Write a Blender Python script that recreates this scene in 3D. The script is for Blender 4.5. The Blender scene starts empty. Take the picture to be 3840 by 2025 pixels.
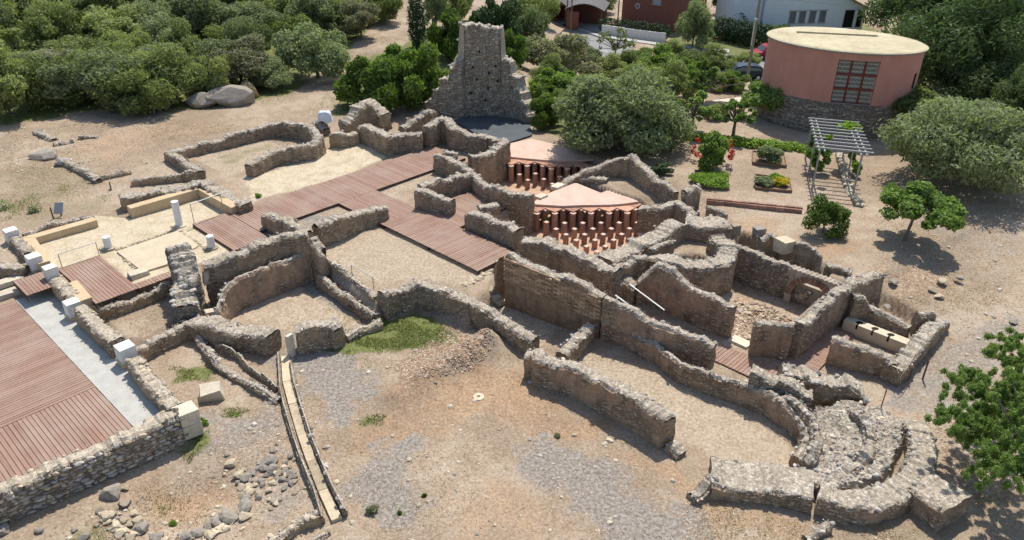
# Roman villa ruins seen from a drone. Metres, Z up, the camera hovers at 17 m over the origin and looks along +Y.
import bpy, math, random
import numpy as np
from mathutils import Vector, Matrix
R = math.radians
scene = bpy.context.scene
COL = scene.collection
random.seed(7)

# ------------------------------------------------------------------ camera, sky, sun, exposure
cam_d = bpy.data.cameras.new('camera'); cam = bpy.data.objects.new('camera', cam_d); COL.objects.link(cam)
cam_d.sensor_width = 36.0; cam_d.lens = 26.8875; cam_d.clip_start = 0.1; cam_d.clip_end = 4000
cr = [[0.99996, 0.004401, 0.007841], [-0.008992, 0.489475, 0.871971], [0.0, -0.872006, 0.489494]]
cam.matrix_world = Matrix(((cr[0][0], cr[1][0], cr[2][0], 0), (cr[0][1], cr[1][1], cr[2][1], 0), (cr[0][2], cr[1][2], cr[2][2], 17.0), (0, 0, 0, 1)))
scene.camera = cam
SUN = Vector((0.14, 0.55, 1.0)).normalized()          # towards the sun
world = bpy.data.worlds.new('World'); scene.world = world; world.use_nodes = True
wn = world.node_tree.nodes; wl = world.node_tree.links
sky = wn.new('ShaderNodeTexSky'); sky.sky_type = 'NISHITA'; sky.sun_disc = False
sky.sun_elevation = math.asin(SUN.z); sky.sun_rotation = math.atan2(SUN.x, SUN.y)
sky.air_density = 1.0; sky.dust_density = 1.2; sky.ozone_density = 1.0
wl.new(sky.outputs[0], wn['Background'].inputs[0]); wn['Background'].inputs[1].default_value = 0.13
sun_d = bpy.data.lights.new('sun', 'SUN'); sun_d.energy = 4.0; sun_d.angle = R(0.53); sun_d.color = (1.0, 0.95, 0.87)
sun = bpy.data.objects.new('sun', sun_d); COL.objects.link(sun); sun.rotation_euler = (-SUN).to_track_quat('-Z', 'Y').to_euler()
vs = scene.view_settings; vs.view_transform = 'Standard'; vs.look = 'None'; vs.exposure = 0.36; vs.gamma = 1.0; vs.use_curve_mapping = False
scene.cycles.max_bounces = 4; scene.cycles.diffuse_bounces = 2; scene.cycles.transparent_max_bounces = 4; scene.cycles.use_light_tree = False; scene.cycles.caustics_reflective = False; scene.cycles.caustics_refractive = False

# ------------------------------------------------------------------ helpers
U = 0.8                                                # upper floor level of the baths; the lower rooms lie at 0
AX = np.array([math.cos(0.81815), math.sin(0.81815)])  # building axis A
BX = np.array([AX[1], -AX[0]])                         # building axis B
def st(s, t): return AX * s + BX * t

def _h(ix, iy, iz, sd):
    h = (ix * 374761393 + iy * 668265263 + iz * 1274126177 + sd * 974634777) & 0xFFFFFFFF
    h = ((h ^ (h >> 13)) * 1103515245) & 0xFFFFFFFF
    h = ((h ^ (h >> 15)) * 2246822519) & 0xFFFFFFFF
    return ((h ^ (h >> 16)) & 0xFFFFFF) / float(0xFFFFFF)
def vnoise(x, y, z, sd=0):
    x = np.asarray(x, float); y = np.asarray(y, float); z = np.asarray(z, float) + 0 * x
    ix = np.floor(x).astype(np.int64); iy = np.floor(y).astype(np.int64); iz = np.floor(z).astype(np.int64)
    fx = x - ix; fy = y - iy; fz = z - iz
    fx = fx * fx * (3 - 2 * fx); fy = fy * fy * (3 - 2 * fy); fz = fz * fz * (3 - 2 * fz)
    v = 0
    for a in (0, 1):
        for b in (0, 1):
            for c in (0, 1):
                w = (fx if a else 1 - fx) * (fy if b else 1 - fy) * (fz if c else 1 - fz)
                v = v + w * _h(ix + a, iy + b, iz + c, sd)
    return v * 2 - 1
def fbm(x, y, z, sd=0, oc=3):
    v = 0; a = 1.0; t = 0
    for o in range(oc):
        k = 2.03 ** o
        v = v + a * vnoise(np.asarray(x) * k, np.asarray(y) * k, np.asarray(z) * k, sd + o * 17); t += a; a *= 0.5
    return v / t

def mesh_np(name, verts, faces, mats=(), mi=None, smooth=False, uv=None):
    """verts (n,3), faces: list of index tuples or (m,k) array"""
    me = bpy.data.meshes.new(name)
    verts = np.asarray(verts, np.float32)
    if isinstance(faces, np.ndarray):
        m, k = faces.shape
        me.vertices.add(len(verts)); me.vertices.foreach_set('co', verts.ravel())
        me.loops.add(m * k); me.loops.foreach_set('vertex_index', faces.astype(np.int32).ravel())
        me.polygons.add(m); me.polygons.foreach_set('loop_start', np.arange(0, m * k, k, dtype=np.int32))
        me.update(calc_edges=True)
    else:
        me.from_pydata([tuple(v) for v in verts], [], faces)
    for m_ in mats: me.materials.append(m_)
    if mi is not None: me.polygons.foreach_set('material_index', np.asarray(mi, np.int32))
    me.polygons.foreach_set('use_smooth', np.full(len(me.polygons), bool(smooth)))
    if uv is not None:
        l = me.uv_layers.new(name='UVMap')
        vi = np.empty(len(me.loops), np.int32); me.loops.foreach_get('vertex_index', vi)
        l.data.foreach_set('uv', np.asarray(uv, np.float32)[vi].ravel())
    me.update()
    return me
def tag(o, label=None, cat=None, group=None, kind=None):
    if label: o['label'] = label
    if cat and not kind: o['kind'] = 'thing'
    if cat: o['category'] = cat
    if group: o['group'] = group
    if kind: o['kind'] = kind
    return o
def link(name, data, parent=None, loc=None):
    o = bpy.data.objects.new(name, data); COL.objects.link(o)
    if parent is not None: o.parent = parent
    if loc is not None: o.location = loc
    return o
def thing(name, label, cat, loc=(0, 0, 0), group=None, rz=0.0):
    o = link(name, None, loc=loc); o.rotation_euler[2] = rz; o.empty_display_size = 0.2
    return tag(o, label, cat, group)
def struct(name, me): return tag(link(name, me), kind='structure')

class MB:
    """collects shapes for one mesh"""
    def __init__(s): s.v = []; s.f = []
    def add(s, v, f):
        n = len(s.v); s.v += [tuple(map(float, p)) for p in v]; s.f += [tuple(i + n for i in q) for q in f]; return s
    def box(s, c, d, rz=0.0, M=None):
        x, y, z = d[0] / 2, d[1] / 2, d[2] / 2
        vs_ = [Vector((a * x, b * y, e * z)) for a in (-1, 1) for b in (-1, 1) for e in (-1, 1)]
        m = M if M is not None else Matrix.Rotation(rz, 3, 'Z')
        vs_ = [m @ p + Vector(c) for p in vs_]
        return s.add(vs_, [(0, 1, 3, 2), (4, 6, 7, 5), (0, 4, 5, 1), (2, 3, 7, 6), (0, 2, 6, 4), (1, 5, 7, 3)])
    def tube(s, pts, rads, n=8, cap=True):
        rings = []; pts = [Vector(p) for p in pts]
        for i, p in enumerate(pts):
            d = (pts[min(i + 1, len(pts) - 1)] - pts[max(i - 1, 0)]).normalized()
            a = d.orthogonal().normalized() if abs(d.z) < 0.9 else Vector((1, 0, 0)); a = (a - d * a.dot(d)).normalized(); b = d.cross(a)
            r = rads[i] if hasattr(rads, '__len__') else rads
            rings.append([p + (a * math.cos(2 * math.pi * k / n) + b * math.sin(2 * math.pi * k / n)) * r for k in range(n)])
        v = [q for rg in rings for q in rg]; f = []
        for i in range(len(pts) - 1):
            for k in range(n): f.append((i * n + k, i * n + (k + 1) % n, (i + 1) * n + (k + 1) % n, (i + 1) * n + k))
        if cap: f += [tuple(range(n - 1, -1, -1)), tuple((len(pts) - 1) * n + k for k in range(n))]
        return s.add(v, f)
    def prism(s, poly, z0, z1):
        n = len(poly); a = sum(poly[i][0] * poly[(i + 1) % n][1] - poly[(i + 1) % n][0] * poly[i][1] for i in range(n))
        if a < 0: poly = poly[::-1]
        v = [(p[0], p[1], z0) for p in poly] + [(p[0], p[1], z1) for p in poly]
        return s.add(v, [tuple(range(n - 1, -1, -1)), tuple(range(n, 2 * n))] + [(i, (i + 1) % n, n + (i + 1) % n, n + i) for i in range(n)])
    def mesh(s, name, mat, off=(0, 0, 0), smooth=False, bevel=0.0):
        v = [(p[0] - off[0], p[1] - off[1], p[2] - off[2]) for p in s.v]
        return mesh_np(name, v, s.f, [mat], smooth=smooth)
    def obj(s, name, mat, parent=None, smooth=False, loc=None):
        off = tuple(parent.location) if parent is not None else (loc or (0, 0, 0))
        if parent is not None and parent.parent is not None: off = tuple(Vector(off) + parent.parent.location)
        o = link(name, s.mesh(name, mat, off, smooth), parent)
        if parent is None and loc: o.location = loc
        return o
def bevel(o, w=0.02, seg=2):
    m = o.modifiers.new('bevel', 'BEVEL'); m.width = w; m.segments = seg; m.limit_method = 'ANGLE'; return o

# ------------------------------------------------------------------ materials
MATS = {}
class NT:
    def __init__(s, name):
        s.m = bpy.data.materials.new(name); s.m.use_nodes = True; s.t = s.m.node_tree; s.n = s.t.nodes; s.l = s.t.links
        s.b = s.n['Principled BSDF']; s.b.inputs['Roughness'].default_value = 0.9; s.b.inputs['Specular IOR Level'].default_value = 0.25
        MATS[name] = s.m
    def node(s, typ, ins=None, **kw):
        n = s.n.new(typ)
        for k, v in kw.items(): setattr(n, k, v)
        for k, v in (ins or {}).items(): s.put(n.inputs[k], v)
        return n
    def put(s, sock, v):
        if isinstance(v, bpy.types.NodeSocket): s.l.new(v, sock)
        elif isinstance(v, tuple) and len(v) == 3 and sock.type == 'RGBA': sock.default_value = (*v, 1)
        else: sock.default_value = v
    def coord(s, kind='Object', scale=None):
        c = s.node('ShaderNodeTexCoord').outputs[kind]
        if scale is None: return c
        return s.node('ShaderNodeMapping', {'Vector': c, 'Scale': scale}).outputs[0]
    def noise(s, vec, scale, detail=4.0, rough=0.6, dist=0.0):
        return s.node('ShaderNodeTexNoise', {'Vector': vec, 'Scale': scale, 'Detail': detail, 'Roughness': rough, 'Distortion': dist}).outputs['Fac']
    def voro(s, vec, scale, out='Distance', feature='F1', rnd=1.0):
        return s.node('ShaderNodeTexVoronoi', {'Vector': vec, 'Scale': scale, 'Randomness': rnd}, feature=feature).outputs[out]
    def ramp(s, fac, stops, interp='LINEAR'):
        n = s.node('ShaderNodeValToRGB', {'Fac': fac}); e = n.color_ramp.elements; n.color_ramp.interpolation = interp
        while len(e) < len(stops): e.new(0.5)
        for i, (p, c) in enumerate(stops): e[i].position = p; e[i].color = (*c, 1) if len(c) == 3 else c
        return n.outputs[0]
    def mix(s, fac, a, b, mode='MIX'):
        n = s.node('ShaderNodeMix', data_type='RGBA', blend_type=mode); s.put(n.inputs[0], fac); s.put(n.inputs[6], a); s.put(n.inputs[7], b); return n.outputs[2]
    def math(s, op, a, b=0.0, clamp=False):
        n = s.node('ShaderNodeMath', operation=op, use_clamp=clamp); s.put(n.inputs[0], a); s.put(n.inputs[1], b); return n.outputs[0]
    def rng(s, v, a, b, c=0.0, d=1.0):
        n = s.node('ShaderNodeMapRange', {0: v, 1: a, 2: b, 3: c, 4: d}); return n.outputs[0]
    def bump(s, h, strength=0.5, dist=0.03, nrm=None):
        n = s.node('ShaderNodeBump', {'Height': h, 'Strength': strength, 'Distance': dist})
        if nrm is not None: s.l.new(nrm, n.inputs['Normal'])
        return n.outputs[0]
    def done(s, col=None, nrm=None, rough=None):
        if col is not None: s.put(s.b.inputs['Base Color'], col)
        if nrm is not None: s.l.new(nrm, s.b.inputs['Normal'])
        if rough is not None: s.put(s.b.inputs['Roughness'], rough)
        return s.m
def grey(v): return (v, v, v)

def simple(name, c1, c2, scale=6.0, bump=0.3, bdist=0.01, rough=0.85, obj_rand=0.0):
    t = NT(name); o = t.coord('Object'); n1 = t.noise(o, scale, 5, 0.65); n2 = t.noise(o, scale * 6, 3, 0.6)
    f = t.math('ADD', t.math('MULTIPLY', n1, 0.65), t.math('MULTIPLY', n2, 0.35))
    c = t.ramp(f, [(0.32, c1), (0.68, c2)])
    if obj_rand:
        r = t.node('ShaderNodeObjectInfo').outputs['Random']
        k = t.rng(r, 0, 1, 1 - obj_rand, 1 + obj_rand)
        c = t.mix(1.0, c, t.node('ShaderNodeCombineColor', {0: k, 1: k, 2: k}).outputs[0], 'MULTIPLY')
    return t.done(c, t.bump(f, bump, bdist), rough)

def wall_face(name, base, dark, light, stone=(5.0, 9.0), stain=(0.10, 0.085, 0.075), relief=0.8, show=0.5, course=False):
    """weathered rubble and plaster: irregular stones showing through old render"""
    t = NT(name); uv = t.coord('UV'); ob = t.coord('Object')
    mp = t.node('ShaderNodeMapping', {'Vector': uv, 'Scale': (stone[0], stone[1], 1)}).outputs[0]
    nz = t.node('ShaderNodeTexNoise', {'Vector': mp, 'Scale': 0.9, 'Detail': 3.0}).outputs['Color']
    mp2 = t.mix(0.12 if course else 0.28, mp, nz, 'LINEAR_LIGHT')
    ve = t.voro(mp2, 1.0, 'Distance', 'DISTANCE_TO_EDGE', 0.75 if course else 1.0)
    vc = t.voro(mp2, 1.0, 'Color', 'F1', 0.75 if course else 1.0)
    big = t.noise(ob, 0.9, 2, 0.6); mid = t.noise(ob, 4.0, 4, 0.65); fine = t.noise(ob, 26.0, 2, 0.7)
    stn = t.ramp(t.noise(t.node('ShaderNodeMapping', {'Vector': uv, 'Scale': (3.0, 0.5, 1)}).outputs[0], 1.1, 5, 0.7), [(0.45, grey(0)), (0.68, grey(1))])
    plaster = t.ramp(mid, [(0.28, dark), (0.5, base), (0.75, light)])
    sc = t.mix(t.node('ShaderNodeSeparateColor', {0: vc}).outputs[0], tuple(c * 0.72 for c in base), tuple(min(0.6, c * 1.18 + 0.02) for c in light))
    mortar = tuple(c * 0.5 for c in base)
    stones = t.mix(t.ramp(ve, [(0.02, grey(0)), (0.10, grey(1))]), mortar, sc)
    sh = t.ramp(t.math('ADD', t.math('MULTIPLY', big, 0.7), t.math('MULTIPLY', mid, 0.3)), [(max(0, 0.62 - show * 0.35), grey(0)), (min(1, 0.70 - show * 0.25), grey(1))])
    c = t.mix(sh, plaster, stones)
    c = t.mix(t.math('MULTIPLY', stn, 0.45), c, stain)
    c = t.mix(0.55, c, t.ramp(fine, [(0.25, grey(0.22)), (0.75, grey(0.8))]), 'SOFT_LIGHT')
    hgt = t.math('ADD', t.math('MULTIPLY', t.ramp(ve, [(0.0, grey(0)), (0.22, grey(1))]), t.math('ADD', t.math('MULTIPLY', sh, 0.8), 0.2)), t.math('ADD', t.math('MULTIPLY', mid, 0.9), t.math('MULTIPLY', fine, 0.5)))
    return t.done(c, t.bump(hgt, relief, 0.05))
def wall_top(name, c0, c1, c2):
    t = NT(name); ob = t.coord('Object')
    nz = t.node('ShaderNodeTexNoise', {'Vector': ob, 'Scale': 6.0, 'Detail': 3.0}).outputs['Color']
    mp = t.mix(0.06, ob, nz, 'LINEAR_LIGHT')
    vd = t.voro(mp, 13.0); vc = t.voro(mp, 13.0, 'Color'); mid = t.noise(ob, 3.0, 3, 0.65); fine = t.noise(ob, 35.0, 2, 0.7)
    cell = t.node('ShaderNodeSeparateColor', {0: vc}).outputs[1]
    c = t.ramp(t.math('ADD', t.math('MULTIPLY', cell, 0.45), t.math('MULTIPLY', mid, 0.55)), [(0.25, c0), (0.52, c1), (0.8, c2)])
    c = t.mix(t.ramp(vd, [(0.4, grey(0)), (0.85, grey(0.4))]), c, tuple(v * 0.45 for v in c0))
    c = t.mix(t.math('MULTIPLY', t.ramp(vd, [(0.12, grey(1)), (0.25, grey(0))]), t.ramp(cell, [(0.72, grey(0)), (0.78, grey(0.8))])), c, tuple(min(.62, v * 1.25) for v in c2))
    c = t.mix(t.ramp(t.noise(ob, 1.3, 5, 0.7), [(0.55, grey(0)), (0.72, grey(0.6))]), c, (0.20, 0.18, 0.13))
    c = t.mix(0.5, c, t.ramp(fine, [(0.25, grey(0.2)), (0.75, grey(0.82))]), 'SOFT_LIGHT')
    h = t.math('SUBTRACT', t.math('ADD', t.math('MULTIPLY', fine, 0.5), mid), t.math('MULTIPLY', vd, 1.1))
    return t.done(c, t.bump(h, 0.5, 0.03))
FACE = wall_face('rubble_render', (0.39, 0.285, 0.19), (0.27, 0.19, 0.13), (0.50, 0.395, 0.28), stone=(6.0, 13.0), show=0.7, relief=0.9)
FACE_PINK = wall_face('pink_render', (0.41, 0.275, 0.18), (0.28, 0.19, 0.13), (0.53, 0.41, 0.285), stone=(5.0, 12.0), show=0.5, relief=1.0)
FACE_GREY = wall_face('grey_masonry', (0.31, 0.25, 0.19), (0.21, 0.17, 0.135), (0.45, 0.385, 0.30), stone=(5.4, 11.0), show=0.95, relief=1.0)
FACE_TOWER = wall_face('coursed_masonry', (0.43, 0.345, 0.26), (0.31, 0.25, 0.19), (0.54, 0.46, 0.36), stone=(4.6, 10.0), show=1.5, relief=1.0, course=True)
FACE_TAN = wall_face('tan_masonry', (0.40, 0.30, 0.19), (0.27, 0.20, 0.13), (0.50, 0.41, 0.29), show=0.6)
TOP = wall_top('lichen_crust', (0.265, 0.215, 0.16), (0.395, 0.335, 0.26), (0.58, 0.515, 0.42))
TOP_TAN = wall_top('tan_crust', (0.33, 0.27, 0.20), (0.465, 0.395, 0.295), (0.60, 0.52, 0.41))
STONE = simple('field_stone', (0.26, 0.235, 0.20), (0.52, 0.475, 0.41), 5, 0.5, 0.02, 0.9, 0.45)
STONE_TAN = simple('tan_stone', (0.33, 0.26, 0.17), (0.56, 0.48, 0.35), 5, 0.5, 0.02, 0.9, 0.35)
BOULDER = simple('lichen_boulder', (0.20, 0.17, 0.14), (0.43, 0.38, 0.31), 3.0, 0.8, 0.06, 0.95)
BOULDER_O = simple('orange_lichen_boulder', (0.30, 0.22, 0.12), (0.50, 0.37, 0.18), 3.0, 0.8, 0.06, 0.95)
STONE_PALE = simple('pale_stone', (0.42, 0.36, 0.27), (0.66, 0.59, 0.46), 4, 0.4, 0.02, 0.9, 0.2)
WHITE = simple('white_render', (0.60, 0.575, 0.53), (0.80, 0.785, 0.75), 3, 0.1, 0.004, 0.7)
CREAM = simple('cream_render', (0.45, 0.33, 0.195), (0.60, 0.465, 0.295), 2.2, 0.15, 0.006, 0.85)
TILE = simple('terracotta_tile', (0.36, 0.17, 0.10), (0.55, 0.32, 0.22), 3, 0.2, 0.005, 0.85, 0.3)
PILA = simple('pila_brick', (0.34, 0.175, 0.115), (0.54, 0.31, 0.21), 5, 0.35, 0.01, 0.9, 0.25)
SCREED = simple('pink_screed', (0.50, 0.335, 0.255), (0.68, 0.50, 0.405), 1.6, 0.15, 0.005, 0.9)
WOOD = None
def wood():
    t = NT('deck_board'); ob = t.coord('UV'); r = t.node('ShaderNodeObjectInfo').outputs['Random']
    mp = t.node('ShaderNodeMapping', {'Vector': ob, 'Scale': (1.2, 26.0, 1)}).outputs[0]
    off = t.node('ShaderNodeVectorMath', {0: mp, 1: t.node('ShaderNodeCombineXYZ', {0: t.math('MULTIPLY', r, 37.0), 1: t.math('MULTIPLY', r, 91.0)}).outputs[0]}, operation='ADD').outputs[0]
    g = t.noise(off, 1.0, 5, 0.6, 0.6); big = t.noise(t.coord('Generated'), 3.0, 2)
    c = t.ramp(t.math('ADD', t.math('MULTIPLY', g, 0.75), t.math('MULTIPLY', r, 0.22)), [(0.2, (0.185, 0.11, 0.078)), (0.5, (0.30, 0.182, 0.132)), (0.8, (0.405, 0.28, 0.215))])
    dust = t.noise(t.node('ShaderNodeNewGeometry').outputs['Position'], 0.7, 4, 0.65)
    c = t.mix(t.ramp(dust, [(0.42, grey(0)), (0.68, grey(0.6))]), c, (0.36, 0.275, 0.215))
    return t.done(c, t.bump(g, 0.3, 0.004), 0.75)
WOOD = wood()
WOOD_DARK = simple('joist_wood', (0.08, 0.045, 0.03), (0.14, 0.08, 0.055), 6)
CONCRETE = simple('concrete', (0.36, 0.35, 0.31), (0.50, 0.49, 0.44), 2.5, 0.2, 0.004)
STEEL = simple('painted_steel', (0.14, 0.12, 0.10), (0.22, 0.19, 0.15), 8, 0.1, 0.002, 0.5)
GALV = simple('pale_metal', (0.55, 0.53, 0.48), (0.68, 0.66, 0.6), 8, 0.1, 0.002, 0.4)
BARK = simple('bark', (0.10, 0.08, 0.06), (0.24, 0.20, 0.16), 9, 0.8, 0.03)
SLATE = simple('dark_membrane', (0.055, 0.065, 0.075), (0.085, 0.10, 0.11), 1.2, 0.1, 0.004, 0.7)

# ------------------------------------------------------------------ terrain
def sstep(x): x = np.clip(x, 0, 1); return x * x * (3 - 2 * x)
def poly_sd(X, Y, poly):
    """signed distance (inside positive) of points to a polygon"""
    d = np.full(X.shape, 1e9); ins = np.zeros(X.shape, bool); n = len(poly)
    for i in range(n):
        ax, ay = poly[i][:2]; bx, by = poly[(i + 1) % n][:2]; ex, ey = bx - ax, by - ay
        t = np.clip(((X - ax) * ex + (Y - ay) * ey) / (ex * ex + ey * ey + 1e-9), 0, 1)
        d = np.minimum(d, np.hypot(X - ax - t * ex, Y - ay - t * ey))
        c = ((ay > Y) != (by > Y)) & (X < (bx - ax) * (Y - ay) / (by - ay + 1e-12) + ax); ins ^= c
    return np.where(ins, d, -d)
LEVELS = []   # (polygon, level, blend metres)
def level(poly, z, blend): LEVELS.append((poly, z, blend))
# everything behind the front retaining lines is the upper terrace
level([(-400, 300), (-400, 25.5), (-40, 20.5), (-23.96,28.80,0.45), (-16.45,25.79,0.40), (-14.49,27.74,0.50), (-12.96,25.55,0.40), (-13.46,29.07,0.80), (-9.46,31.70,0.80), (-8.56,29.56,0.70), (-5.55,26.12,0.70), (-5.05,26.58,0.80), (-3.61,27.57,0.80), (-1.67,25.45,0.70), (-0.86,27.14,0.70), (-0.41,30.27,0.80), (4.13,29.28,0.80), (6.23,29.71,0.90), (7.93,29.43,0.90), (10.24,31.02,0.90), (12.43,29.07,0.90), (13.85,27.79,0.90), (16.01,28.91,0.80), (15.12,27.44,0.60), (16.06,28.22,0.80), (20.5, 30.0), (400, 30), (400, 300)], U, 0.5)
# the bank right of the latrine rises gently
level([(14.41,27.75,0.80), (15.60,25.37,0.70), (16.73,23.73,0.30), (15.81,19.64,0.20), (60, 16), (400, 10), (400, 60), (20, 60)], U, 5.0)
level([(8.0, 27.6), (12.9, 26.6), (15.36,27.68,0.00), (16.31,26.06,0.00), (14.56,23.76,0.00), (14.38,22.78,0.00), (10.92,21.94,0.00), (6.50,25.81,0.00)], 0.0, 0.3)
# right-hand ground, garden
level([(10.26,31.16,1.00), (12.39,29.19,1.00), (13.86,27.73,1.00), (16.38,28.56,1.00), (22, 33), (60, 36), (70, 45), (40, 66), (10, 60), (3.23,43.84,1.00), (5.14,35.93,1.00), (9.72,36.54,1.00), (10.62,33.25,1.00)], 1.0, 0.6)
# apse room, small room beside it, strip along the big deck
level([(-12.09,26.49,0.00), (-12.16,27.68,0.30), (-11.81,28.41,0.40), (-9.47,30.75,0.40), (-8.47,29.46,0.30), (-5.66,26.02,0.10), (-6.57,25.29,0.00), (-8.79,24.70,0.00)], -0.05, 0.25)
level([(-23.18,26.69,0.40), (-22.40,28.59,0.45), (-19.26,27.74,0.45), (-16.35,24.93,0.40), (-11.29,19.83,0.40), (-15.87,16.00,0.40)], 0.40, 0.25)
level([(-16.55,25.85,0.30), (-14.65,27.75,0.30), (-13.12,25.86,0.20), (-14.03,23.98,0.20), (-15.00,24.16,0.25)], 0.30, 0.3)
# hypocaust basins
def strect(s0, s1, t0, t1): return [tuple(st(s0, t0)), tuple(st(s1, t0)), tuple(st(s1, t1)), tuple(st(s0, t1))]
level(strect(22.7, 30.7, -24.0, -16.6), -0.36, 0.12)
level(strect(26.2, 33.8, -30.2, -24.2), -0.36, 0.12)
# furnace and boiler pits behind the round stoke-hole
level([(9.49,28.94,-0.50), (10.76,32.40,-0.50), (13.19,30.05,-0.50), (13.71,28.79,-0.50), (11.80,26.70,-0.40), (10.69,26.98,-0.20)], -0.50, 0.3)
level([tuple(st(27.0 + .85 * math.cos(q_), -14.45 + .75 * math.sin(q_))) for q_ in np.linspace(0, 6.283, 13)[:-1]], -0.75, 0.15)
FLAT = []
def terrain_z(X, Y, noise_on=True):
    X = np.asarray(X, float); Y = np.asarray(Y, float)
    z = np.zeros(X.shape); rough = np.ones(X.shape)
    for poly, lv, bl in LEVELS:
        w = sstep(poly_sd(X, Y, poly) / bl + 0.5); z = z * (1 - w) + lv * w
    def bump(p, r, h):
        return h * np.exp(-((X - p[0]) ** 2 + (Y - p[1]) ** 2) / (r * r))
    ridge = ((-0.97,24.14,0.50), (-1.85,23.18,0.40), (-2.94,22.21,0.30), (-3.94,21.07,0.20)); dr = np.full(X.shape, 1e9); hr_ = np.zeros(X.shape)
    for i in range(3):
        ax, ay, _ = ridge[i]; bx, by, _ = ridge[i + 1]; ex, ey = bx - ax, by - ay; t_ = np.clip(((X - ax) * ex + (Y - ay) * ey) / (ex * ex + ey * ey), 0, 1); d_ = np.hypot(X - ax - t_ * ex, Y - ay - t_ * ey)
        hr_ = np.where(d_ < dr, (.78, .6, .45, .3)[i] * (1 - t_) + (.78, .6, .45, .3)[i + 1] * t_, hr_); dr = np.minimum(dr, d_)
    z = z + hr_ * np.exp(-(dr / .62) ** 2) * (1 + .25 * fbm(X * 2.2, Y * 2.2, 0 * X, 71)) - bump((-9.61,16.55,0.00), 1.5, 0.5)
    z = z + bump((10.57,27.03,-0.10), 0.9, 0.3) + bump((11.60,20.12,0.20), 2.0, 0.2) * 0
    # the street side falls away behind the garden, the wood climbs a little
    drop = sstep((Y - 57) / 14.0) * sstep((X + 6) / 14.0)
    z = z - 3.9 * drop
    z = z + 1.5 * sstep((Y - 60) / 60.0) * sstep((-X - 4) / 12.0)
    if noise_on:
        far = sstep((Y - 50) / 40)
        z = z + (0.05 + 0.2 * far) * fbm(X * 0.35, Y * 0.35, 0 * X, 3) + 0.018 * fbm(X * 1.9, Y * 1.9, 0 * X, 9)
    return z
def tz(x, y): return float(terrain_z(np.array([x]), np.array([y]))[0])

def axis(a, b, step, lo, hi, g=1.18):
    c = list(np.arange(a, b + 1e-6, step)); s = step; x = a; L = []
    while x > lo: s *= g; x -= s; L.append(x)
    s = step; x = c[-1]; Rr = []
    while x < hi: s *= g; x += s; Rr.append(x)
    return np.array(L[::-1] + c + Rr)
gx = axis(-26, 30, 0.16, -900, 900); gy = axis(12.0, 54, 0.16, -60, 1500)
GX, GY = np.meshgrid(gx, gy)
GZ = terrain_z(GX, GY)
nx_, ny_ = len(gx), len(gy)
ii = np.arange((ny_ - 1) * (nx_ - 1)); ri = ii // (nx_ - 1); ci = ii % (nx_ - 1); b0 = ri * nx_ + ci
gme = mesh_np('ground', np.stack([GX.ravel(), GY.ravel(), GZ.ravel()], 1), np.stack([b0, b0 + 1, b0 + nx_ + 1, b0 + nx_], 1), smooth=True)
# where the ground is made of what: gravel, cream floor, beaten room floor, turf
MASK = {'gravel': np.zeros(GX.shape), 'cream': np.zeros(GX.shape), 'floor': np.zeros(GX.shape), 'turf': np.zeros(GX.shape), 'orange': np.zeros(GX.shape), 'rubble': np.zeros(GX.shape)}
EDGE = fbm(GX * 0.9, GY * 0.9, 0 * GX, 21) * 0.9 + fbm(GX * 3.1, GY * 3.1, 0 * GX, 22) * 0.35
def paint(ch, poly, v=1.0, feather=0.6, edge=1.0):
    MASK[ch] = np.maximum(MASK[ch], v * sstep((poly_sd(GX, GY, poly) + EDGE * edge * feather) / feather + 0.5))
paint('cream', [(-22.74,31.57,0.80), (-20.45,33.91,0.80), (-18.52,33.65,0.80), (-16.79,37.80,0.80), (-13.96,34.36,0.80), (-15.17,32.98,0.80), (-12.69,30.44,0.80), (-13.71,29.31,0.80), (-14.43,27.90,0.80), (-15.48,27.22,0.80), (-18.26,29.83,0.80), (-19.50,28.72,0.80), (-20.25,28.94,0.80)], 1, 0.15, 0.3)
paint('cream', [(-14.71,39.11,0.80), (-11.30,42.45,0.80), (-10.24,45.71,0.80), (-7.50,42.33,0.80), (-9.45,38.71,0.80), (-13.35,35.81,0.80)], 0.75, 0.5)
paint('floor', [(-9.83,30.31,0.70), (-6.11,32.94,0.70), (-1.52,28.53,0.70), (-1.86,27.52,0.70), (-4.11,28.26,0.70), (-5.47,27.56,0.70)], 1, 0.2, 0.3)
paint('floor', [(-11.27,26.50,0.00), (-9.25,28.69,0.00), (-6.20,25.87,0.00), (-6.83,25.01,0.00), (-9.25,25.25,0.00)], 1, 0.3, 0.4)
paint('floor', [(-0.75,27.20,0.00), (-0.20,27.74,0.00), (2.66,25.94,0.00), (1.78,25.35,0.00), (0.85,23.89,0.00)], 1, 0.3, 0.4)
paint('floor', [(2.54,24.27,0.00), (6.18,22.03,0.00), (8.26,20.87,0.00), (9.01,19.13,0.00), (8.71,18.03,0.00), (7.92,17.73,0.00), (6.32,18.35,0.00), (5.41,19.73,0.00), (3.04,22.93,0.00), (1.80,23.65,0.00)], 1, 0.3, 0.5)
paint('floor', [(-18.63,41.83,0.80), (-15.08,45.09,0.80), (-13.97,43.72,0.80), (-14.94,39.88,0.80), (-15.79,39.08,0.80)], 0.7, 0.3)
paint('floor', [(12.42,35.60,1.00), (16.86,35.05,1.00), (15.62,31.00,1.00), (13.54,30.19,1.00), (10.38,31.29,1.00), (10.72,34.45,1.00)], 0.35, 1.0)
paint('orange', [(10.73,33.69,1.00), (12.90,34.04,1.00), (12.30,32.01,1.00), (14.79,32.06,1.00), (16.50,31.68,1.00), (15.33,30.22,1.00), (13.66,29.70,1.00), (10.42,31.43,1.00)], 0.75, 1.0)
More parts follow.
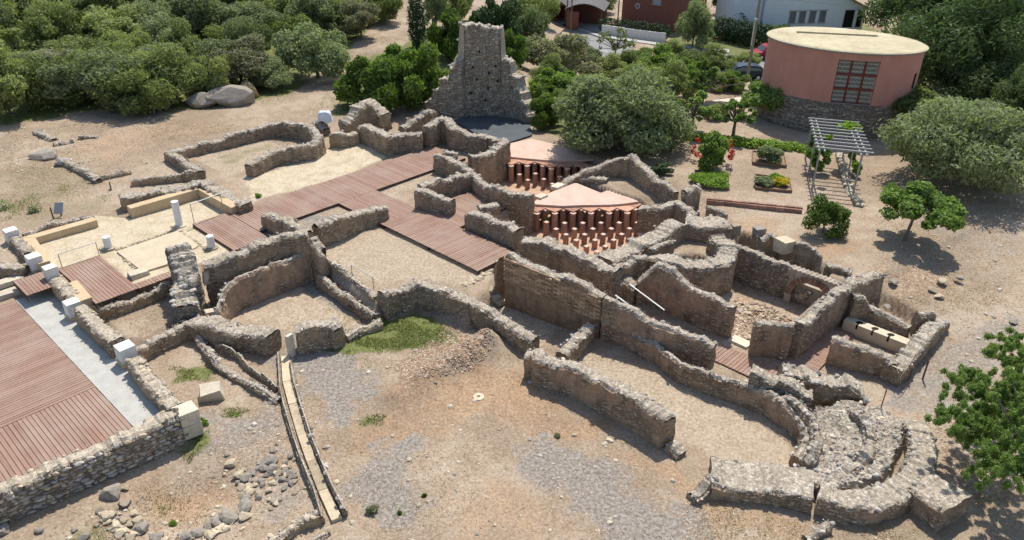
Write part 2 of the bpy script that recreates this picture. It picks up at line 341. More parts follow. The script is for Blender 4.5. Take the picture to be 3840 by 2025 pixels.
paint('orange', [(-4.17,21.13,0.00), (-1.86,22.86,0.00), (0.34,23.05,0.00), (3.16,19.31,0.00), (5.08,17.86,0.00), (5.08,16.75,0.00), (2.67,18.73,0.00), (-1.23,19.77,0.00), (-5.25,17.73,0.00), (-5.44,18.69,0.00)], 0.95, 1.0)
paint('orange', [(-2.27,16.66,0.00), (0.11,17.23,0.00), (1.61,15.20,0.00), (-0.96,14.26,0.00)], 0.5, 1.5)
paint('orange', [(-11.46,17.09,0.00), (-8.84,17.69,0.00), (-7.89,16.59,0.00), (-8.81,15.32,0.00), (-10.51,15.79,0.00)], 0.8, 0.8)
paint('orange', [(5.08,16.22,0.00), (6.31,16.50,0.00), (8.43,15.76,0.00), (8.94,15.04,0.00), (6.01,15.25,0.00)], 0.7, 0.8)
paint('orange', [(-26.42,46.02,0.80), (-21.63,48.78,0.80), (-16.89,47.56,0.80), (-21.15,43.31,0.80), (-22.72,39.89,0.80), (-25.96,41.87,0.80)], 0.5, 1.5)
paint('gravel', [(-12.14,32.96,0.00), (-8.37,30.39,0.00), (-5.26,24.16,0.00), (-5.27,21.33,0.00), (-5.84,19.58,0.00), (-7.50,20.93,0.00), (-9.46,25.96,0.00)], .95, 1.3)
paint('gravel', [(-4.17,18.70,0.00), (-2.72,19.23,0.00), (-2.92,17.19,0.00), (-2.22,16.14,0.00), (-3.65,15.38,0.00), (-4.80,16.63,0.00), (-4.64,17.74,0.00)], 0.85, 1.3)
paint('gravel', [(0.32,18.76,0.00), (2.16,18.79,0.00), (3.55,17.27,0.00), (5.03,15.97,0.00), (5.80,14.33,0.00), (3.36,14.30,0.00), (1.70,16.71,0.00), (0.31,17.52,0.00)], .95, 1.3)
paint('gravel', [(-10.62,20.32,0.00), (-8.07,20.57,0.00), (-7.32,18.91,0.00), (-9.04,18.27,0.00), (-10.50,18.26,0.00)], 0.6, 0.8)
paint('gravel', [(-8.25,19.15,0.00), (-6.82,18.67,0.00), (-5.61,16.10,0.00), (-6.82,15.58,0.00), (-8.06,17.13,0.00)], 0.5, 0.8)
paint('gravel', [(17.36,24.77,0.80), (20.66,26.28,0.80), (15.88,19.95,0.50), (14.42,20.54,0.40), (12.77,20.85,0.30)], 0.6, 0.8)
paint('gravel', [(19.33,33.87,1.00), (24.80,33.54,1.00), (21.98,28.66,1.00), (20.03,31.35,1.00)], 0.35, 1.2)
paint('gravel', [(-11.96,35.19,0.80), (-10.69,36.03,0.80), (-8.26,33.27,0.80), (-9.28,32.25,0.80)], 0.7, 0.4)
paint('turf', [(-6.22,25.22,0.00), (-3.97,26.73,0.00), (-1.99,24.92,0.00), (-3.20,24.00,0.00), (-6.40,23.52,0.00), (-7.54,24.11,0.00)], 1.0, 0.6)
paint('turf', [(-12.50,22.70,0.00), (-11.08,22.96,0.00), (-10.80,22.01,0.00), (-12.00,21.91,0.00)], 0.8, 0.5)
paint('turf', [(-9.84,20.40,0.00), (-8.96,20.35,0.00), (-8.92,19.94,0.00), (-9.65,19.99,0.00)], 0.8, 0.4)
paint('turf', [(-10.54,18.56,0.00), (-9.98,19.26,0.00), (-9.71,19.01,0.00), (-10.12,18.02,0.00)], 0.8, 0.4)
paint('turf', [(-11.15,16.82,0.00), (-9.96,16.83,0.00), (-9.50,15.95,0.00), (-10.75,16.35,0.00)], 0.35, 0.6)
paint('turf', [(-12.50,15.04,0.00), (-11.59,15.63,0.00), (-10.92,14.59,0.00), (-12.07,14.35,0.00)], 0.5, 0.5)
paint('turf', [(-5.09,20.06,0.00), (-4.30,20.14,0.00), (-4.30,19.60,0.00), (-4.97,19.65,0.00)], 0.9, 0.4)
paint('turf', [(5.51,18.46,0.00), (5.86,17.76,0.00), (5.28,17.30,0.00)], 0.3, 0.4)
paint('turf', [(-60, 47), (-32.75,46.86,0.80), (-28.92,50.26,0.80), (-22.37,50.75,0.80), (-15.98,54.04,0.80), (-15.96,60.14,0.80), (-14.49,63.48,0.80), (-14, 80), (-40, 130), (-200, 130), (-200, 40)], 0.95, 1.2)
paint('turf', [(-12.05,49.61,0.80), (-13.46,62.66,0.80), (-7.69,75.26,0.80), (-3.74,72.61,0.80), (2.17,63.21,0.80), (13.22,70.62,0.80), (7.32,44.50,0.80), (1.55,46.77,0.80), (1.08,63.17,0.80), (-6.17,58.92,0.80), (-6.73,51.21,0.80)], 0.9, 0.8)
paint('turf', [(32.35,58.32,0.80), (42.88,64.63,0.80), (70, 60), (60, 100), (20, 100), (13.80,76.14,0.80), (24.50,59.18,0.80)], 0.8, 1.0)
paint('turf', [(-28.91,40.34,0.80), (-24.99,41.46,0.80), (-22.81,38.54,0.80), (-20.44,35.01,0.80), (-22.52,32.69,0.80), (-24.64,33.08,0.80)], 0.28, 1.5)
paint('turf', [(-17.17,42.08,0.80), (-14.79,44.63,0.80), (-14.45,43.70,0.80), (-16.07,41.06,0.80)], 0.4, 0.5)
paint('turf', [(15.49,27.61,0.70), (18.91,28.96,0.80), (18.21,26.40,0.70), (15.64,26.66,0.70)], 0.25, 1.0)
paint('turf', [(6.11,16.50,0.00), (8.40,15.66,0.00), (12.47,15.42,0.00), (15.48,16.87,0.00), (14.32,14.87,0.00), (5.95,14.97,0.00)], 0.22, 0.8)
paint('rubble', [(-4.23,22.99,0.00), (-2.04,25.59,0.00), (-0.67,24.06,0.00), (-1.37,22.70,0.00), (-3.67,21.58,0.00)], 1, 0.5)
paint('rubble', [(-8.08,18.59,0.00), (-6.94,18.30,0.00), (-6.18,16.88,0.00), (-7.38,16.87,0.00)], 0.7, 0.6)
paint('rubble', [(9.67,28.12,0.00), (11.53,26.08,0.00), (9.38,25.10,0.00), (8.71,24.90,0.00)], 1, 0.3)
paint('rubble', [(16.01,28.91,0.80), (19.50,29.56,0.80), (18.36,26.75,0.80), (15.47,26.21,0.60)], 0.5, 1.0)
for k, nm in enumerate((('gravel', 'cream', 'floor'), ('turf', 'orange', 'rubble'))):
    ca = gme.color_attributes.new('mask%d' % k, 'FLOAT_COLOR', 'POINT')
    ca.data.foreach_set('color', np.stack([MASK[q].ravel() for q in nm] + [np.ones(GX.size)], 1).astype(np.float32).ravel())
def ground_mat():
    t = NT('site_earth'); ob = t.coord('Object')
    a0 = t.node('ShaderNodeSeparateColor', {0: t.node('ShaderNodeVertexColor', layer_name='mask0').outputs[0]}); a1 = t.node('ShaderNodeSeparateColor', {0: t.node('ShaderNodeVertexColor', layer_name='mask1').outputs[0]})
    big = t.noise(ob, 0.22, 3, 0.6); mid = t.noise(ob, 1.3, 5, 0.68, 0.4); fine = t.noise(ob, 9.0, 4, 0.72); grit = t.noise(ob, 45.0, 2, 0.7)
    earth = t.ramp(t.math('ADD', t.math('MULTIPLY', big, 0.45), t.math('MULTIPLY', mid, 0.55)), [(0.30, (0.255, 0.18, 0.115)), (0.5, (0.345, 0.262, 0.182)), (0.68, (0.43, 0.36, 0.28))])
    orange = t.ramp(mid, [(0.3, (0.30, 0.19, 0.11)), (0.7, (0.41, 0.285, 0.18))])
    gravel = t.ramp(fine, [(0.3, (0.19, 0.162, 0.135)), (0.7, (0.315, 0.278, 0.235))])
    cream = t.ramp(mid, [(0.3, (0.42, 0.335, 0.22)), (0.7, (0.58, 0.50, 0.365))])
    floor = t.ramp(t.math('ADD', t.math('MULTIPLY', mid, 0.6), t.math('MULTIPLY', fine, 0.4)), [(0.32, (0.31, 0.24, 0.165)), (0.7, (0.46, 0.375, 0.275))])
    turf = t.ramp(t.math('ADD', t.math('MULTIPLY', mid, 0.5), t.math('MULTIPLY', fine, 0.5)), [(0.3, (0.07, 0.095, 0.022)), (0.5, (0.13, 0.145, 0.045)), (0.7, (0.24, 0.205, 0.10))])
    rub = t.ramp(t.node('ShaderNodeSeparateColor', {0: t.voro(ob, 12.0, 'Color')}).outputs[0], [(0.1, (0.20, 0.115, 0.07)), (0.6, (0.34, 0.215, 0.135)), (0.95, (0.50, 0.40, 0.30))])
    brk = t.math('MULTIPLY', t.math('SUBTRACT', t.math('ADD', t.math('MULTIPLY', mid, 0.6), t.math('MULTIPLY', fine, 0.4)), 0.5), 2.2)
    def msk(v, k=1.0): return t.rng(t.math('ADD', v, t.math('MULTIPLY', brk, k)), 0.25, 0.75)
    tv = t.voro(t.mix(0.1, ob, t.node('ShaderNodeTexNoise', {'Vector': ob, 'Scale': 3.0}).outputs['Color'], 'LINEAR_LIGHT'), 2.1); tuft = t.math('MULTIPLY', t.ramp(tv, [(0.10, grey(1)), (0.30, grey(0))]), t.ramp(t.noise(ob, 0.35, 3, 0.6), [(0.48, grey(0)), (0.62, grey(0.75))]))
    c = t.mix(msk(a1.outputs[1]), earth, orange)
    c = t.mix(t.math('MULTIPLY', tuft, t.ramp(fine, [(0.4, grey(0.2)), (0.6, grey(1))])), c, (0.17, 0.15, 0.07))
    c = t.mix(t.ramp(big, [(0.40, grey(0.35)), (0.56, grey(0))]), c, (0.21, 0.165, 0.12))
    c = t.mix(msk(a0.outputs[0]), c, gravel)
    c = t.mix(msk(a0.outputs[2], 0.3), c, floor); c = t.mix(msk(a0.outputs[1], 0.2), c, cream)
    c = t.mix(msk(a1.outputs[2]), c, rub); c = t.mix(msk(a1.outputs[0], 1.3), c, turf)
    # pebbles of many sizes
    pv = t.voro(ob, 11.0); pc = t.node('ShaderNodeSeparateColor', {0: t.voro(ob, 11.0, 'Color')})
    peb = t.math('MULTIPLY', t.ramp(pv, [(0.10, grey(1)), (0.22, grey(0))]), t.ramp(pc.outputs[0], [(0.70, grey(0)), (0.74, grey(1))]))
    peb = t.math('MULTIPLY', peb, t.math('SUBTRACT', 1.0, t.math('MAXIMUM', t.math('MAXIMUM', a0.outputs[1], t.math('MULTIPLY', a0.outputs[2], 0.85)), a1.outputs[0]), True))
    c = t.mix(t.math('MULTIPLY', peb, 0.85), c, t.mix(pc.outputs[1], (0.26, 0.20, 0.14), (0.66, 0.60, 0.52)))
    c = t.mix(0.75, c, t.ramp(fine, [(0.3, grey(0.18)), (0.7, grey(0.82))]), 'SOFT_LIGHT')
    c = t.mix(0.8, c, t.ramp(grit, [(0.3, grey(0.15)), (0.7, grey(0.85))]), 'SOFT_LIGHT')
    h = t.math('ADD', t.math('ADD', t.math('MULTIPLY', fine, 0.8), t.math('MULTIPLY', grit, 0.35)), t.math('MULTIPLY', peb, 0.5))
    return t.done(c, t.bump(h, 0.7, 0.03), 0.95)
gme.materials.append(ground_mat())
ground = struct('ground', gme)

# ------------------------------------------------------------------ rocks shared by all rubble
def ico():
    t = (1 + 5 ** .5) / 2
    v = np.array([(-1, t, 0), (1, t, 0), (-1, -t, 0), (1, -t, 0), (0, -1, t), (0, 1, t), (0, -1, -t), (0, 1, -t), (t, 0, -1), (t, 0, 1), (-t, 0, -1), (-t, 0, 1)]) / math.sqrt(1 + t * t)
    f = [(0, 11, 5), (0, 5, 1), (0, 1, 7), (0, 7, 10), (0, 10, 11), (1, 5, 9), (5, 11, 4), (11, 10, 2), (10, 7, 6), (7, 1, 8), (3, 9, 4), (3, 4, 2), (3, 2, 6), (3, 6, 8), (3, 8, 9), (4, 9, 5), (2, 4, 11), (6, 2, 10), (8, 6, 7), (9, 8, 1)]
    return v, f
ICO_V, ICO_F = ico()
def subdiv(v, f):
    v = [tuple(p) for p in v]; cache = {}; nf = []
    def mid(a, b):
        k = (min(a, b), max(a, b))
        if k not in cache:
            p = np.array(v[a]) + np.array(v[b]); v.append(tuple(p / np.linalg.norm(p))); cache[k] = len(v) - 1
        return cache[k]
    for a, b, c in f:
        ab, bc, ca = mid(a, b), mid(b, c), mid(c, a); nf += [(a, ab, ca), (b, bc, ab), (c, ca, bc), (ab, bc, ca)]
    return np.array(v), nf
ICO2_V, ICO2_F = subdiv(ICO_V, ICO_F)
def rock_verts(seed, V=ICO_V, amp=0.28, boxy=0.5):
    g = np.random.default_rng(seed + 900); P = np.array(V, float) * (1 + .12 * g.uniform(-1, 1, (len(V), 1)))
    for _ in range(9 if len(V) > 20 else 5):                      # knock flat faces off the lump
        n = g.normal(size=3); n /= np.linalg.norm(n); d = g.uniform(.5, .82); k = P @ n
        P = P - np.outer(np.maximum(k - d, 0), n)
    return P * 1.12
def rock_verts_round(seed, V=ICO_V, amp=0.28, boxy=0.5):
    d = V / np.max(np.abs(V), axis=1, keepdims=True); p = V * (1 - boxy) + d * boxy * 0.8
    n = fbm(V[:, 0] * 1.3, V[:, 1] * 1.3, V[:, 2] * 1.3, seed * 31 + 5, 2)
    return p * (1 + amp * n)[:, None]
ROCKS = {}
for mat, key in ((STONE, 'grey'), (STONE_TAN, 'tan'), (STONE_PALE, 'pale')):
    ROCKS[key] = [mesh_np('stone', rock_verts(i), ICO_F, [mat]) for i in range(7)]
BIGROCKS = {k: [mesh_np('stone', rock_verts(40 + i, ICO2_V, 0.45, 0.55), ICO2_F, [m]) for i in range(4)] for m, k in ((STONE, 'grey'), (STONE_TAN, 'tan'), (STONE_PALE, 'pale'))}
for k_, m__ in (('boulder', BOULDER), ('orange', BOULDER_O)): BIGROCKS[k_] = [mesh_np('stone', rock_verts(60 + i, ICO2_V), ICO2_F, [m__]) for i in range(4)]
rs = random.Random(11)
def stone_child(parent, p, size, key='grey', name='stone', flat=1.0, rz=None, tilt=0.25):
    o = link(name, rs.choice(ROCKS[key]), parent)
    pl = parent.location
    o.location = (p[0] - pl.x, p[1] - pl.y, p[2] - pl.z)
    o.rotation_euler = (rs.uniform(-tilt, tilt), rs.uniform(-tilt, tilt), rs.uniform(0, 6.28) if rz is None else rz)
    o.scale = size if hasattr(size, '__len__') else (size * rs.uniform(.8, 1.3), size * rs.uniform(.7, 1.1), size * rs.uniform(.5, .8) * flat)
    return o
OCT_V = np.array([(1, 0, 0), (0, 1, 0), (-1, 0, 0), (0, -1, 0), (0, 0, 1), (0, 0, -1)], float)
OCT_F = np.array([(0, 1, 4), (1, 2, 4), (2, 3, 4), (3, 0, 4), (1, 0, 5), (2, 1, 5), (3, 2, 5), (0, 3, 5)])
def pebbles(name, P, S, mat, parent=None, seed=0, V=OCT_V, F=OCT_F, squash=0.7):
    """many small stones in one mesh"""
    g = np.random.default_rng(seed); n = len(P); k = len(V)
    if n == 0: return None
    off = parent.location if parent is not None else (0, 0, 0)
    a = g.uniform(0, 6.283, n); ca, sa = np.cos(a), np.sin(a)
    v = V[None] * (1 + g.uniform(-.3, .3, (n, k, 1))) * np.stack([g.uniform(.8, 1.4, n), g.uniform(.7, 1.1, n), g.uniform(.5, 1, n) * squash], 1)[:, None, :] * np.asarray(S)[:, None, None]
    x = v[..., 0] * ca[:, None] - v[..., 1] * sa[:, None]; y = v[..., 0] * sa[:, None] + v[..., 1] * ca[:, None]
    v = np.stack([x, y, v[..., 2]], -1) + np.asarray(P)[:, None, :] - np.array(tuple(off))
    f = (F[None] + (np.arange(n) * k)[:, None, None]).reshape(-1, F.shape[1])
    me = mesh_np(name, v.reshape(-1, 3), f, [mat])
    ca_ = me.color_attributes.new('tone', 'FLOAT_COLOR', 'POINT'); tn = np.repeat(g.uniform(0, 1, n), k)
    ca_.data.foreach_set('color', np.stack([tn, tn, tn, np.ones_like(tn)], 1).astype(np.float32).ravel())
    return tag(link(name, me, parent), kind='stuff')
def pebble_mat(name, a, b, c):
    t = NT(name); v = t.node('ShaderNodeVertexColor', layer_name='tone').outputs[0]; n = t.noise(t.coord('Object'), 14, 3)
    col = t.ramp(t.math('ADD', t.math('MULTIPLY', t.node('ShaderNodeSeparateColor', {0: v}).outputs[0], 0.75), t.math('MULTIPLY', n, 0.25)), [(0.1, a), (0.6, b), (0.95, c)])
    return t.done(col)
PEB = pebble_mat('grey_rubble', (0.22, 0.19, 0.16), (0.38, 0.34, 0.29), (0.64, 0.60, 0.53))
PEB_TAN = pebble_mat('tan_rubble', (0.24, 0.16, 0.10), (0.42, 0.32, 0.22), (0.62, 0.55, 0.44))

# ------------------------------------------------------------------ ruined walls
wall_seed = [100]
def catmull(pts, n=8):
    P = [np.array(p, float) for p in pts]; out = []
    for i in range(len(P) - 1):
        a, b, c, d = P[max(i - 1, 0)], P[i], P[i + 1], P[min(i + 2, len(P) - 1)]
        for k in range(n):
            t = k / n; out.append(0.5 * ((2 * b) + (c - a) * t + (2 * a - 5 * b + 4 * c - d) * t * t + (3 * b - a - 3 * c + d) * t ** 3))
    out.append(P[-1]); return out
def resample(pts, ds):
    out = []; s = 0.0
    for i in range(len(pts) - 1):
        a, b = np.array(pts[i], float), np.array(pts[i + 1], float); L = np.linalg.norm((b - a)[:2]); n = max(1, int(math.ceil(L / ds)))
        d = (b - a)[:2] / max(L, 1e-6); nm = np.array([-d[1], d[0]])
        for k in range(n):
            n_ = nm
            if k == 0 and i > 0:
                d0 = (np.array(pts[i][:2]) - np.array(pts[i - 1][:2])); d0 = d0 / np.linalg.norm(d0); n0 = np.array([-d0[1], d0[0]])
                m = nm + n0; mm = np.dot(m, m); n_ = m * 2 / mm if mm > 0.5 else nm
            out.append((a + (b - a) * k / n, n_, s + L * k / n))
        s += L
    out.append((np.array(pts[-1], float), nm, s)); return out
def wall(label, pts, th=0.5, zb=None, mats=None, jag=0.07, rough=0.045, smooth=False, ds=0.09, stones=4.0, pebs=70, name='stone_wall', cat='wall', ssize=0.085, skey='grey', group=None, face_pebs=10, maxstones=70, peb_mat=None):
    wall_seed[0] += 1; sd = wall_seed[0]; g = np.random.default_rng(sd)
    mats = mats or (FACE, TOP)
    if smooth: pts = catmull(pts)
    S = resample(pts, ds); n = len(S)
    C = np.array([s[0] for s in S]); N = np.array([s[1] for s in S]); u = np.array([s[2] for s in S])
    if zb is None:
        zb_ = np.minimum(terrain_z(C[:, 0] + N[:, 0] * th / 2, C[:, 1] + N[:, 1] * th / 2), terrain_z(C[:, 0] - N[:, 0] * th / 2, C[:, 1] - N[:, 1] * th / 2)) - 0.12
    else: zb_ = np.full(n, zb)
    base = (C[n // 2, 0], C[n // 2, 1], float(zb_[n // 2]) + 0.12)
    root = thing(name, label, cat, base, group)
    top = C[:, 2] + jag * 2.0 * fbm(u * 0.9, 0 * u + sd, 0 * u, sd, 3) + jag * 1.2 * (np.round(1.5 * vnoise(u * 1.7, 0 * u + sd, 0 * u, sd + 90)) / 1.5) + jag * 0.6 * vnoise(u * 7.0, 0 * u + sd, 0 * u, sd + 3)
    top = np.maximum(top, zb_ + 0.16)
    NVr = max(3, int(math.ceil((top - zb_).max() / 0.13))); NTc = max(3, int(round(th / 0.11)))
    prof = [(+1, j / NVr, 0) for j in range(NVr + 1)] + [(1 - 2 * i / NTc, 1, 1) for i in range(1, NTc)] + [(-1, j / NVr, 0) for j in range(NVr, -1, -1)]
    ecr = {s_: np.minimum(.3 * (top - zb_), .22 * np.maximum(0, fbm(u * 1.5, 0 * u + s_ * 7.3, 0 * u, sd + 41, 2) - .05)) for s_ in (1, -1)}
    K = len(prof); V = np.zeros((n, K, 3)); UV = np.zeros((n, K, 2))
    for k, (o, t, tp) in enumerate(prof):
        z = zb_ + (top - zb_) * t
        off = o * th / 2
        x = C[:, 0] + N[:, 0] * off; y = C[:, 1] + N[:, 1] * off
        if not tp:
            dsp = rough * 0.9 * fbm(u * .7, 0 * u + o * 5, 0 * u, sd + 33, 2) + rough * (fbm(x * 2.6, y * 2.6, z * 2.6, sd + 50, 3) * 1.7 + vnoise(x * 9, y * 9, z * 9, sd + 60) * 0.45)
            if t > 0.999: dsp = dsp - 0.035 - 0.035 * np.abs(vnoise(u * 6, 0 * u + o, 0 * u, sd + 4))
            x = x + N[:, 0] * np.sign(o) * dsp; y = y + N[:, 1] * np.sign(o) * dsp
            if t > 0.999: z = z - 0.02 + 0.03 * vnoise(u * 8, 0 * u + o * 3, 0 * u, sd + 6) - ecr[o]
        else:
            z = z - ecr[1] * max(0, o) ** 1.5 * .8 - ecr[-1] * max(0, -o) ** 1.5 * .8
            z = z + 0.014 * vnoise(x * 6, y * 6, 0 * x, sd + 8) + 0.03 * fbm(x * 2, y * 2, 0 * x, sd + 9, 2) + 0.02
        V[:, k] = np.stack([x, y, z], 1); UV[:, k, 0] = u
        UV[:, k, 1] = (z - zb_) if not tp else (top - zb_) + (1 - o) * th / 2
    # crumble the two ends
    for e, s in ((0, -1), (n - 1, 1)):
        tdir = np.array([N[e][1], -N[e][0]]) * s; 
        dd = 0.06 * fbm(V[e, :, 0] * 4, V[e, :, 1] * 4, V[e, :, 2] * 4, sd + 77, 2)
        V[e, :, 0] += tdir[0] * dd; V[e, :, 1] += tdir[1] * dd
    idx = np.arange(n * K).reshape(n, K)
    q = np.stack([idx[:-1, :-1], idx[1:, :-1], idx[1:, 1:], idx[:-1, 1:]], -1).reshape(-1, 4)
    mi = np.tile(np.array([1 if (NVr - 1 < k < NVr + NTc + 0) or k in (NVr - 0,) else 0 for k in range(K - 1)]), n - 1)
    caps = []; cm = []
    for e in (0, n - 1):
        for j in range(NVr):
            a, b, c, d = idx[e, j], idx[e, j + 1], idx[e, K - 2 - j], idx[e, K - 1 - j]
            caps.append((a, b, c, d) if e == 0 else (d, c, b, a)); cm.append(0)
        ring = [idx[e, k] for k in range(NVr, NVr + NTc + 1)]
    faces = np.concatenate([q[:, ::-1], np.array(caps)], 0); mi = np.concatenate([mi, cm])
    vv = V.reshape(-1, 3) - np.array(base)
    me = mesh_np('masonry', vv, faces, mats, mi, uv=UV.reshape(-1, 2)); ul = me.uv_layers[0].data; ncap = len(caps); nq = len(q)
    for fi in range(nq, nq + ncap):
        for li in range(fi * 4, fi * 4 + 4):
            vi_ = me.loops[li].vertex_index; k_ = vi_ % K; ul[li].uv = (prof[k_][0] * th / 2 + 31.7, vv[vi_][2] + 5)
    link('masonry', me, root)
    L = u[-1]
    # loose stones of the ruined crest
    ns = int(min(maxstones, L * stones * .8))
    for i in range(ns):
        k = rs.randrange(n); o = rs.uniform(-0.48, 0.48) if rs.random() < .5 else rs.choice((-1, 1)) * rs.uniform(.36, .5)
        p = C[k, :2] + N[k] * o * th; s = ssize * rs.uniform(.45, 1.15)
        stone_child(root, (p[0], p[1], top[k] + s * 0.02), s, skey)
    npb = int(L * pebs)
    if npb:
        k = g.integers(0, n, npb); o = g.uniform(-.5, .5, npb); o = np.where(g.random(npb) < .35, np.sign(o) * g.uniform(.42, .52, npb), o)
        p = C[k, :2] + N[k] * (o * th)[:, None]
        P1 = np.column_stack([p, top[k] + 0.005 + g.uniform(-.02, .02, npb)]); S1 = .008 + .028 * g.random(npb) ** 2
        nf = int(L * face_pebs * 2)
        k = g.integers(0, n, nf); sg = np.where(g.random(nf) < .5, 1, -1); tt = g.random(nf) ** 0.6
        p = C[k, :2] + N[k] * (sg * (th / 2 - 0.01))[:, None]
        P2 = np.column_stack([p, zb_[k] + (top[k] - zb_[k]) * tt]); S2 = .015 + .035 * g.random(nf) ** 2
        pebbles('rubble', np.concatenate([P1, P2]), np.concatenate([S1, S2]), peb_mat or PEB, root, sd)
    return root
def ashlar(name, label, c, size, mat, rz=0.0, cat='block', wob=0.02, parent=None, group=None, bw=0.015):
    """one dressed block, slightly worn"""
    g = np.random.default_rng(abs(hash((round(c[0], 2), round(c[1], 2)))) % 9999)
    V = np.array([(a, b, e) for a in (-.5, .5) for b in (-.5, .5) for e in (-.5, .5)]) * np.array(size) + g.uniform(-wob, wob, (8, 3))
    me = mesh_np(name, V, [(0, 1, 3, 2), (4, 6, 7, 5), (0, 4, 5, 1), (2, 3, 7, 6), (0, 2, 6, 4), (1, 5, 7, 3)], [mat])
    o = link(name, me, parent); o.location = c if parent is None else Vector(c) - parent.location; o.rotation_euler[2] = rz
    bevel(o, bw, 2)
    if parent is None: tag(o, label, cat, group)
    return o
ANG = math.atan2(AX[1], AX[0])

# --- far left: the small pool room, foundations, cistern, benches
G = 'ruined stone walls of the villa'
wall('long low stone wall with rounded end around the empty basin below the boulders', [(-16.90,38.59,1.30), (-19.68,41.38,1.35), (-15.12,45.59,1.50), (-14.16,45.55,1.80), (-13.04,45.18,1.85), (-12.13,44.21,1.85), (-11.37,42.81,1.85), (-11.54,41.96,1.75), (-13.18,41.21,1.65), (-13.49,41.04,1.55), (-14.42,39.05,1.60)], .55, group=G, stones=3)
wall('short buried rubble footing at the far left edge of the excavation', [(-29.91,45.87,0.95), (-28.01,44.45,0.95)], .5, stones=6, ssize=.12, group=G)
wall('low rubble footing running right beside the fallen grey slab', [(-27.56,43.53,0.95), (-26.77,44.25,0.95)], .35, stones=6, ssize=.1, group=G)
wall('flush line of grey stones in bare earth above the footings', [(-26.70,44.81,0.92), (-25.66,45.20,0.92)], .35, stones=5, ssize=.1, group=G)
wall('broken low foundation wall stepping down past the grey slab', [(-25.73,40.90,1.05), (-25.19,40.50,1.05), (-23.84,39.43,1.05), (-22.15,37.93,1.10)], .45, stones=6, ssize=.12, group=G)
wall('short smooth tan wall stub ending the left foundation', [(-22.21,38.35,1.10), (-21.11,39.33,1.10)], .32, mats=(FACE_TAN, TOP), stones=2, group=G)
wall('thick rubble wall wrapped around the cream corner bench', [(-19.44,34.63,1.45), (-16.04,36.69,1.50), (-13.05,34.16,1.40)], .72, group=G, stones=5)
wall('low wall of the small basin behind the cream corner bench', [(-20.27,37.61,1.15), (-18.28,38.15,1.25), (-17.11,38.58,1.30)], .35, mats=(FACE_TAN, TOP), group=G)
wall('rubble wall heaped behind the left cream bench', [(-22.55,31.45,1.10), (-21.42,32.82,1.10), (-20.21,33.31,1.10)], .35, stones=8, group=G)

def bench(label, pts, th, h, mat, gz=None):
    S = resample(pts, 50); c = pts[0]; base = (c[0], c[1], gz if gz is not None else U)
    o = tag(link('masonry_bench', None), label, 'bench'); o.location = base
    L = [(p[0] + n * th / 2) for p, n, s in [(q[0][:2], q[1], q[2]) for q in S]]; Rr = [(p[0] - n * th / 2) for p, n, s in [(q[0][:2], q[1], q[2]) for q in S]]
    L = [q[0][:2] + q[1] * th / 2 for q in S]; Rr = [q[0][:2] - q[1] * th / 2 for q in S]
    for i in range(len(S) - 1):
        m = MB().prism([tuple(L[i]), tuple(L[i + 1]), tuple(Rr[i + 1]), tuple(Rr[i])], base[2] - .1, pts[0][2]); bevel(m.obj('seat', mat, o), .02)
    return o
bench('cream rendered corner bench beside the tall white column', [(-18.68,33.83,1.32), (-16.13,36.42,1.32), (-13.55,34.05,1.32)], .48, .5, CREAM)
bench('cream rendered L-shaped bench at the left end of the portico', [(-19.88,32.89,1.15), (-21.93,30.86,1.15), (-19.98,28.53,1.15)], .48, .35, CREAM)
bench('short cream slab bench beside the lower boardwalk', [(-18.11,27.04,1.08), (-16.83,25.69,1.08)], .5, .3, CREAM)

# --- wall with white blocks between portico and big deck
wall('short grey wall piece between the two leftmost white blocks', [(-22.50,30.78,1.20), (-21.10,29.40,1.20)], .5, group=G)
wall('rubble wall top between two white blocks beside the short cream slab', [(-18.98,27.44,1.05), (-17.40,25.91,1.00)], .5, mats=(FACE_TAN, TOP_TAN), stones=8, group=G, skey='tan')
wall('long rubble wall casting a shadow on the concrete strip', [(-16.75,25.07,1.10), (-14.31,22.84,1.05)], .55, mats=(FACE, TOP_TAN), stones=8, group=G, skey='tan')
wall('rubble wall beside the concrete strip running to the front corner', [(-13.39,22.02,1.00), (-12.22,20.69,1.00), (-10.94,19.49,1.02)], .55, mats=(FACE_TAN, TOP_TAN), stones=9, group=G, skey='tan', ssize=.1)
wall('weathered stone wall end at the left border of the picture', [(-22.54,28.27,1.15), (-20.65,28.30,1.15)], .55, stones=6, group=G)
for p, s, lb in (((-22.79,31.05,1.45), .52, 'leftmost white rendered block in front of the cream bench'), ((-20.44,28.64,1.42), .54, 'white rendered block left of the lower boardwalk gap'), ((-19.20,27.65,1.45), .48, 'smaller white rendered block right of the boardwalk gap'), ((-17.25,25.42,1.15), .52, 'white rendered block at the end of the short cream slab'), ((-13.81,22.41,1.20), .56, 'large white rendered block on the wall beside the concrete strip')):
    b = thing('white_block', lb, 'block', (p[0], p[1], p[2] - .62), 'white blocks marking the portico piers')
    o = ashlar('block_body', '', (p[0], p[1], p[2] - .31), (s, s, .62), WHITE, ANG, parent=b, wob=.004, bw=.012)
    o2 = ashlar('footing', '', (p[0], p[1], p[2] - .66), (s + .06, s + .06, .2), CREAM, ANG, parent=b, wob=.01)
for i, (p, d, lb) in enumerate((((-21.21,27.60,0.74), (1.25, .5, .24), 'upper worn stone step beside the lower boardwalk'), ((-20.90,26.97,0.57), (1.35, .55, .24), 'lower worn stone step above the big deck'))):
    ashlar('stone_step', lb, (p[0], p[1], p[2] - .08), d, STONE_PALE, ANG, 'step', .03, group='worn steps beside the boardwalk')

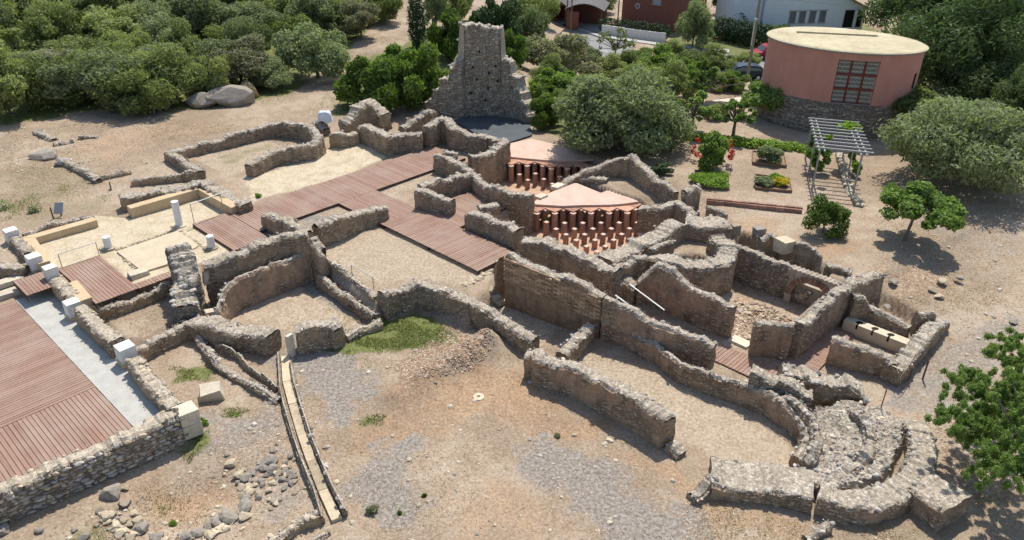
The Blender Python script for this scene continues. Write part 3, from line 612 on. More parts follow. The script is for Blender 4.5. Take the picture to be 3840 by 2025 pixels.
# --- front retaining wall with separately built face stones
fw = wall('long front retaining wall of rounded field stones below the big deck', [(-14.60,15.31,1.12), (-10.62,18.93,1.08)], .55, mats=(FACE_GREY, TOP_TAN), stones=6, skey='tan', group=G, face_pebs=4, maxstones=60, pebs=60)
a = np.array((-14.60,15.31,1.12)); b = np.array((-10.62,18.93,1.08)); d2 = (b - a)[:2]; L = np.linalg.norm(d2); d2 = d2 / L; nrm2 = np.array([d2[1], -d2[0]])
if nrm2[1] > 0: nrm2 = -nrm2
cand = []; rz_ = math.atan2(d2[1], d2[0]); zrow = 0.02
while zrow < 1.0:
    hgt = rs.uniform(.09, .15); x = 0.3 * rs.random()
    while x < L - .05:
        w_ = rs.uniform(.12, .32)
        if rs.random() < .82: cand.append((x + w_ / 2, zrow + hgt / 2, w_, hgt))
        x += w_ + .025
    zrow += hgt + .015
rs.shuffle(cand)
for i, (x, z, w_, h_) in enumerate(cand):
    p = a[:2] + d2 * x + nrm2 * (.275 + rs.uniform(-.02, .015))
    if i < 235:
        o = stone_child(fw, (p[0], p[1], z), (w_ * .55, .07, h_ * .56), rs.choice(('grey', 'grey', 'tan')), rz=rz_ + rs.uniform(-.08, .08), tilt=.12)
rest = cand[235:]
pebbles('small_face_stones', [(*(a[:2] + d2 * x + nrm2 * .268), z) for x, z, w_, h_ in rest], [max(.05, h_ * .5) for x, z, w_, h_ in rest], PEB, fw, 5, ICO_V, np.array(ICO_F))
for k, (z, nm) in enumerate(((.83, 'upper'), (.32, 'lower'))):
    p = b[:2] + d2 * .28; ashlar('corner_stone', '', (p[0], p[1], z), (.62, .62, .5), STONE_PALE, rz_, parent=fw, wob=.03)

# --- apse room at left centre
wall('thin low tan wall under the end of the lower boardwalk', [(-16.77,25.87,0.75), (-16.31,25.66,0.70), (-15.75,25.84,0.72), (-14.27,27.40,0.80)], .3, mats=(FACE_TAN, TOP), stones=3, group=G)
wall('tall jagged pier of stacked stones left of the apse room', [(-13.90,28.07,2.35), (-13.38,27.25,2.30), (-12.95,26.37,2.00), (-13.07,26.07,1.50), (-12.66,25.14,1.10)], .85, mats=(FACE_GREY, TOP), jag=.16, rough=.09, stones=30, ssize=.13, group=G, face_pebs=80, name='ruined_pier', cat='pier', maxstones=110)
wall('curved inner wall of the apse room with pale edge', [(-11.53,25.13,0.75), (-11.52,25.45,1.10), (-11.46,26.15,1.35), (-11.22,26.93,1.45), (-10.74,27.49,1.45), (-9.87,28.31,1.48), (-8.93,29.31,1.45)], .26, mats=(FACE_PINK, TOP), smooth=True, stones=2, group=G, pebs=25)
wall('upper rubble wall behind the apse room with stony crest', [(-12.60,27.26,1.90), (-12.24,27.35,1.95), (-10.87,28.28,2.15), (-9.85,29.22,2.15), (-8.82,29.46,2.20)], .55, mats=(FACE, TOP), stones=6, group=G, face_pebs=25)
wall('short brown wall between the two boardwalk arms', [(-11.59,32.70,1.70), (-8.98,30.05,2.00)], .55, group=G)
wall('brown wall right of the apse room corner along the beige floor', [(-8.83,30.78,2.00), (-7.87,31.81,1.85), (-7.16,32.91,1.65), (-6.13,33.71,1.50)], .52, group=G)
wall('stub wall from the crossing down to the beige floor edge', [(-8.62,29.48,2.00), (-8.19,28.95,1.70), (-8.01,29.10,1.10)], .5, group=G)
wall('upper ledge of the double wall below the beige room', [(-8.30,29.75,1.00), (-6.85,28.09,0.95), (-5.50,26.47,0.92)], .3, group=G, mats=(FACE_TAN, TOP_TAN))
wall('lower ledge of the double wall inside the apse room', [(-8.40,28.76,0.55), (-6.90,27.24,0.52), (-5.47,25.76,0.50)], .32, group=G)
wall('broad curved wall top in front of the apse room', [(-12.45,24.92,0.75), (-10.90,24.35,0.84), (-9.82,24.09,0.84), (-8.96,23.70,0.84)], .85, mats=(FACE, TOP), smooth=True, stones=4, group=G)
wall('grey wall running up from the large white block to the pier', [(-13.85,23.04,0.50), (-13.19,24.09,0.56), (-12.43,24.94,0.62)], .45, group=G)
wall('chunky wall block right of the upright pale slab', [(-8.10,23.82,0.98), (-7.66,23.99,1.05), (-6.83,24.32,1.08), (-6.57,24.07,0.95)], .6, mats=(FACE, TOP), stones=8, group=G)
o = ashlar('upright_slab', 'narrow upright cream stone slab at the head of the channel', ((-8.25,23.50,0.90)[0], (-8.25,23.50,0.90)[1], .48), (.28, .16, .96), STONE_PALE, ANG + .3, 'slab', .03)
for p, s, lb in (((-12.51,27.08,1.60), (.22, .2, .55), 'pale broken stone fragment standing in the apse wall'), ((-11.92,25.46,0.75), (.3, .25, .4), 'cream stone fragment at the foot of the curved inner wall')):
    ashlar('stone_fragment', lb, (p[0], p[1], p[2] - s[2] / 2), s, STONE_PALE, .5, 'stone', .06)

# --- middle: walls around the grass patch and the deep room
wall('angled grey wall with a sharp corner behind the grass patch', [(-5.25,26.17,1.22), (-4.66,26.73,1.20), (-3.88,27.15,1.18), (-2.60,26.54,1.15), (-1.50,25.85,1.05), (-0.17,24.74,0.85), (0.91,23.79,0.65)], .55, group=G)
wall('low stone rim on the left side of the grass patch', [(-6.38,24.57,0.25), (-5.86,25.09,0.25), (-5.19,25.55,0.30)], .35, group=G, mats=(FACE_TAN, TOP_TAN))
FACE_BRICK = wall_face('brick_room_render', (0.30, 0.195, 0.115), (0.19, 0.12, 0.08), (0.40, 0.27, 0.17), show=0.2, relief=0.7)
BRICK = simple('old_brick', (0.27, 0.18, 0.11), (0.46, 0.325, 0.21), 6, 0.4, 0.01, 0.9, 0.35)
bp = [(-0.14,27.35,2.45), (1.82,25.98,2.30), (3.54,25.03,1.95)]
bw_ = wall('tall wall faced with rows of thin bricks above the deep room', bp, .5, mats=(FACE_BRICK, TOP), group=G, stones=3, zb=-.1, rough=.012)
mB = mesh_np('brick', np.array([(x_, y_, z_) for x_ in (-.5, .5) for y_ in (-.5, .5) for z_ in (-.5, .5)]), [(0, 1, 3, 2), (4, 6, 7, 5), (0, 4, 5, 1), (2, 3, 7, 6), (0, 2, 6, 4), (1, 5, 7, 3)], [BRICK])
for sg_, row in [(s_, r_) for s_ in (0, 1) for r_ in range(11)]:
    a = np.array(bp[sg_]); b = np.array(bp[sg_ + 1]); d3 = (b - a)[:2]; L = np.linalg.norm(d3); d3 /= L; nr = np.array([d3[1], -d3[0]]); nr = nr if nr[1] < 0 else -nr
    x = .1 + (row % 2) * .15
    while x < L - .15:
        zt = a[2] + (b[2] - a[2]) * x / L - .16 - row * .092
        if zt > 1.25 - .2 * (sg_ + x / L) + .12 * math.sin(x * 3 + sg_) and rs.random() < .96:
            p = a[:2] + d3 * x + nr * (.258 + rs.uniform(-.006, .008)); o = link('brick', mB, bw_)
            o.location = Vector((p[0], p[1], zt)) - bw_.location; o.rotation_euler = (0, -math.atan2(b[2] - a[2], L), math.atan2(d3[1], d3[0])); o.scale = (.298 + rs.uniform(-.02, .004), .09, .084)
        x += .31
wall('jagged brick end of the tall brick-faced wall', [(-0.40,27.56,2.20), (-0.57,27.86,1.60), (-0.68,27.85,1.10)], .45, mats=(FACE_BRICK, TOP), jag=.12, rough=.07, stones=14, skey='tan', group=G, zb=-.1)
for i, (p, d) in enumerate((((-1.15,27.78,0.62), (1.1, .45, .2)), ((-0.98,27.57,0.42), (1.1, .45, .2)), ((-0.76,27.47,0.22), (1.0, .5, .2)))):
    ashlar('rough_step', ('topmost', 'middle', 'lowest')[i] + ' rough stone step going down into the deep brick room', (p[0], p[1], p[2] - .06), d, STONE_TAN, ANG - math.pi / 2 + .05, 'step', .05)
q = tag(link('rubble_steps', None, loc=(-1.28,28.13,0.80)), 'yellowish rubble along the top of the rough steps', 'rubble')
for i in range(26): stone_child(q, ((-1.97,27.46,0.80)[0] + ((-0.85,28.83,0.80)[0] - (-1.97,27.46,0.80)[0]) * i / 25 + rs.uniform(-.12, .12), (-1.97,27.46,0.80)[1] + ((-0.85,28.83,0.80)[1] - (-1.97,27.46,0.80)[1]) * i / 25 + rs.uniform(-.12, .12), .78), rs.uniform(.09, .16), 'tan')
wall('low wall with stony crest closing the left end of the long hall', [(1.83,22.81,0.72), (2.47,23.80,0.75), (3.04,24.65,0.85)], .5, group=G, stones=7)
wall('thick back wall of the long hall with whitish crest', [(3.55,24.88,1.85), (4.56,24.32,1.65), (5.46,23.66,1.50), (6.28,23.37,1.35), (6.96,23.10,1.25), (7.36,22.78,1.15)], .42, mats=(FACE_PINK, TOP), group=G, stones=5)
wall('lower plastered ledge along the back of the long hall', [(3.63,25.16,0.80), (4.61,24.17,0.82), (5.46,23.27,0.85), (6.10,22.11,0.85), (7.04,21.50,0.85), (7.87,21.10,0.82)], .3, mats=(FACE_PINK, TOP), group=G, stones=2)
wall('plastered curved wall of the hall apse', [(7.86,21.06,0.85), (8.65,20.50,0.85), (9.15,19.81,0.85), (9.41,19.24,0.80), (9.43,18.72,0.70), (9.21,18.27,0.55), (8.82,17.84,0.40)], .35, mats=(FACE_PINK, TOP), smooth=True, group=G, stones=10)
wall('front wall of the long hall casting a broad shadow on the earth', [(0.54,22.60,1.00), (0.94,22.50,1.05), (1.02,22.08,1.10), (2.02,21.60,1.15), (2.79,20.94,1.20), (3.52,20.23,1.25), (4.18,19.65,1.25), (4.82,19.06,1.20), (5.01,18.73,1.10)], .55, mats=(FACE_PINK, TOP), group=G, stones=5, jag=.07)
wall('crumbling tail at the right end of the hall front wall', [(5.13,18.63,0.40), (5.43,18.25,0.25)], .5, jag=.08, group=G, stones=8)

# --- apse mass of concrete at the lower right
wall('massive curved concrete wall left of the crack', [(6.07,17.18,0.40), (6.84,17.03,0.50), (7.91,16.88,0.52), (8.93,16.55,0.54)], 1.35, smooth=True, group=G, stones=9, jag=.07, rough=.06, maxstones=90)
wall('broad outer ring wall of the apse curving around the dark trench', [(8.99,16.33,0.55), (9.70,16.04,0.60), (10.50,16.05,0.62), (11.42,16.48,0.62), (12.22,17.14,0.62), (12.77,17.88,0.62), (13.10,18.76,0.60), (13.26,19.58,0.50)], .86, smooth=True, group=G, stones=7, jag=.06, rough=.05, maxstones=90)
wall('sloping buttress block at the far lower right of the apse', [(12.08,16.62,0.72), (12.64,15.62,0.78)], 1.25, group=G, stones=4, jag=.06, rough=.06)
wall('standing chunk of masonry above the hall apse', [(8.22,21.14,1.25), (8.94,20.81,1.25), (9.57,20.48,1.15), (10.08,20.26,1.00)], .55, group=G, stones=7, jag=.1, mats=(FACE_GREY, TOP))
wall('pale boulder-like masonry between the hall and the latrine', [(9.34,21.22,1.20), (10.11,21.19,1.15), (10.70,21.09,1.00), (11.54,20.93,0.85), (12.16,20.75,0.60)], .75, group=G, stones=9, ssize=.14, jag=.12, rough=.08)
wall('short stub wall leaning toward the small rubble in front of the ring', [(9.05,15.42,0.30), (8.56,15.14,0.20), (8.27,15.00,0.10)], .3, group=G, stones=8, jag=.06)
wall('crumbled wall foot left of the curved concrete wall', [(5.98,16.87,0.40), (5.71,16.62,0.25), (5.37,16.42,0.12)], .45, group=G, stones=10, jag=.08)
def mass(label, poly, name='rubble_core', cat='ruin'):
    """a solid of Roman concrete: lumpy top inside an outline"""
    xs = [p[0] for p in poly]; ys = [p[1] for p in poly]; st_ = .11
    X, Y = np.meshgrid(np.arange(min(xs) - .1, max(xs) + .1, st_), np.arange(min(ys) - .1, max(ys) + .1, st_))
    sd_ = poly_sd(X, Y, poly) + .12 * fbm(X * 2, Y * 2, 0 * X, 5)
    w = sstep(sd_ / .22 + .2); base = terrain_z(X, Y) - .15
    # top surface follows the heights given at the outline corners
    wsum = 0; zz = 0
    for p in poly:
        k = 1 / ((X - p[0]) ** 2 + (Y - p[1]) ** 2 + .15); wsum = wsum + k; zz = zz + k * p[2]
    z = base * (1 - w) + (zz / wsum + .16 * np.round(3 * fbm(X * 1.1, Y * 1.1, 0 * X, 8)) / 3 + .07 * fbm(X * 1.4, Y * 1.4, 0 * X, 8) + .05 * vnoise(X * 6, Y * 6, 0 * X, 9)) * w
    ny, nx = X.shape; loc = (float(np.mean(xs)), float(np.mean(ys)), 0)
    root = thing(name, label, cat, loc, G); ii_ = np.arange((ny - 1) * (nx - 1)); b_ = ii_ // (nx - 1) * nx + ii_ % (nx - 1)
    q_ = np.stack([b_, b_ + 1, b_ + nx + 1, b_ + nx], 1); keep = (w.ravel()[q_].max(1) > .01)
    me = mesh_np('concrete_core', np.stack([X.ravel(), Y.ravel(), z.ravel()], 1) - np.array(loc), q_[keep], [TOP]); link('concrete_core', me, root)
    ok = np.argwhere(w > .9); g = np.random.default_rng(3); sel = ok[g.integers(0, len(ok), min(3500, len(ok) * 2))]
    P_ = np.stack([X[sel[:, 0], sel[:, 1]] + g.uniform(-.05, .05, len(sel)), Y[sel[:, 0], sel[:, 1]] + g.uniform(-.05, .05, len(sel)), z[sel[:, 0], sel[:, 1]] + .01], 1)
    pebbles('rubble', P_, .012 + .045 * g.random(len(sel)) ** 2, PEB, root, 4)
    for i in range(min(60, len(ok) // 12)):
        s = ok[rs.randrange(len(ok))]; stone_child(root, (X[s[0], s[1]], Y[s[0], s[1]], z[s[0], s[1]] + .0), rs.uniform(.05, .12), rs.choice(('grey', 'pale')))
    return root
mass('broad stony mass of Roman concrete filling the apse', [(9.98,20.11,0.70), (11.43,20.55,0.70), (12.63,20.38,0.45), (13.04,19.51,0.50), (12.63,18.75,0.60), (12.28,18.17,0.62), (11.75,17.49,0.65), (11.21,16.90,0.62), (10.25,16.45,0.58), (9.17,16.34,0.55), (8.87,16.67,0.50), (8.46,17.32,0.40), (8.94,17.62,0.50), (9.55,18.46,0.60)])

wall('stepped rubble rim hugging the curve of the hall apse', [(8.88,20.45,1.00), (9.46,19.76,0.98), (9.66,19.00,0.95), (9.52,18.25,0.90), (9.27,17.76,0.80), (8.95,17.45,0.60)], .3, smooth=True, group=G, stones=12, jag=.1, rough=.07)
wall('broken curved band of rubble across the apse mass', [(11.25,19.94,0.85), (11.42,19.15,0.85), (11.28,18.36,0.82), (10.76,17.57,0.78), (10.08,17.12,0.72)], .4, smooth=True, group=G, stones=9, jag=.12, rough=.07)
# --- service corridor, plastered partition, latrine
wall('plastered wall with sloping crest along the service corridor', [(5.21,27.54,1.00), (5.64,27.56,1.50), (5.99,27.49,1.95), (6.39,27.08,1.90), (6.79,26.70,1.75), (7.21,26.28,1.60), (7.86,25.59,1.50), (8.57,24.95,1.42)], .4, mats=(FACE_PINK, TOP), group=G, stones=4, zb=-.1)
wall('low broad ledge at the foot of the steps behind the white handrail', [(4.15,27.71,1.05), (4.70,27.88,1.05), (5.21,27.54,1.00)], .6, group=G, zb=-.1)
wall('square wall facing the corridor between rubble heap and latrine', [(9.04,23.91,1.52), (9.72,23.78,1.52), (10.37,23.57,1.52)], .35, mats=(FACE_PINK, TOP), group=G, zb=-.1, stones=3)
wall('long grey-topped wall running from the corridor to the right bank', [(10.57,23.66,1.52), (11.61,24.75,1.60), (12.88,25.92,1.68), (14.07,26.91,1.60), (15.31,27.77,1.50)], .5, mats=(FACE, TOP), group=G, zb=-.1, stones=8)
wall('front wall of the latrine with pale plaster end', [(11.86,23.48,0.98), (12.38,23.23,0.98), (13.05,23.02,0.90), (13.68,22.65,0.85), (13.71,22.25,0.80)], .42, mats=(FACE_PINK, TOP), group=G, zb=-.1, stones=6)
wall('right outer wall of the latrine with rubble crest', [(13.67,22.17,0.80), (14.29,22.71,0.82), (15.36,23.81,0.88), (16.72,25.05,0.92)], .62, group=G, stones=10)
wall('back wall of the latrine under the right bank', [(13.50,25.92,1.50), (13.98,25.90,1.40), (14.23,25.93,0.95), (14.81,25.33,0.90), (15.35,24.71,0.85)], .38, mats=(FACE, TOP), group=G, stones=4)
wall('upright corner block at the far right of the latrine', [(15.65,24.99,1.25), (16.32,24.99,1.20)], .4, mats=(FACE, TOP), group=G, stones=5)
lb_ = thing('latrine_bench', 'cream latrine bench with three dark keyhole seats', 'bench', (14.45,25.46,0.00))
pA = [(13.20,25.59,0.50), (14.96,23.92,0.50)]; dA = np.array(pA[1][:2]) - np.array(pA[0][:2]); LA = np.linalg.norm(dA); dA /= LA; nA = np.array([-dA[1], dA[0]]); nA = nA if nA[1] > 0 else -nA
m_ = MB().prism([tuple(np.array(pA[0][:2])), tuple(np.array(pA[1][:2])), tuple(np.array(pA[1][:2]) + nA * .45), tuple(np.array(pA[0][:2]) + nA * .45)], -.05, .5); bevel(m_.obj('bench_body', simple('latrine_plaster', (0.52, 0.44, 0.31), (0.64, 0.56, 0.42), 2.5), lb_), .012)
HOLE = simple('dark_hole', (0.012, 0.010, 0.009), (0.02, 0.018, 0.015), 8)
for fr in (.22, .47, .72):
    c = np.array(pA[0][:2]) + dA * LA * fr + nA * .24
    m_ = MB(); ring_ = [(c[0] + .13 * math.cos(q) * 1.1, c[1] + .1 * math.sin(q)) for q in np.linspace(0, 6.283, 17)[:-1]]; m_.prism(ring_, .499, .507)
    e = c - nA * .24; m_.prism([tuple(c - dA * .035), tuple(c + dA * .035), tuple(e + dA * .035), tuple(e - dA * .035)], .499, .506)
    m_.prism([tuple(e - dA * .035 - nA * .004), tuple(e + dA * .035 - nA * .004), tuple(e + dA * .035 + nA * .01), tuple(e - dA * .035 + nA * .01)], .3, .506)
    m_.obj('keyhole', HOLE, lb_)

# --- hot rooms: walls around the two hypocausts and the round stoke-hole
wall('brown wall from the boardwalk to the lower hypocaust', [(-2.10,32.84,1.80), (-1.30,32.24,1.78), (-0.43,31.61,1.75), (0.30,30.80,1.72)], .6, group=G, stones=7)
wall('thick wall along the front of the lower hypocaust', [(0.47,30.05,1.80), (1.50,29.60,1.78), (2.61,28.82,1.75), (3.66,27.99,1.70), (4.32,27.41,1.65)], .72, group=G, stones=7, zb=-.4, maxstones=90)
wall('short stub wall sticking out beside the square boardwalk', [(-1.60,33.41,1.75), (-0.72,33.78,1.80)], .5, group=G, stones=8)
wall('freestanding wall corner at the end of the corridor boardwalk', [(-4.81,34.98,1.90), (-4.41,34.86,1.92), (-3.59,34.47,1.85), (-2.92,34.14,1.72)], .5, group=G, stones=10)
wall('wall running up behind the square boardwalk room', [(-4.67,35.45,1.92), (-3.83,36.34,1.85), (-2.86,37.09,1.80), (-2.24,37.44,1.80)], .5, group=G, stones=8)
wall('wall between the square boardwalk room and the upper hypocaust', [(-4.25,40.13,1.90), (-3.57,39.52,1.85), (-2.82,38.41,1.80), (-1.97,37.31,1.80), (-1.30,35.97,1.80), (-0.02,35.16,1.80), (0.96,34.61,1.80)], .5, group=G, stones=8, zb=-.4)
wall('small rubble stub with a brick at the corner of the upper hypocaust', [(-3.87,39.99,2.10), (-3.44,40.06,2.05), (-3.05,40.03,1.95)], .45, group=G, stones=14)
wall('rough wall at the left side of the upper hypocaust', [(-2.40,40.12,1.75), (-1.86,40.40,1.75), (-1.22,40.80,1.85), (-0.40,42.04,1.95)], .6, group=G, stones=10, zb=-.4)
wall('long wall below the tower curving to the upper hypocaust', [(-5.15,43.50,2.20), (-4.55,44.79,2.35), (-3.98,44.70,2.30), (-3.51,43.62,2.05), (-2.31,43.12,1.95), (-1.29,42.83,1.90), (-0.43,42.11,1.80)], .6, group=G, stones=7)
wall('wall with a corner facing the sandy court below the tower', [(-9.24,44.86,1.95), (-8.47,44.12,2.00), (-7.31,42.70,2.05), (-6.38,43.24,1.95), (-5.36,43.24,2.00)], .65, group=G, stones=7)
wall('rough rubble wall between the sandy court and the tower foot', [(-6.86,45.00,1.80), (-6.05,45.82,2.00), (-5.45,46.48,2.30), (-5.09,47.04,2.30)], .6, group=G, stones=9, jag=.12)
wall('weathered hump of masonry beside the white covered stand', [(-10.59,45.83,1.70), (-10.01,46.45,2.10), (-9.30,47.38,2.50), (-8.44,47.17,2.40), (-8.10,46.86,1.90)], .95, group=G, stones=9, jag=.15, rough=.09, mats=(FACE_TAN, TOP_TAN), skey='tan')
wall('low tan stub at the lower left of the masonry hump', [(-10.96,44.18,1.50), (-10.30,43.91,1.60), (-9.53,44.46,1.50)], .6, group=G, mats=(FACE_TAN, TOP_TAN), stones=7)
wall('small wall end left of the white covered stand', [(-12.99,46.19,1.30), (-12.34,46.68,1.40), (-11.69,45.97,1.30)], .55, group=G, stones=8)
wall('pointed gable wall right of the hypocausts', [(2.49,37.91,0.95), (3.20,38.72,1.05), (4.33,39.01,1.45), (5.43,39.11,1.90), (6.48,39.12,2.30)], .48, group=G, stones=6, zb=-.4, maxstones=90)
wall('falling side of the gable wall toward the garden', [(6.47,39.02,2.30), (7.24,37.15,2.00), (8.27,35.77,1.60)], .5, group=G, stones=5)
wall('thick block of wall behind the lower pink floor', [(3.64,38.71,1.18), (4.30,38.56,1.20), (5.08,38.22,1.18)], .45, group=G, stones=6)
wall('wall along the right side of the lower hypocaust', [(3.89,28.53,1.60), (5.29,29.77,1.60), (6.67,31.10,1.60), (7.69,32.13,1.65)], .95, group=G, stones=7, zb=-.4)
wall('upper wall right of the pink floor near the garden', [(6.25,34.33,1.30), (7.14,33.96,1.55), (8.06,34.42,1.60), (8.77,33.28,1.60)], .55, group=G, stones=6)
wall('upright block of wall at the garden corner', [(8.43,34.49,2.10), (8.90,34.69,2.30), (9.22,34.60,2.20)], .55, group=G, stones=5)
wall('low brown wall from the garden corner toward the yellowish block', [(9.51,34.06,1.60), (10.36,33.53,1.50)], .35, group=G)
wall('broad grey platform wall above the round stoke-hole', [(8.10,32.41,1.52), (8.99,32.18,1.50), (10.02,32.38,1.55)], 1.3, group=G, stones=7)
wall('round stoke-hole wall with a hollow centre', [(6.11,29.01,1.60), (6.39,28.50,1.62), (7.02,28.14,1.62), (7.86,28.12,1.62), (8.78,28.49,1.62), (9.33,29.28,1.62), (9.38,30.07,1.60), (9.23,30.85,1.55)], .85, smooth=True, group=G, stones=8, zb=-.85, maxstones=80)
wall('narrow inner wall crossing beside the stoke-hole', [(6.00,29.41,1.55), (6.59,29.99,1.55), (7.13,30.38,1.55)], .3, group=G, stones=4)
wall('broken ledge between the stoke-hole and the corridor wall', [(4.30,27.92,1.60), (4.81,28.19,1.55), (5.23,28.46,1.60), (5.68,28.43,1.62)], .45, group=G, stones=6, zb=-.1)
wall('dark retaining wall of the sunken furnace room under the right bank', [(10.11,30.66,1.12), (11.04,29.79,1.12), (12.18,28.79,1.12)], .4, mats=(FACE_GREY, TOP), group=G, zb=-.6, stones=3)
# brick arch in the furnace room wall
a = np.array((12.08,28.83,1.10)); b = np.array((13.60,27.39,1.00)); d4 = (b - a)[:2]; L = np.linalg.norm(d4); d4 /= L; n4 = np.array([d4[1], -d4[0]]); n4 = n4 if n4[1] < 0 else -n4
arch = thing('brick_arch', 'ruined arch of thin radial bricks in the sunken furnace room', 'arch', (float((a[0] + b[0]) / 2), float((a[1] + b[1]) / 2), -.5))
cx = L * .52; rr = L * .40; zs = 1.02 - rr - .28
def wp(x, z, o): p = a[:2] + d4 * x + n4 * o; return (p[0], p[1], z)
BRK = simple('arch_brick', (0.19, 0.115, 0.08), (0.33, 0.215, 0.15), 6, 0.4, 0.01, 0.9, 0.3)
NB = 34
sp_ = []; sx_ = np.linspace(0, L, 41)
v = []; f = []
for i, x in enumerate(sx_):
    dxx = abs(x - cx); lo_ = zs + math.sqrt(max(0, (rr + .27) ** 2 - dxx ** 2)) if dxx < rr + .27 else -.6; hi_ = max(lo_ + .03, 1.12 + .03 * math.sin(i * 1.7))
    v += [wp(x, lo_, .19), wp(x, hi_, .19), wp(x, hi_, -.19), wp(x, lo_, -.19)]
    if i: b_ = 4 * (i - 1); f += [(b_ + k, b_ + 4 + k, b_ + 4 + (k + 1) % 4, b_ + (k + 1) % 4) for k in range(4)]
MB().add(v, f).obj('spandrel', FACE_GREY, arch)
mv = MB().box((0, 0, 0), (1, 1, 1)).mesh('voussoir', BRK)
for i in range(NB):
    th_ = math.pi * (i + .5) / NB; 
    p = wp(cx - math.cos(th_) * (rr + .14), zs + math.sin(th_) * (rr + .14), .0); o = link('voussoir', mv, arch)
    ex = Vector((d4[0] * -math.cos(th_), d4[1] * -math.cos(th_), math.sin(th_))); ey = Vector((n4[0], n4[1], 0)); ez = ex.cross(ey)
    o.matrix_local = Matrix.Translation(Vector(p) - arch.location) @ Matrix((ex, ey, ez)).transposed().to_4x4() @ Matrix.Diagonal((.28 + rs.uniform(-.03, .03), .44, math.pi * rr / NB * .98, 1))
for sgn, x0, x1 in ((0, 0, cx - rr - .27), (1, cx + rr + .27, L)):
    pts_ = [wp(x0, -.6, .2)[:2], wp(x1, -.6, .2)[:2], wp(x1, -.6, -.2)[:2], wp(x0, -.6, -.2)[:2]]
    MB().prism(pts_, -.6, .98).obj('pier', FACE_GREY, arch)
for sx in (-1, 1):
    xa, xb = cx + sx * rr, cx + sx * (rr + .28); MB().prism([wp(xa, 0, .21)[:2], wp(xb, 0, .21)[:2], wp(xb, 0, -.21)[:2], wp(xa, 0, -.21)[:2]], -.6, zs + .02).obj('pier', FACE_GREY, arch)
MB().prism([wp(cx - rr, 0, -.12)[:2], wp(cx + rr, 0, -.12)[:2], wp(cx + rr, 0, -.3)[:2], wp(cx - rr, 0, -.3)[:2]], -.6, zs + rr * .6).obj('infill', FACE_GREY, arch)
for i in range(16): stone_child(arch, wp(cx + rs.uniform(-.8, .8) * rr, rs.uniform(-.3, zs + .4 * rr), -.08), rs.uniform(.12, .22), rs.choice(('grey', 'tan')))
q = thing('rubble_heap', 'spill of yellowish rubble beside the corridor doorway', 'rubble', (9.85,26.86,0.00))
g = np.random.default_rng(2); P_ = []
for i in range(900):
    u_, v_ = g.random(2); p = np.array((9.45,27.74,0.10)) * (1 - u_) * (1 - v_) + np.array((11.43,26.28,0.00)) * u_ * (1 - v_) + np.array((9.30,24.86,0.10)) * u_ * v_ + np.array((8.71,24.76,0.10)) * (1 - u_) * v_; P_.append((p[0], p[1], tz(p[0], p[1]) + .02))
pebbles('loose_rubble', P_, g.uniform(.03, .09, 900), PEB_TAN, q, 6, ICO_V, np.array(ICO_F))
for i in range(25): p = P_[i * 30]; stone_child(q, p, rs.uniform(.08, .15), 'tan')
ashlar('threshold', 'pale stone threshold at the corridor doorway', (8.91,24.62,0.06), (.75, .5, .14), STONE_PALE, ANG - math.pi / 2, 'slab', .03)

# --- tower: tall surviving wall of an exedra, stepped down on both flanks
tb = [(-5.67,50.13,0.80), (-5.43,50.02,0.80), (-5.19,49.80,0.80), (-5.12,49.78,0.80), (-4.73,49.59,0.80), (-4.66,49.56,0.80), (-4.18,49.47,0.80), (-4.12,49.47,0.80), (-3.53,49.57,0.80), (-3.42,49.63,0.80), (-3.31,49.69,0.80), (-2.65,49.82,0.80), (-1.76,49.90,0.80), (-0.87,49.81,0.80), (-0.76,49.79,0.80), (-0.67,49.76,0.80), (-0.07,49.50,0.80), (0.00,49.47,0.80), (0.42,49.12,0.80), (0.48,49.07,0.80), (0.76,48.72,0.80), (0.82,48.64,0.80), (1.15,48.19,0.80), (1.31,47.80,0.80)]
th_ = [.5, .75, 1.0, 1.65, 1.9, 2.55, 2.8, 3.5, 3.85, 3.95, 6.25, 6.3, 6.35, 6.2, 6.15, 3.95, 3.7, 2.85, 2.7, 2.05, 1.95, 1.4, 1.3, .7]
tw = wall('tall isolated tower-like ruin of coursed masonry with stepped flanks', [(p[0] * 1.012, p[1] * 1.012, U + h * 0.935) for p, h in zip(tb, th_)], .9, zb=.6, mats=(FACE_TOWER, TOP_TAN), name='tower_ruin', cat='tower', jag=.12, rough=.08, ds=.12, stones=14, ssize=.16, pebs=60, face_pebs=60, maxstones=120)
# broken stones jutting from the flanks, putlog holes
for (x0, y0) in ((715, 700), (775, 615), (835, 515), (700, 790), (1265, 495), (1320, 605), (1365, 690), (1400, 780), (1430, 860)):
    pass
m_ = MB()
for (zx, zz, hh_) in ((1000, .9, 3.9), (1165, .9, 3.9), (1050, 0, 4.9), (1020, 0, 2.9), (1110, 0, 1.9), (1165, 0, 3.0), (985, 0, 2.0), (1040, 0, 1.0), (1175, 0, 1.3), (1140, 0, 5.4)):
    pass
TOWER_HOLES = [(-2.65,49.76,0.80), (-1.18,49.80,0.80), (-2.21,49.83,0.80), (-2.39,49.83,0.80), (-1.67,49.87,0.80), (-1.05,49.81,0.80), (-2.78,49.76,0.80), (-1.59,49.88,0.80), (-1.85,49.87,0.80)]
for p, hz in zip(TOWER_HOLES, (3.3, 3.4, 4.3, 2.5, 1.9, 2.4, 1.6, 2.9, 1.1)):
    MB().box((p[0] * 1.012, p[1] * 1.012 - .47, U + hz), (.13, .12, .13)).obj('putlog_hole', HOLE, tw)
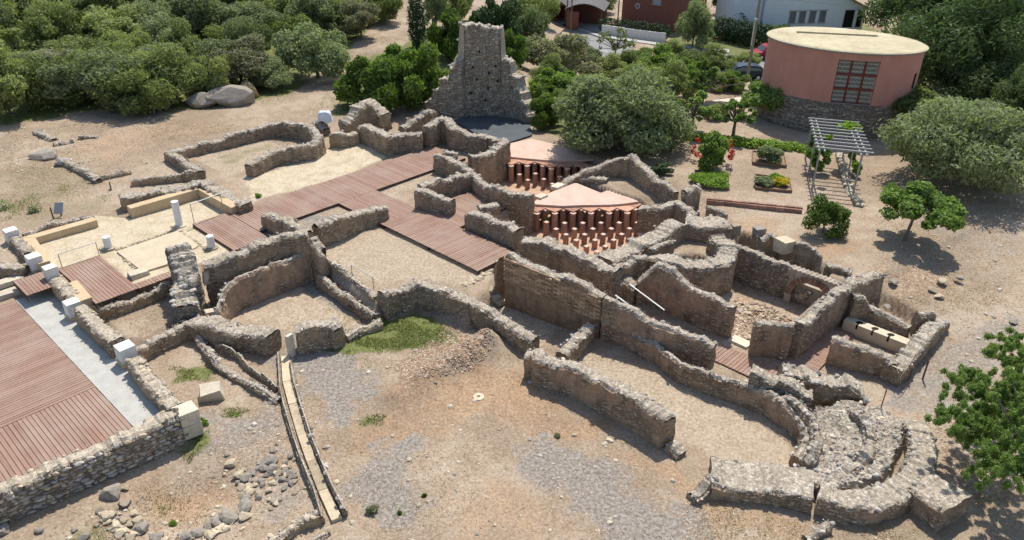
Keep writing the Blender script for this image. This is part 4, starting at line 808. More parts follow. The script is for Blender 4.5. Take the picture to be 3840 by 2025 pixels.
me = MB().prism([(-3.91,48.67,0.80)[:2], (-3.26,49.49,0.80)[:2], (-1.31,49.74,0.80)[:2], (0.11,49.06,0.80)[:2], (1.10,48.06,0.80)[:2], (1.19,46.01,0.80)[:2], (-0.21,44.65,0.80)[:2], (-2.49,46.41,0.80)[:2]], U - .1, U + .12).mesh('dark_floor_cover', SLATE)
tag(link('dark_floor_cover', me), 'dark grey membrane covering the floor at the foot of the tower', 'cover')

# --- hypocausts
def pila(root, x, y, z0, z1, w=.2):
    h = z1 - z0; o = link('pila', PILA_ME, root); o.location = Vector((x, y, z0)) - root.location; o.rotation_euler[2] = ANG; o.scale = (w / .2, w / .2, h)
    return o
m_ = MB(); nb_ = 14
for i in range(nb_): m_.box((rs.uniform(-.006, .006), rs.uniform(-.006, .006), (i + .5) / nb_), (.2 + rs.uniform(-.008, .008), .2 + rs.uniform(-.008, .008), .92 / nb_), rs.uniform(-.03, .03))
m_.box((0, 0, .5), (.18, .18, .995))
PILA_ME = m_.mesh('pila', PILA)
CAP_ME = MB().box((0, 0, .02), (.24, .24, .04)).mesh('pila_cap', simple('pale_cap', (0.55, 0.36, 0.27), (0.70, 0.52, 0.42), 5))
TILE_ME = MB().box((0, 0, -.012), (.63, .63, .075)).mesh('floor_tile', TILE)
FZ = -.36; TZ = .72
def hypo(name, label, s0, t0, cells, stubs, tiles, slab, floor_poly):
    c = st(s0, t0); root = thing(name, label, 'hypocaust', (c[0], c[1], FZ)); pt = .645
    for k, j in cells:
        p = st(s0 + pt * k, t0 + pt * j); o = pila(root, p[0], p[1], FZ, TZ - .04); cc = link('pila_cap', CAP_ME, root); cc.location = Vector((p[0], p[1], TZ - .04)) - root.location; cc.rotation_euler[2] = ANG
    for k, j, h in stubs:
        p = st(s0 + pt * k, t0 + pt * j); pila(root, p[0], p[1], FZ, FZ + h + rs.uniform(-.04, .04)); cc = link('pila_cap', CAP_ME, root); cc.location = Vector((p[0], p[1], FZ + h)) - root.location; cc.rotation_euler[2] = ANG; cc.scale = (.84, .84, 1)
    for k, j in tiles:
        p = st(s0 + pt * (k + .5), t0 + pt * (j - .5)); o = link('floor_tile', TILE_ME, root); o.location = Vector((p[0], p[1], TZ + .03 + rs.uniform(-.003, .003))) - root.location; o.rotation_euler[2] = ANG
    MB().prism([p[:2] for p in slab], TZ + .062, TZ + .165).obj('pink_screed', SCREED, root)
    MB().prism([p[:2] for p in floor_poly], FZ - .1, FZ + .06).obj('tiled_base', simple('hypocaust_floor_' + name, (0.40, 0.24, 0.15), (0.55, 0.37, 0.25), 3), root)
    return root
cells = [(0, -1)] + [(k, k) for k in range(0, 6)] + [(k, k - 1) for k in range(0, 7)] + [(k, k - 2) for k in range(1, 8)] + [(k, k - 3) for k in range(2, 8)]
stubs = [(0, 1, .78)] + [(k, k + 1, .72) for k in range(1, 6)] + [(k, k + 2, .62) for k in range(0, 6)] + [(k, k + 3, .54) for k in range(0, 5)] + [(k, k + 4, .46) for k in range(0, 4)] + [(k, k + 5, .36) for k in range(0, 3)] + [(6, 6, .85), (0, 5.98, .3)]
stubs = [s for s in stubs if s[0] >= 0]
tiles = [(k, k) for k in range(0, 6)] + [(k, k - 1) for k in range(0, 6)] + [(0, -1), (1, -1), (6, 5)]
hypo('hypocaust', 'lower hypocaust with rows of cut-off brick pillars in front', 26.27, -22.93, sorted(set(cells)), stubs, sorted(set(tiles)), [(0.92,35.64,0.87), (1.28,35.55,0.87), (2.54,35.40,0.87), (3.64,35.53,0.87), (4.91,35.59,0.87), (5.77,35.78,0.87), (6.49,36.02,0.87), (6.16,36.43,0.87), (5.06,37.46,0.87), (4.63,37.09,0.87), (3.41,38.44,0.87), (2.66,37.76,0.87), (1.65,36.75,0.87)], [tuple(q) for q in strect(22.9, 30.6, -23.9, -16.7)])
cells = [(0, 0), (0, 1), (0, 2), (1, 2), (1, 3), (2, 3), (2, 4), (2, 5), (3, 5), (3, 6), (4, 6), (4, 7), (5, 7), (1, 1), (2, 2), (1, 0), (3, 4), (3, 3), (4, 5), (5, 6), (4, 4), (2, 1)]
stubs = [(1, 4, .75), (2, 6, .75), (1, 5, .6), (0, 3, .7), (0, 4, .55), (2, 7, .6), (1, 6, .5), (3, 7, .7)]
tiles = [(0, 2), (0, 1), (1, 3), (1, 2), (2, 5), (2, 4), (3, 6), (3, 5), (4, 7), (4, 6), (2, 3)]
hypo('hypocaust', 'upper hypocaust of full-height brick pillars below the big olive tree', 30.04, -29.55, cells, stubs, tiles, [(-1.11,42.61,0.87), (-0.69,42.39,0.87), (0.04,42.18,0.87), (1.00,41.96,0.87), (1.96,41.75,0.87), (3.16,41.73,0.87), (4.13,41.83,0.87), (4.92,42.06,0.87), (4.20,42.75,0.87), (2.80,44.19,0.87), (1.16,45.40,0.87), (-0.27,44.47,0.87)], [tuple(q) for q in strect(26.3, 33.7, -30.1, -24.3)])
for p, lb in (((2.39,37.79,1.00), 'flat pale slab beside the gable wall between the pink floors'), ((1.47,36.45,1.00), 'small pale slab at the corner of the lower pink floor')):
    ashlar('paving_slab', lb, (p[0], p[1], p[2] - .1), (.62, .45, .2), STONE_PALE, ANG, 'slab', .03)

# --- boardwalks: every plank its own piece
PLK = {}
def boardwalk(label, quad, zt, along, pw=.122, gap=.016, over=0.0, name='boardwalk'):
    """quad in plan p0..p3, planks run parallel to p0->p1 and repeat from p0 to p3"""
    p0, p1, p2, p3 = [np.array(p[:2], float) for p in quad]; c = (p0 + p1 + p2 + p3) / 4
    root = thing(name, label, 'boardwalk', (c[0], c[1], zt - .14))
    W_ = (np.linalg.norm(p3 - p0) + np.linalg.norm(p2 - p1)) / 2; n = max(1, int(round(W_ / (pw + gap))))
    me0 = PLK.get('m')
    if me0 is None:
        V = np.array([(x, y, z) for x in (-.5, .5) for y in (-.5, .5) for z in (-.5, .5)])
        me0 = mesh_np('plank', V, [(0, 1, 3, 2), (4, 6, 7, 5), (0, 4, 5, 1), (2, 3, 7, 6), (0, 2, 6, 4), (1, 5, 7, 3)], [WOOD], uv=np.array([(v[0] * 3, v[1] * .2) for v in V])); PLK['m'] = me0
    for i in range(n):
        f0 = (i + .5) / n; A_ = p0 + (p3 - p0) * f0; B_ = p1 + (p2 - p1) * f0; d = B_ - A_; Ln = np.linalg.norm(d)
        o = link('plank', me0, root); m_ = (A_ + B_) / 2; o.location = (m_[0] - c[0], m_[1] - c[1], .14 - .014 + rs.uniform(-.003, .003)); o.rotation_euler[2] = math.atan2(d[1], d[0])
        o.scale = (Ln + rs.uniform(-.01, .01), W_ / n - gap, .028)
    ins = lambda f0, f1: [tuple(p0 + (p3 - p0) * f0), tuple(p1 + (p2 - p1) * f0), tuple(p1 + (p2 - p1) * f1), tuple(p0 + (p3 - p0) * f1)]
    fasc = MB(); e = .03 / max(W_, .1)
    fasc.prism(ins(0, e), zt - .26, zt - .032); fasc.prism(ins(1 - e, 1), zt - .26, zt - .032); fasc.prism(ins(.5 - e, .5 + e), zt - .26, zt - .035)
    fasc.obj('joist', WOOD_DARK, root)
    return root
def rect(s0, s1, t0, t1, along):
    a, b, c, d = st(s0, t0), st(s1, t0), st(s1, t1), st(s0, t1)
    return [a, b, c, d] if along == 'A' else [a, d, c, b]
for lb, s0, s1, t0, t1, al, z in (
    ('long boardwalk corridor leading to the walls below the tower', 15.3, 28.6, -33.4, -30.55, 'B', .97),
    ('boardwalk arm ending beside the two right white columns', 13.5, 15.28, -33.55, -29.65, 'B', .96),
    ('boardwalk piece crossing from the corridor between brown walls', 19.75, 22.1, -30.53, -27.0, 'B', .97),
    ('wide boardwalk platform ending above the rough steps', 19.75, 22.1, -26.98, -20.5, 'A', .98),
    ('boardwalk inside the square room left of the hypocausts', 22.12, 25.4, -26.95, -24.2, 'B', .95),
    ('lower boardwalk with visible dark gaps beside the leftmost column', 7.45, 9.15, -33.5, -29.45, 'B', .95),
    ('narrow boardwalk strip above the thin low tan wall', 9.17, 11.0, -29.95, -29.45, 'B', .93),
    ('small boardwalk between white blocks at the left', 5.8, 7.4, -33.75, -32.1, 'B', .93),
    ('large wooden deck at the lower left, planks running right', -4.0, 5.5, -33.0, -24.8, 'A', .47),
    ('edge strip of the large deck with planks crossing toward the wall', -1.5, 5.5, -24.78, -21.55, 'B', .47),
    ('boardwalk in the service corridor beside the latrine', 22.3, 23.45, -14.2, -8.2, 'A', .06),
    ('boardwalk leading into the latrine', 23.5, 27.8, -8.55, -7.35, 'B', .06)):
    boardwalk(lb, rect(s0, s1, t0, t1, al), z, al)
cs_ = MB().prism([tuple(p) for p in rect(5.53, 6.85, -33.0, -21.7, 'A')], .2, .44)
tag(cs_.obj('concrete_path', CONCRETE), kind='structure')

# --- white columns on worn plinths
COLM = simple('white_plaster', (0.70, 0.69, 0.67), (0.79, 0.78, 0.76), 4, .1, .004, .75)
for p, h, lb in (((-15.92,32.89,0.80), 1.28, 'tall white column standing at the corner of the inner court'), ((-13.60,30.64,0.80), .62, 'short white column stump beside the right boardwalk arm'), ((-18.22,30.53,0.80), .58, 'short white column stump beside the lower boardwalk')):
    c = thing('column', lb, 'column', p, 'white restored columns of the portico')
    m_ = MB(); zz = 0; 
    m_.tube([(p[0], p[1], U + .05), (p[0], p[1], U + .06), (p[0], p[1], U + h * .52)], [.17, .172, .17], 24, False); m_.tube([(p[0], p[1], U + h * .52 + .008), (p[0], p[1], U + h)], [.17, .166], 24); m_.tube([(p[0], p[1], U + .05), (p[0], p[1], U + h - .02)], [.164, .16], 24)
    o = m_.obj('shaft', COLM, c)
    g = np.random.default_rng(int(h * 100)); ring_ = [(p[0] - .05 + (.34 + .05 * g.random()) * math.cos(q), p[1] - .03 + (.26 + .05 * g.random()) * math.sin(q)) for q in np.linspace(0, 6.283, 13)[:-1]]
    bevel(MB().prism(ring_, U - .1, U + .07).obj('plinth', STONE_TAN, c), .03)
def kerb(label, pts, n, size=.11, key='tan'):
    root = thing('stone_edging', label, 'edging', pts[0])
    for i in range(n):
        f = i / (n - 1) * (len(pts) - 1); k = min(int(f), len(pts) - 2); q = np.array(pts[k]) * (1 - (f - k)) + np.array(pts[k + 1]) * (f - k)
        stone_child(root, (q[0] + rs.uniform(-.03, .03), q[1] + rs.uniform(-.03, .03), q[2] - .01), size * rs.uniform(.75, 1.2), key)
    return root
kerb('broken stone edging between the leftmost and the tall column', [(-17.81,30.41,0.80), (-16.90,31.35,0.80), (-15.92,32.47,0.80)], 26)
kerb('mossy stone edging running down from the tall column', [(-15.62,32.33,0.80), (-14.91,31.59,0.80), (-13.97,30.68,0.80)], 14)
kerb('broken line of stones down the left of the inner court', [(-17.55,30.10,0.80), (-16.74,29.19,0.80), (-15.95,28.44,0.80)], 12, .09)
ashlar('door_sill', 'pale loose stone block on the court floor beside the lower boardwalk', ((-15.83,28.10,0.80)[0], (-15.83,28.10,0.80)[1], U + .07), (.75, .45, .22), STONE_PALE, ANG, 'block', .04)
CR = thing('court_paving', 'cream paving patch enclosed by the stone edging', 'paving', (-15.83,29.51,0.80))
MB().prism([(-17.70,30.16,0.80)[:2], (-15.78,32.26,0.80)[:2], (-14.25,30.80,0.80)[:2], (-14.94,29.04,0.80)[:2], (-15.74,28.33,0.80)[:2]], U - .05, U + .055).obj('paving', simple('cream_paving', (0.46, 0.37, 0.25), (0.60, 0.51, 0.37), 1.5, .2, .01), CR)

# --- rails and signs
def rail(label, a, b, h, mat, topmat=None, r=.018, top=.02, flat=None):
    root = thing('guard_rail', label, 'railing', a)
    for p in (a, b): MB().tube([(p[0], p[1], p[2] - .05), (p[0], p[1], p[2] + h)], r, 8).obj('post', mat, root)
    if flat:
        A_, B_ = Vector((a[0], a[1], a[2] + h)), Vector((b[0], b[1], b[2] + h)); d = B_ - A_; rot = d.to_track_quat('X', 'Z').to_matrix()
        MB().box((A_ + B_) / 2, (d.length, flat[0], flat[1]), M=rot).obj('handrail', topmat or mat, root)
    else: MB().tube([(a[0], a[1], a[2] + h), (b[0], b[1], b[2] + h)], top, 8).obj('handrail', topmat or mat, root)
    return root
RAILM = simple('tan_painted_metal', (0.34, 0.27, 0.17), (0.42, 0.34, 0.22), 9, .1, .002, .5)
rail('thin rail at the head of the lower boardwalk', (-19.29,28.57,0.92), (-18.22,29.67,0.92), .62, RAILM, GALV)
rail('thin rail with pale bar at the head of the right boardwalk arm', (-15.19,32.87,0.92), (-14.22,34.16,0.92), 1.02, RAILM, GALV, top=.024)
rail('thin steel rail above the double ledge of the apse room', (-6.76,28.09,0.80), (-5.69,27.07,0.80), .62, RAILM, GALV)
rail('white sloping handrail descending beside the plastered corridor wall', ((4.78,26.77,1.35)[0], (4.78,26.77,1.35)[1], .35), ((6.04,25.64,0.85)[0], (6.04,25.64,0.85)[1], -.15), 1.0, STEEL, WHITE, flat=(.055, .03))
rail('white handrail end behind the hall back wall', ((3.94,24.93,1.95)[0], (3.94,24.93,1.95)[1], .95), ((4.45,24.60,1.70)[0], (4.45,24.60,1.70)[1], .7), 1.0, STEEL, WHITE, flat=(.055, .03))
rail('thin wooden bar lying on posts at the apse room threshold', (-6.96,27.14,0.00), (-6.08,25.94,0.00), .16, WOOD_DARK)
sg = thing('info_sign', 'grey metal information panel on the earth left of the benches', 'sign', (-22.11,33.80,0.80))
MB().box((sg.location.x, sg.location.y + .05, U + .42), (.42, .03, .55), M=Matrix.Rotation(R(-35), 3, 'X')).obj('panel', simple('panel_grey', (0.22, 0.23, 0.24), (0.30, 0.31, 0.32), 3, .05, .002, .4), sg); MB().box((sg.location.x, sg.location.y + .1, U + .2), (.06, .06, .45)).obj('post', STEEL, sg)
def post(label, p, h, r=.035, lean=(0, 0), mat=None):
    o = MB().tube([(p[0], p[1], p[2] - .1), (p[0] + lean[0], p[1] + lean[1], p[2] + h)], [r, r * .95], 8).obj('wooden_post', mat or WOOD_DARK, None, loc=p); return tag(o, label, 'post', 'posts around the excavation')
post('thin wooden post left of the metal information panel', (-22.28,33.50,0.80), .62)
post('thin post at the left end of the rubble wall around the corner bench', (-21.09,37.00,0.80), .5)
post('wooden post with its shadow right of the latrine wall', (14.92,22.31,0.15), .78, .032)
post('thin rope post on the rubble in front of the latrine corner', (12.41,20.15,0.50), .8, .02)
post('thin post beside the latrine corner at the rope end', (14.33,22.16,0.20), .5, .018)
rp = MB().tube([((13.73,22.10,0.00)[0], (13.73,22.10,0.00)[1], .75)] + [(13.62,21.58,0.72), (14.03,22.01,0.78), (14.78,22.91,0.90)], .016, 6).obj('barrier_rope', RAILM); tag(rp, 'slack barrier rope along the latrine wall', 'rope')
st2 = thing('covered_stand', 'stand on a thin leg wrapped in a white sheet', 'stand', (-11.57,46.29,0.80))
pc = (-11.80,46.44,2.00); MB().tube([(st2.location.x, st2.location.y, U - .1), (pc[0], pc[1], 1.75)], .03, 8).obj('leg', STEEL, st2)
v = []; f = []
for j, (zz, k) in enumerate(((2.2, .0), (2.19, .62), (2.12, .95), (1.9, 1.08), (1.7, 1.12), (1.55, 1.18))):
    for i in range(20):
        an = i / 20 * 6.283; rr_ = k * (1 + (.08 if j > 2 else .02) * math.sin(an * 5 + j) + .04 * math.sin(an * 9 + 2 * j)); sq = 1 / max(abs(math.cos(an)), abs(math.sin(an))) ** .7
        v.append((pc[0] + .38 * rr_ * sq * math.cos(an), pc[1] + .22 * rr_ * sq * math.sin(an), zz - (0.08 * math.sin(an * 4) if j == 5 else 0) + (.03 * math.sin(an * 3) if j < 2 else 0)))
for j in range(5):
    for i in range(20): f.append((j * 20 + i, j * 20 + (i + 1) % 20, (j + 1) * 20 + (i + 1) % 20, (j + 1) * 20 + i))
MB().add(v, f).obj('white_sheet', simple('white_cloth', (0.68, 0.70, 0.73), (0.80, 0.81, 0.83), 5, .3, .01, .8), st2, True)

# --- channels
wall('left lip of the stone water channel', [(-8.73,23.39,0.26), (-8.42,22.41,0.26), (-8.09,21.31,0.28), (-7.70,20.35,0.30), (-6.99,18.81,0.32), (-6.40,17.61,0.32), (-5.75,16.41,0.32), (-5.31,15.42,0.30)], .13, stones=0, pebs=10, jag=.02, rough=.015, group='parallel lips of the channels', face_pebs=2, name='channel_lip', cat='kerb')
wall('right lip of the stone water channel', [(-8.11,22.85,0.30), (-7.69,21.66,0.30), (-7.11,20.33,0.32), (-6.46,18.92,0.34), (-5.85,17.71,0.34), (-5.30,16.66,0.34), (-4.72,15.70,0.32)], .15, stones=2, pebs=12, jag=.03, rough=.02, group='parallel lips of the channels', face_pebs=2, name='channel_lip', cat='kerb')
ch = thing('channel_floor', 'pale slab floor of the stone water channel', 'channel', (-7.04,19.17,0.00))
cpts = [(-8.47,23.37,0.10), (-8.00,21.84,0.10), (-7.47,20.60,0.10), (-6.78,19.06,0.10), (-6.19,17.85,0.10), (-5.56,16.63,0.10), (-4.93,15.51,0.10)]
for i in range(len(cpts) - 1):
    for hfrac in (0,):
        A_ = Vector(cpts[i]).lerp(Vector(cpts[i + 1]), .004); B_ = Vector(cpts[i]).lerp(Vector(cpts[i + 1]), .996); d = (B_ - A_)
        bevel(MB().box((A_ + B_) / 2 + Vector((0, 0, -.06 + rs.uniform(-.01, .01))), (d.length, .3, .14), math.atan2(d.y, d.x)).obj('floor_slab', STONE_TAN, ch), .006)
wall('left wall of the tan side channel', [(-12.04,24.29,0.35), (-10.72,22.64,0.30), (-9.73,21.94,0.30), (-8.76,21.22,0.28), (-7.98,20.72,0.28)], .3, stones=4, group='parallel lips of the channels', name='channel_lip', cat='kerb')
wall('right wall of the tan side channel', [(-11.24,23.92,0.40), (-10.11,23.19,0.38), (-9.70,22.66,0.36), (-8.86,21.90,0.34), (-8.23,21.33,0.32)], .14, mats=(FACE_TAN, TOP_TAN), stones=0, pebs=15, group='parallel lips of the channels', name='channel_lip', cat='kerb')
wall('low wall leaving the channel at the bottom edge of the picture', [(-5.45,15.54,0.28), (-5.94,15.24,0.28), (-6.44,14.76,0.28), (-6.63,14.40,0.28)], .28, mats=(FACE_TAN, TOP_TAN), stones=5, skey='tan', group=G)
wall('second low tan edge at the bottom beside the channel', [(-5.06,15.08,0.15), (-5.54,14.75,0.15), (-5.67,14.52,0.15)], .2, mats=(FACE_TAN, TOP_TAN), stones=4, skey='tan', group=G)

# --- fallen blocks, ring of stones, boulders
def boulder(label, p, size, key='grey', rz=0.0, tilt=(0, 0), name='boulder', cat='boulder', var=0, group=None):
    o = link(name, BIGROCKS[key][var % 4], loc=(p[0], p[1], p[2] + size[2] * .45)); o.scale = size; o.rotation_euler = (*tilt, rz); return tag(o, label, cat, group)
boulder('large long pale boulder at the edge of the wood', (-19.53,52.04,0.80), (1.75, .9, .85), 'boulder', .25, var=1)
boulder('smaller grey boulder left of the long lichen boulder', (-21.39,51.83,0.80), (1.1, .8, .7), 'boulder', .1, var=2)
boulder('round boulder end stained with orange lichen', (-18.90,53.79,0.80), (.7, .65, .8), 'orange', .4, var=3)
boulder('fallen flat grey slab on the left foundation', (-26.95,41.63,0.80), (.95, .6, .35), 'boulder', .3, var=0)
boulder('small square stone beside the left foundation', (-25.49,40.52,0.80), (.4, .35, .3), 'grey', .2, var=3)
ashlar('fallen_block', 'yellowish carved block lying alone on the earth by the front wall corner', ((-10.39,20.89,0.00)[0], (-10.39,20.89,0.00)[1] + .12, .2), (.72, .5, .45), STONE_PALE, .35, 'block', .09)
ashlar('fallen_block', 'yellowish dressed block between wall stubs near the garden', ((12.21,30.42,1.00)[0], (12.21,30.42,1.00)[1] + .1, 1.28), (.72, .62, .6), STONE_TAN, .5, 'block', .05)
ashlar('fallen_block', 'small dark square block near the garden edging', ((11.52,31.99,1.00)[0], (11.52,31.99,1.00)[1] + .1, 1.18), (.5, .4, .4), STONE, .2, 'block', .03)
ashlar('fallen_block', 'small tan block at the end of the broad grey platform', ((10.45,32.18,1.00)[0], (10.45,32.18,1.00)[1] + .1, 1.2), (.4, .4, .5), STONE_TAN, .2, 'block', .03)
wall('low wall stub left of the yellowish dressed block', [(11.18,30.86,1.50), (11.73,31.20,1.50), (12.09,31.01,1.50)], .35, group=G)
wall('triangular wall fragment right of the yellowish dressed block', [(12.59,30.53,1.55), (13.00,30.12,1.50), (13.37,29.87,1.30), (13.59,29.63,1.10)], .28, group=G)
wall('half-buried wall crest on the right bank', [(13.57,28.94,1.15), (13.98,28.60,1.15), (14.39,28.31,1.12)], .4, group=G, stones=7, jag=.08)
for i, (p, s) in enumerate((((16.13,28.02,0.85), .35), ((18.17,27.97,0.90), .4), ((17.46,27.39,0.85), .3), ((18.93,28.18,0.95), .3), ((15.14,26.24,0.70), .3), ((19.56,25.04,0.80), .32), ((17.53,26.86,0.85), .28))):
    boulder(('flat stone at the foot of the right wall end', 'mossy stone on the right slope', 'dark stone on the right slope below the mossy one', 'whitish stone on the right slope', 'flat stone above the latrine back wall', 'lone reddish stone near the right edge', 'small stone group on the right slope')[i], p, (s * .75, s * .55, s * .28), rs.choice(('boulder', 'tan')), rs.uniform(0, 3), var=i, name='loose_boulder')
ringp = [((-8.76,17.92,0.00), .26, 'tan'), ((-8.40,17.46,0.00), .24, 'tan'), ((-8.07,17.30,0.00), .24, 'grey'), ((-7.76,16.67,0.00), .2, 'tan'), ((-7.50,16.60,0.00), .16, 'tan'), ((-7.83,16.41,0.00), .24, 'grey'), ((-7.77,16.02,0.00), .33, 'grey'), ((-8.08,15.72,0.00), .36, 'grey'), ((-8.37,15.56,0.00), .27, 'grey'), ((-8.60,15.42,0.00), .26, 'grey'), ((-8.79,15.15,0.00), .27, 'grey'), ((-9.04,15.03,0.00), .25, 'grey'), ((-7.61,15.67,0.00), .26, 'tan'), ((-11.86,16.54,0.00), .45, 'grey'), ((-11.33,16.21,0.00), .26, 'tan'), ((-11.59,15.63,0.00), .26, 'tan'), ((-10.73,15.59,0.00), .24, 'tan'), ((-10.45,15.27,0.00), .3, 'grey'), ((-10.93,15.10,0.00), .24, 'tan'), ((-9.91,14.97,0.00), .3, 'grey'), ((-11.57,16.79,0.00), .16, 'tan'), ((-7.52,17.94,0.00), .34, 'grey'), ((-7.66,17.70,0.00), .22, 'grey'), ((-7.32,17.53,0.00), .28, 'grey'), ((-7.03,17.83,0.00), .16, 'grey'), ((-6.73,17.37,0.00), .18, 'grey'), ((-7.17,16.98,0.00), .15, 'tan'), ((-6.54,17.04,0.00), .16, 'tan'), ((-6.86,16.16,0.00), .14, 'pale'), ((-7.10,16.31,0.00), .12, 'pale'), ((-8.19,15.25,0.00), .22, 'tan'), ((-8.34,14.94,0.00), .2, 'tan'), ((-14.20,15.02,0.00), .3, 'grey'), ((-11.82,14.86,0.00), .2, 'grey'), ((-11.89,15.87,0.00), .18, 'tan'), ((-10.94,15.88,0.00), .18, 'tan'), ((-11.19,15.34,0.00), .2, 'tan'), ((-10.59,14.92,0.00), .22, 'tan'), ((-12.25,15.13,0.00), .14, 'grey'), ((-13.19,15.08,0.00), .17, 'grey')]
RING2 = [(-8.92,17.92,0.00), (-8.33,17.35,0.00), (-7.76,16.81,0.00), (-7.72,16.17,0.00), (-7.92,15.57,0.00), (-8.44,15.32,0.00), (-8.89,15.03,0.00), (-9.78,14.93,0.00), (-10.54,14.96,0.00), (-11.13,15.29,0.00), (-11.59,15.63,0.00), (-11.48,16.23,0.00)]
for i in range(80):
    f_ = rs.random() * (len(RING2) - 1); k_ = int(f_); pz = np.array(RING2[k_]) * (1 - f_ + k_) + np.array(RING2[min(k_ + 1, len(RING2) - 1)]) * (f_ - k_); ringp.append(((pz[0] + rs.gauss(0, .2), pz[1] + rs.gauss(0, .16), 0), rs.uniform(.06, .15), rs.choice(('grey', 'tan', 'tan', 'pale'))))
for i in range(60):
    pz = np.array((-7.05,17.42,0.00)); ringp.append(((pz[0] + rs.gauss(0, .42), pz[1] + rs.gauss(0, .5), 0), rs.uniform(.05, .14), rs.choice(('grey', 'grey', 'tan'))))
for i, (p, s, key) in enumerate(ringp):
    s *= .82 if i < 40 else 1
    z = tz(p[0], p[1]); o = link('ring_stone', rs.choice(BIGROCKS[{'grey': 'boulder', 'pale': 'tan'}.get(key, key)]), loc=(p[0], p[1], z + s * .25)); o.scale = (s * 1.05, s * .85, s * .62); o.rotation_euler = (rs.uniform(-.2, .2), rs.uniform(-.2, .2), rs.uniform(0, 6))
    if i >= 120: tag(o, 'small stone of the loose heap between the stone ring and the channel', 'stone', 'stones heaped beside the channel')
    else: tag(o, 'rounded stone of the broken ring of stones at the lower left', 'stone', 'stones of the ring at the lower left')
ms = thing('millstone', 'round pale stone disc with a hole in the bare earth', 'stone', ((-1.13,21.17,0.00)[0], (-1.13,21.17,0.00)[1], tz(*(-1.13,21.17,0.00)[:2])))
v = []; f = []
for k, (r_, z_) in enumerate(((.07, -.02), (.07, .09), (.23, .08), (.25, .0), (.25, -.06))):
    for i in range(18): v.append((r_ * math.cos(i / 18 * 6.283) * (1 + .06 * math.sin(3 * i)), r_ * math.sin(i / 18 * 6.283), z_))
for k in range(4):
    for i in range(18): f.append((k * 18 + i, (k + 1) * 18 + i, (k + 1) * 18 + (i + 1) % 18, k * 18 + (i + 1) % 18))
link('disc', mesh_np('disc', v, f, [STONE_TAN]), ms); ms.location.z -= .035; ms.scale = (.85, .85, .8)
# loose stones: larger ones single, the small ones as gravel
def in_poly(p, poly): return poly_sd(np.array([p[0]]), np.array([p[1]]), poly)[0] > 0
FORE = [(-8.12,22.44,0.00), (-4.50,24.17,0.00), (0.09,22.89,0.00), (4.70,18.09,0.00), (5.86,16.23,0.00), (4.80,14.77,0.00), (-4.28,14.67,0.00)]
RIGHT = [(18.01,34.61,1.00), (24.63,33.24,1.00), (18.90,23.18,0.70), (15.20,21.62,0.30), (17.44,25.40,0.70), (15.53,27.77,0.80)]
LEFT = [(-32.45,46.36,0.80), (-23.58,49.28,0.80), (-16.89,47.56,0.80), (-20.36,39.55,0.80), (-21.10,34.99,0.80), (-24.56,32.94,0.80)]
BACKL = [(-10.07,17.67,0.00), (-8.30,20.92,0.00), (-5.74,15.84,0.00), (-7.17,14.86,0.00), (-13.04,14.80,0.00), (-11.50,16.28,0.00)]
MID = [(-16.20,25.66,0.30), (-14.56,27.53,0.30), (-13.42,25.96,0.20), (-14.29,24.25,0.20)]
def scatter(poly, n, g):
    xs = [p[0] for p in poly]; ys = [p[1] for p in poly]; P_ = np.stack([g.uniform(min(xs), max(xs), n * 3), g.uniform(min(ys), max(ys), n * 3)], 1)
    return P_[poly_sd(P_[:, 0], P_[:, 1], poly) > 0][:n]
g = np.random.default_rng(77)
for poly, n, lb, gp in ((FORE, 90, 'small pale stone scattered on the bare earth of the foreground', 'loose stones on the foreground earth'), (RIGHT, 60, 'small loose stone scattered on the right bank', 'loose stones on the right bank'), (LEFT, 90, 'small loose stone scattered on the earth left of the basin', 'loose stones at the far left'), (BACKL, 70, 'small loose stone around the stone ring at the lower left', 'loose stones by the ring')):
    P_ = scatter(poly, n, g); Z_ = terrain_z(P_[:, 0], P_[:, 1])
    for p, z in zip(P_, Z_):
        s = .035 + .07 * rs.random() ** 2; o = link('loose_stone', rs.choice(ROCKS[rs.choice(('grey', 'pale', 'tan', 'pale'))]), loc=(p[0], p[1], z + s * .15)); o.scale = (s * rs.uniform(.8, 1.4), s, s * .65); o.rotation_euler[2] = rs.uniform(0, 6); tag(o, lb, 'stone', gp)
PP = []; SS = []
for poly, n, s0, s1 in ((FORE, 8000, .008, .032), (RIGHT, 4000, .01, .04), (LEFT, 5000, .012, .05), (BACKL, 3500, .008, .04), (MID, 800, .01, .03), ([(-4.41,22.82,0.00), (-2.18,26.08,0.00), (-0.52,24.06,0.00), (-1.36,22.54,0.00), (-3.74,21.43,0.00)], 4200, .012, .055), ([(14.44,20.64,0.20), (13.46,17.58,0.10), (14.03,16.59,0.00), (15.94,17.79,0.20), (15.63,20.19,0.30)], 1500, .015, .05), ([(5.13,16.48,0.00), (6.66,16.35,0.00), (8.65,15.28,0.00), (12.42,15.32,0.00), (10.34,14.83,0.00), (4.80,14.77,0.00)], 1800, .01, .04)):
    P_ = scatter(poly, n, g); PP.append(np.column_stack([P_, terrain_z(P_[:, 0], P_[:, 1]) + .004])); SS.append(s0 + (s1 - s0) * g.random(len(P_)) ** 2)
gv = pebbles('gravel', np.concatenate(PP), np.concatenate(SS), PEB_TAN, None, 9); tag(gv, 'small gravel and pebbles strewn over the bare earth', 'gravel')

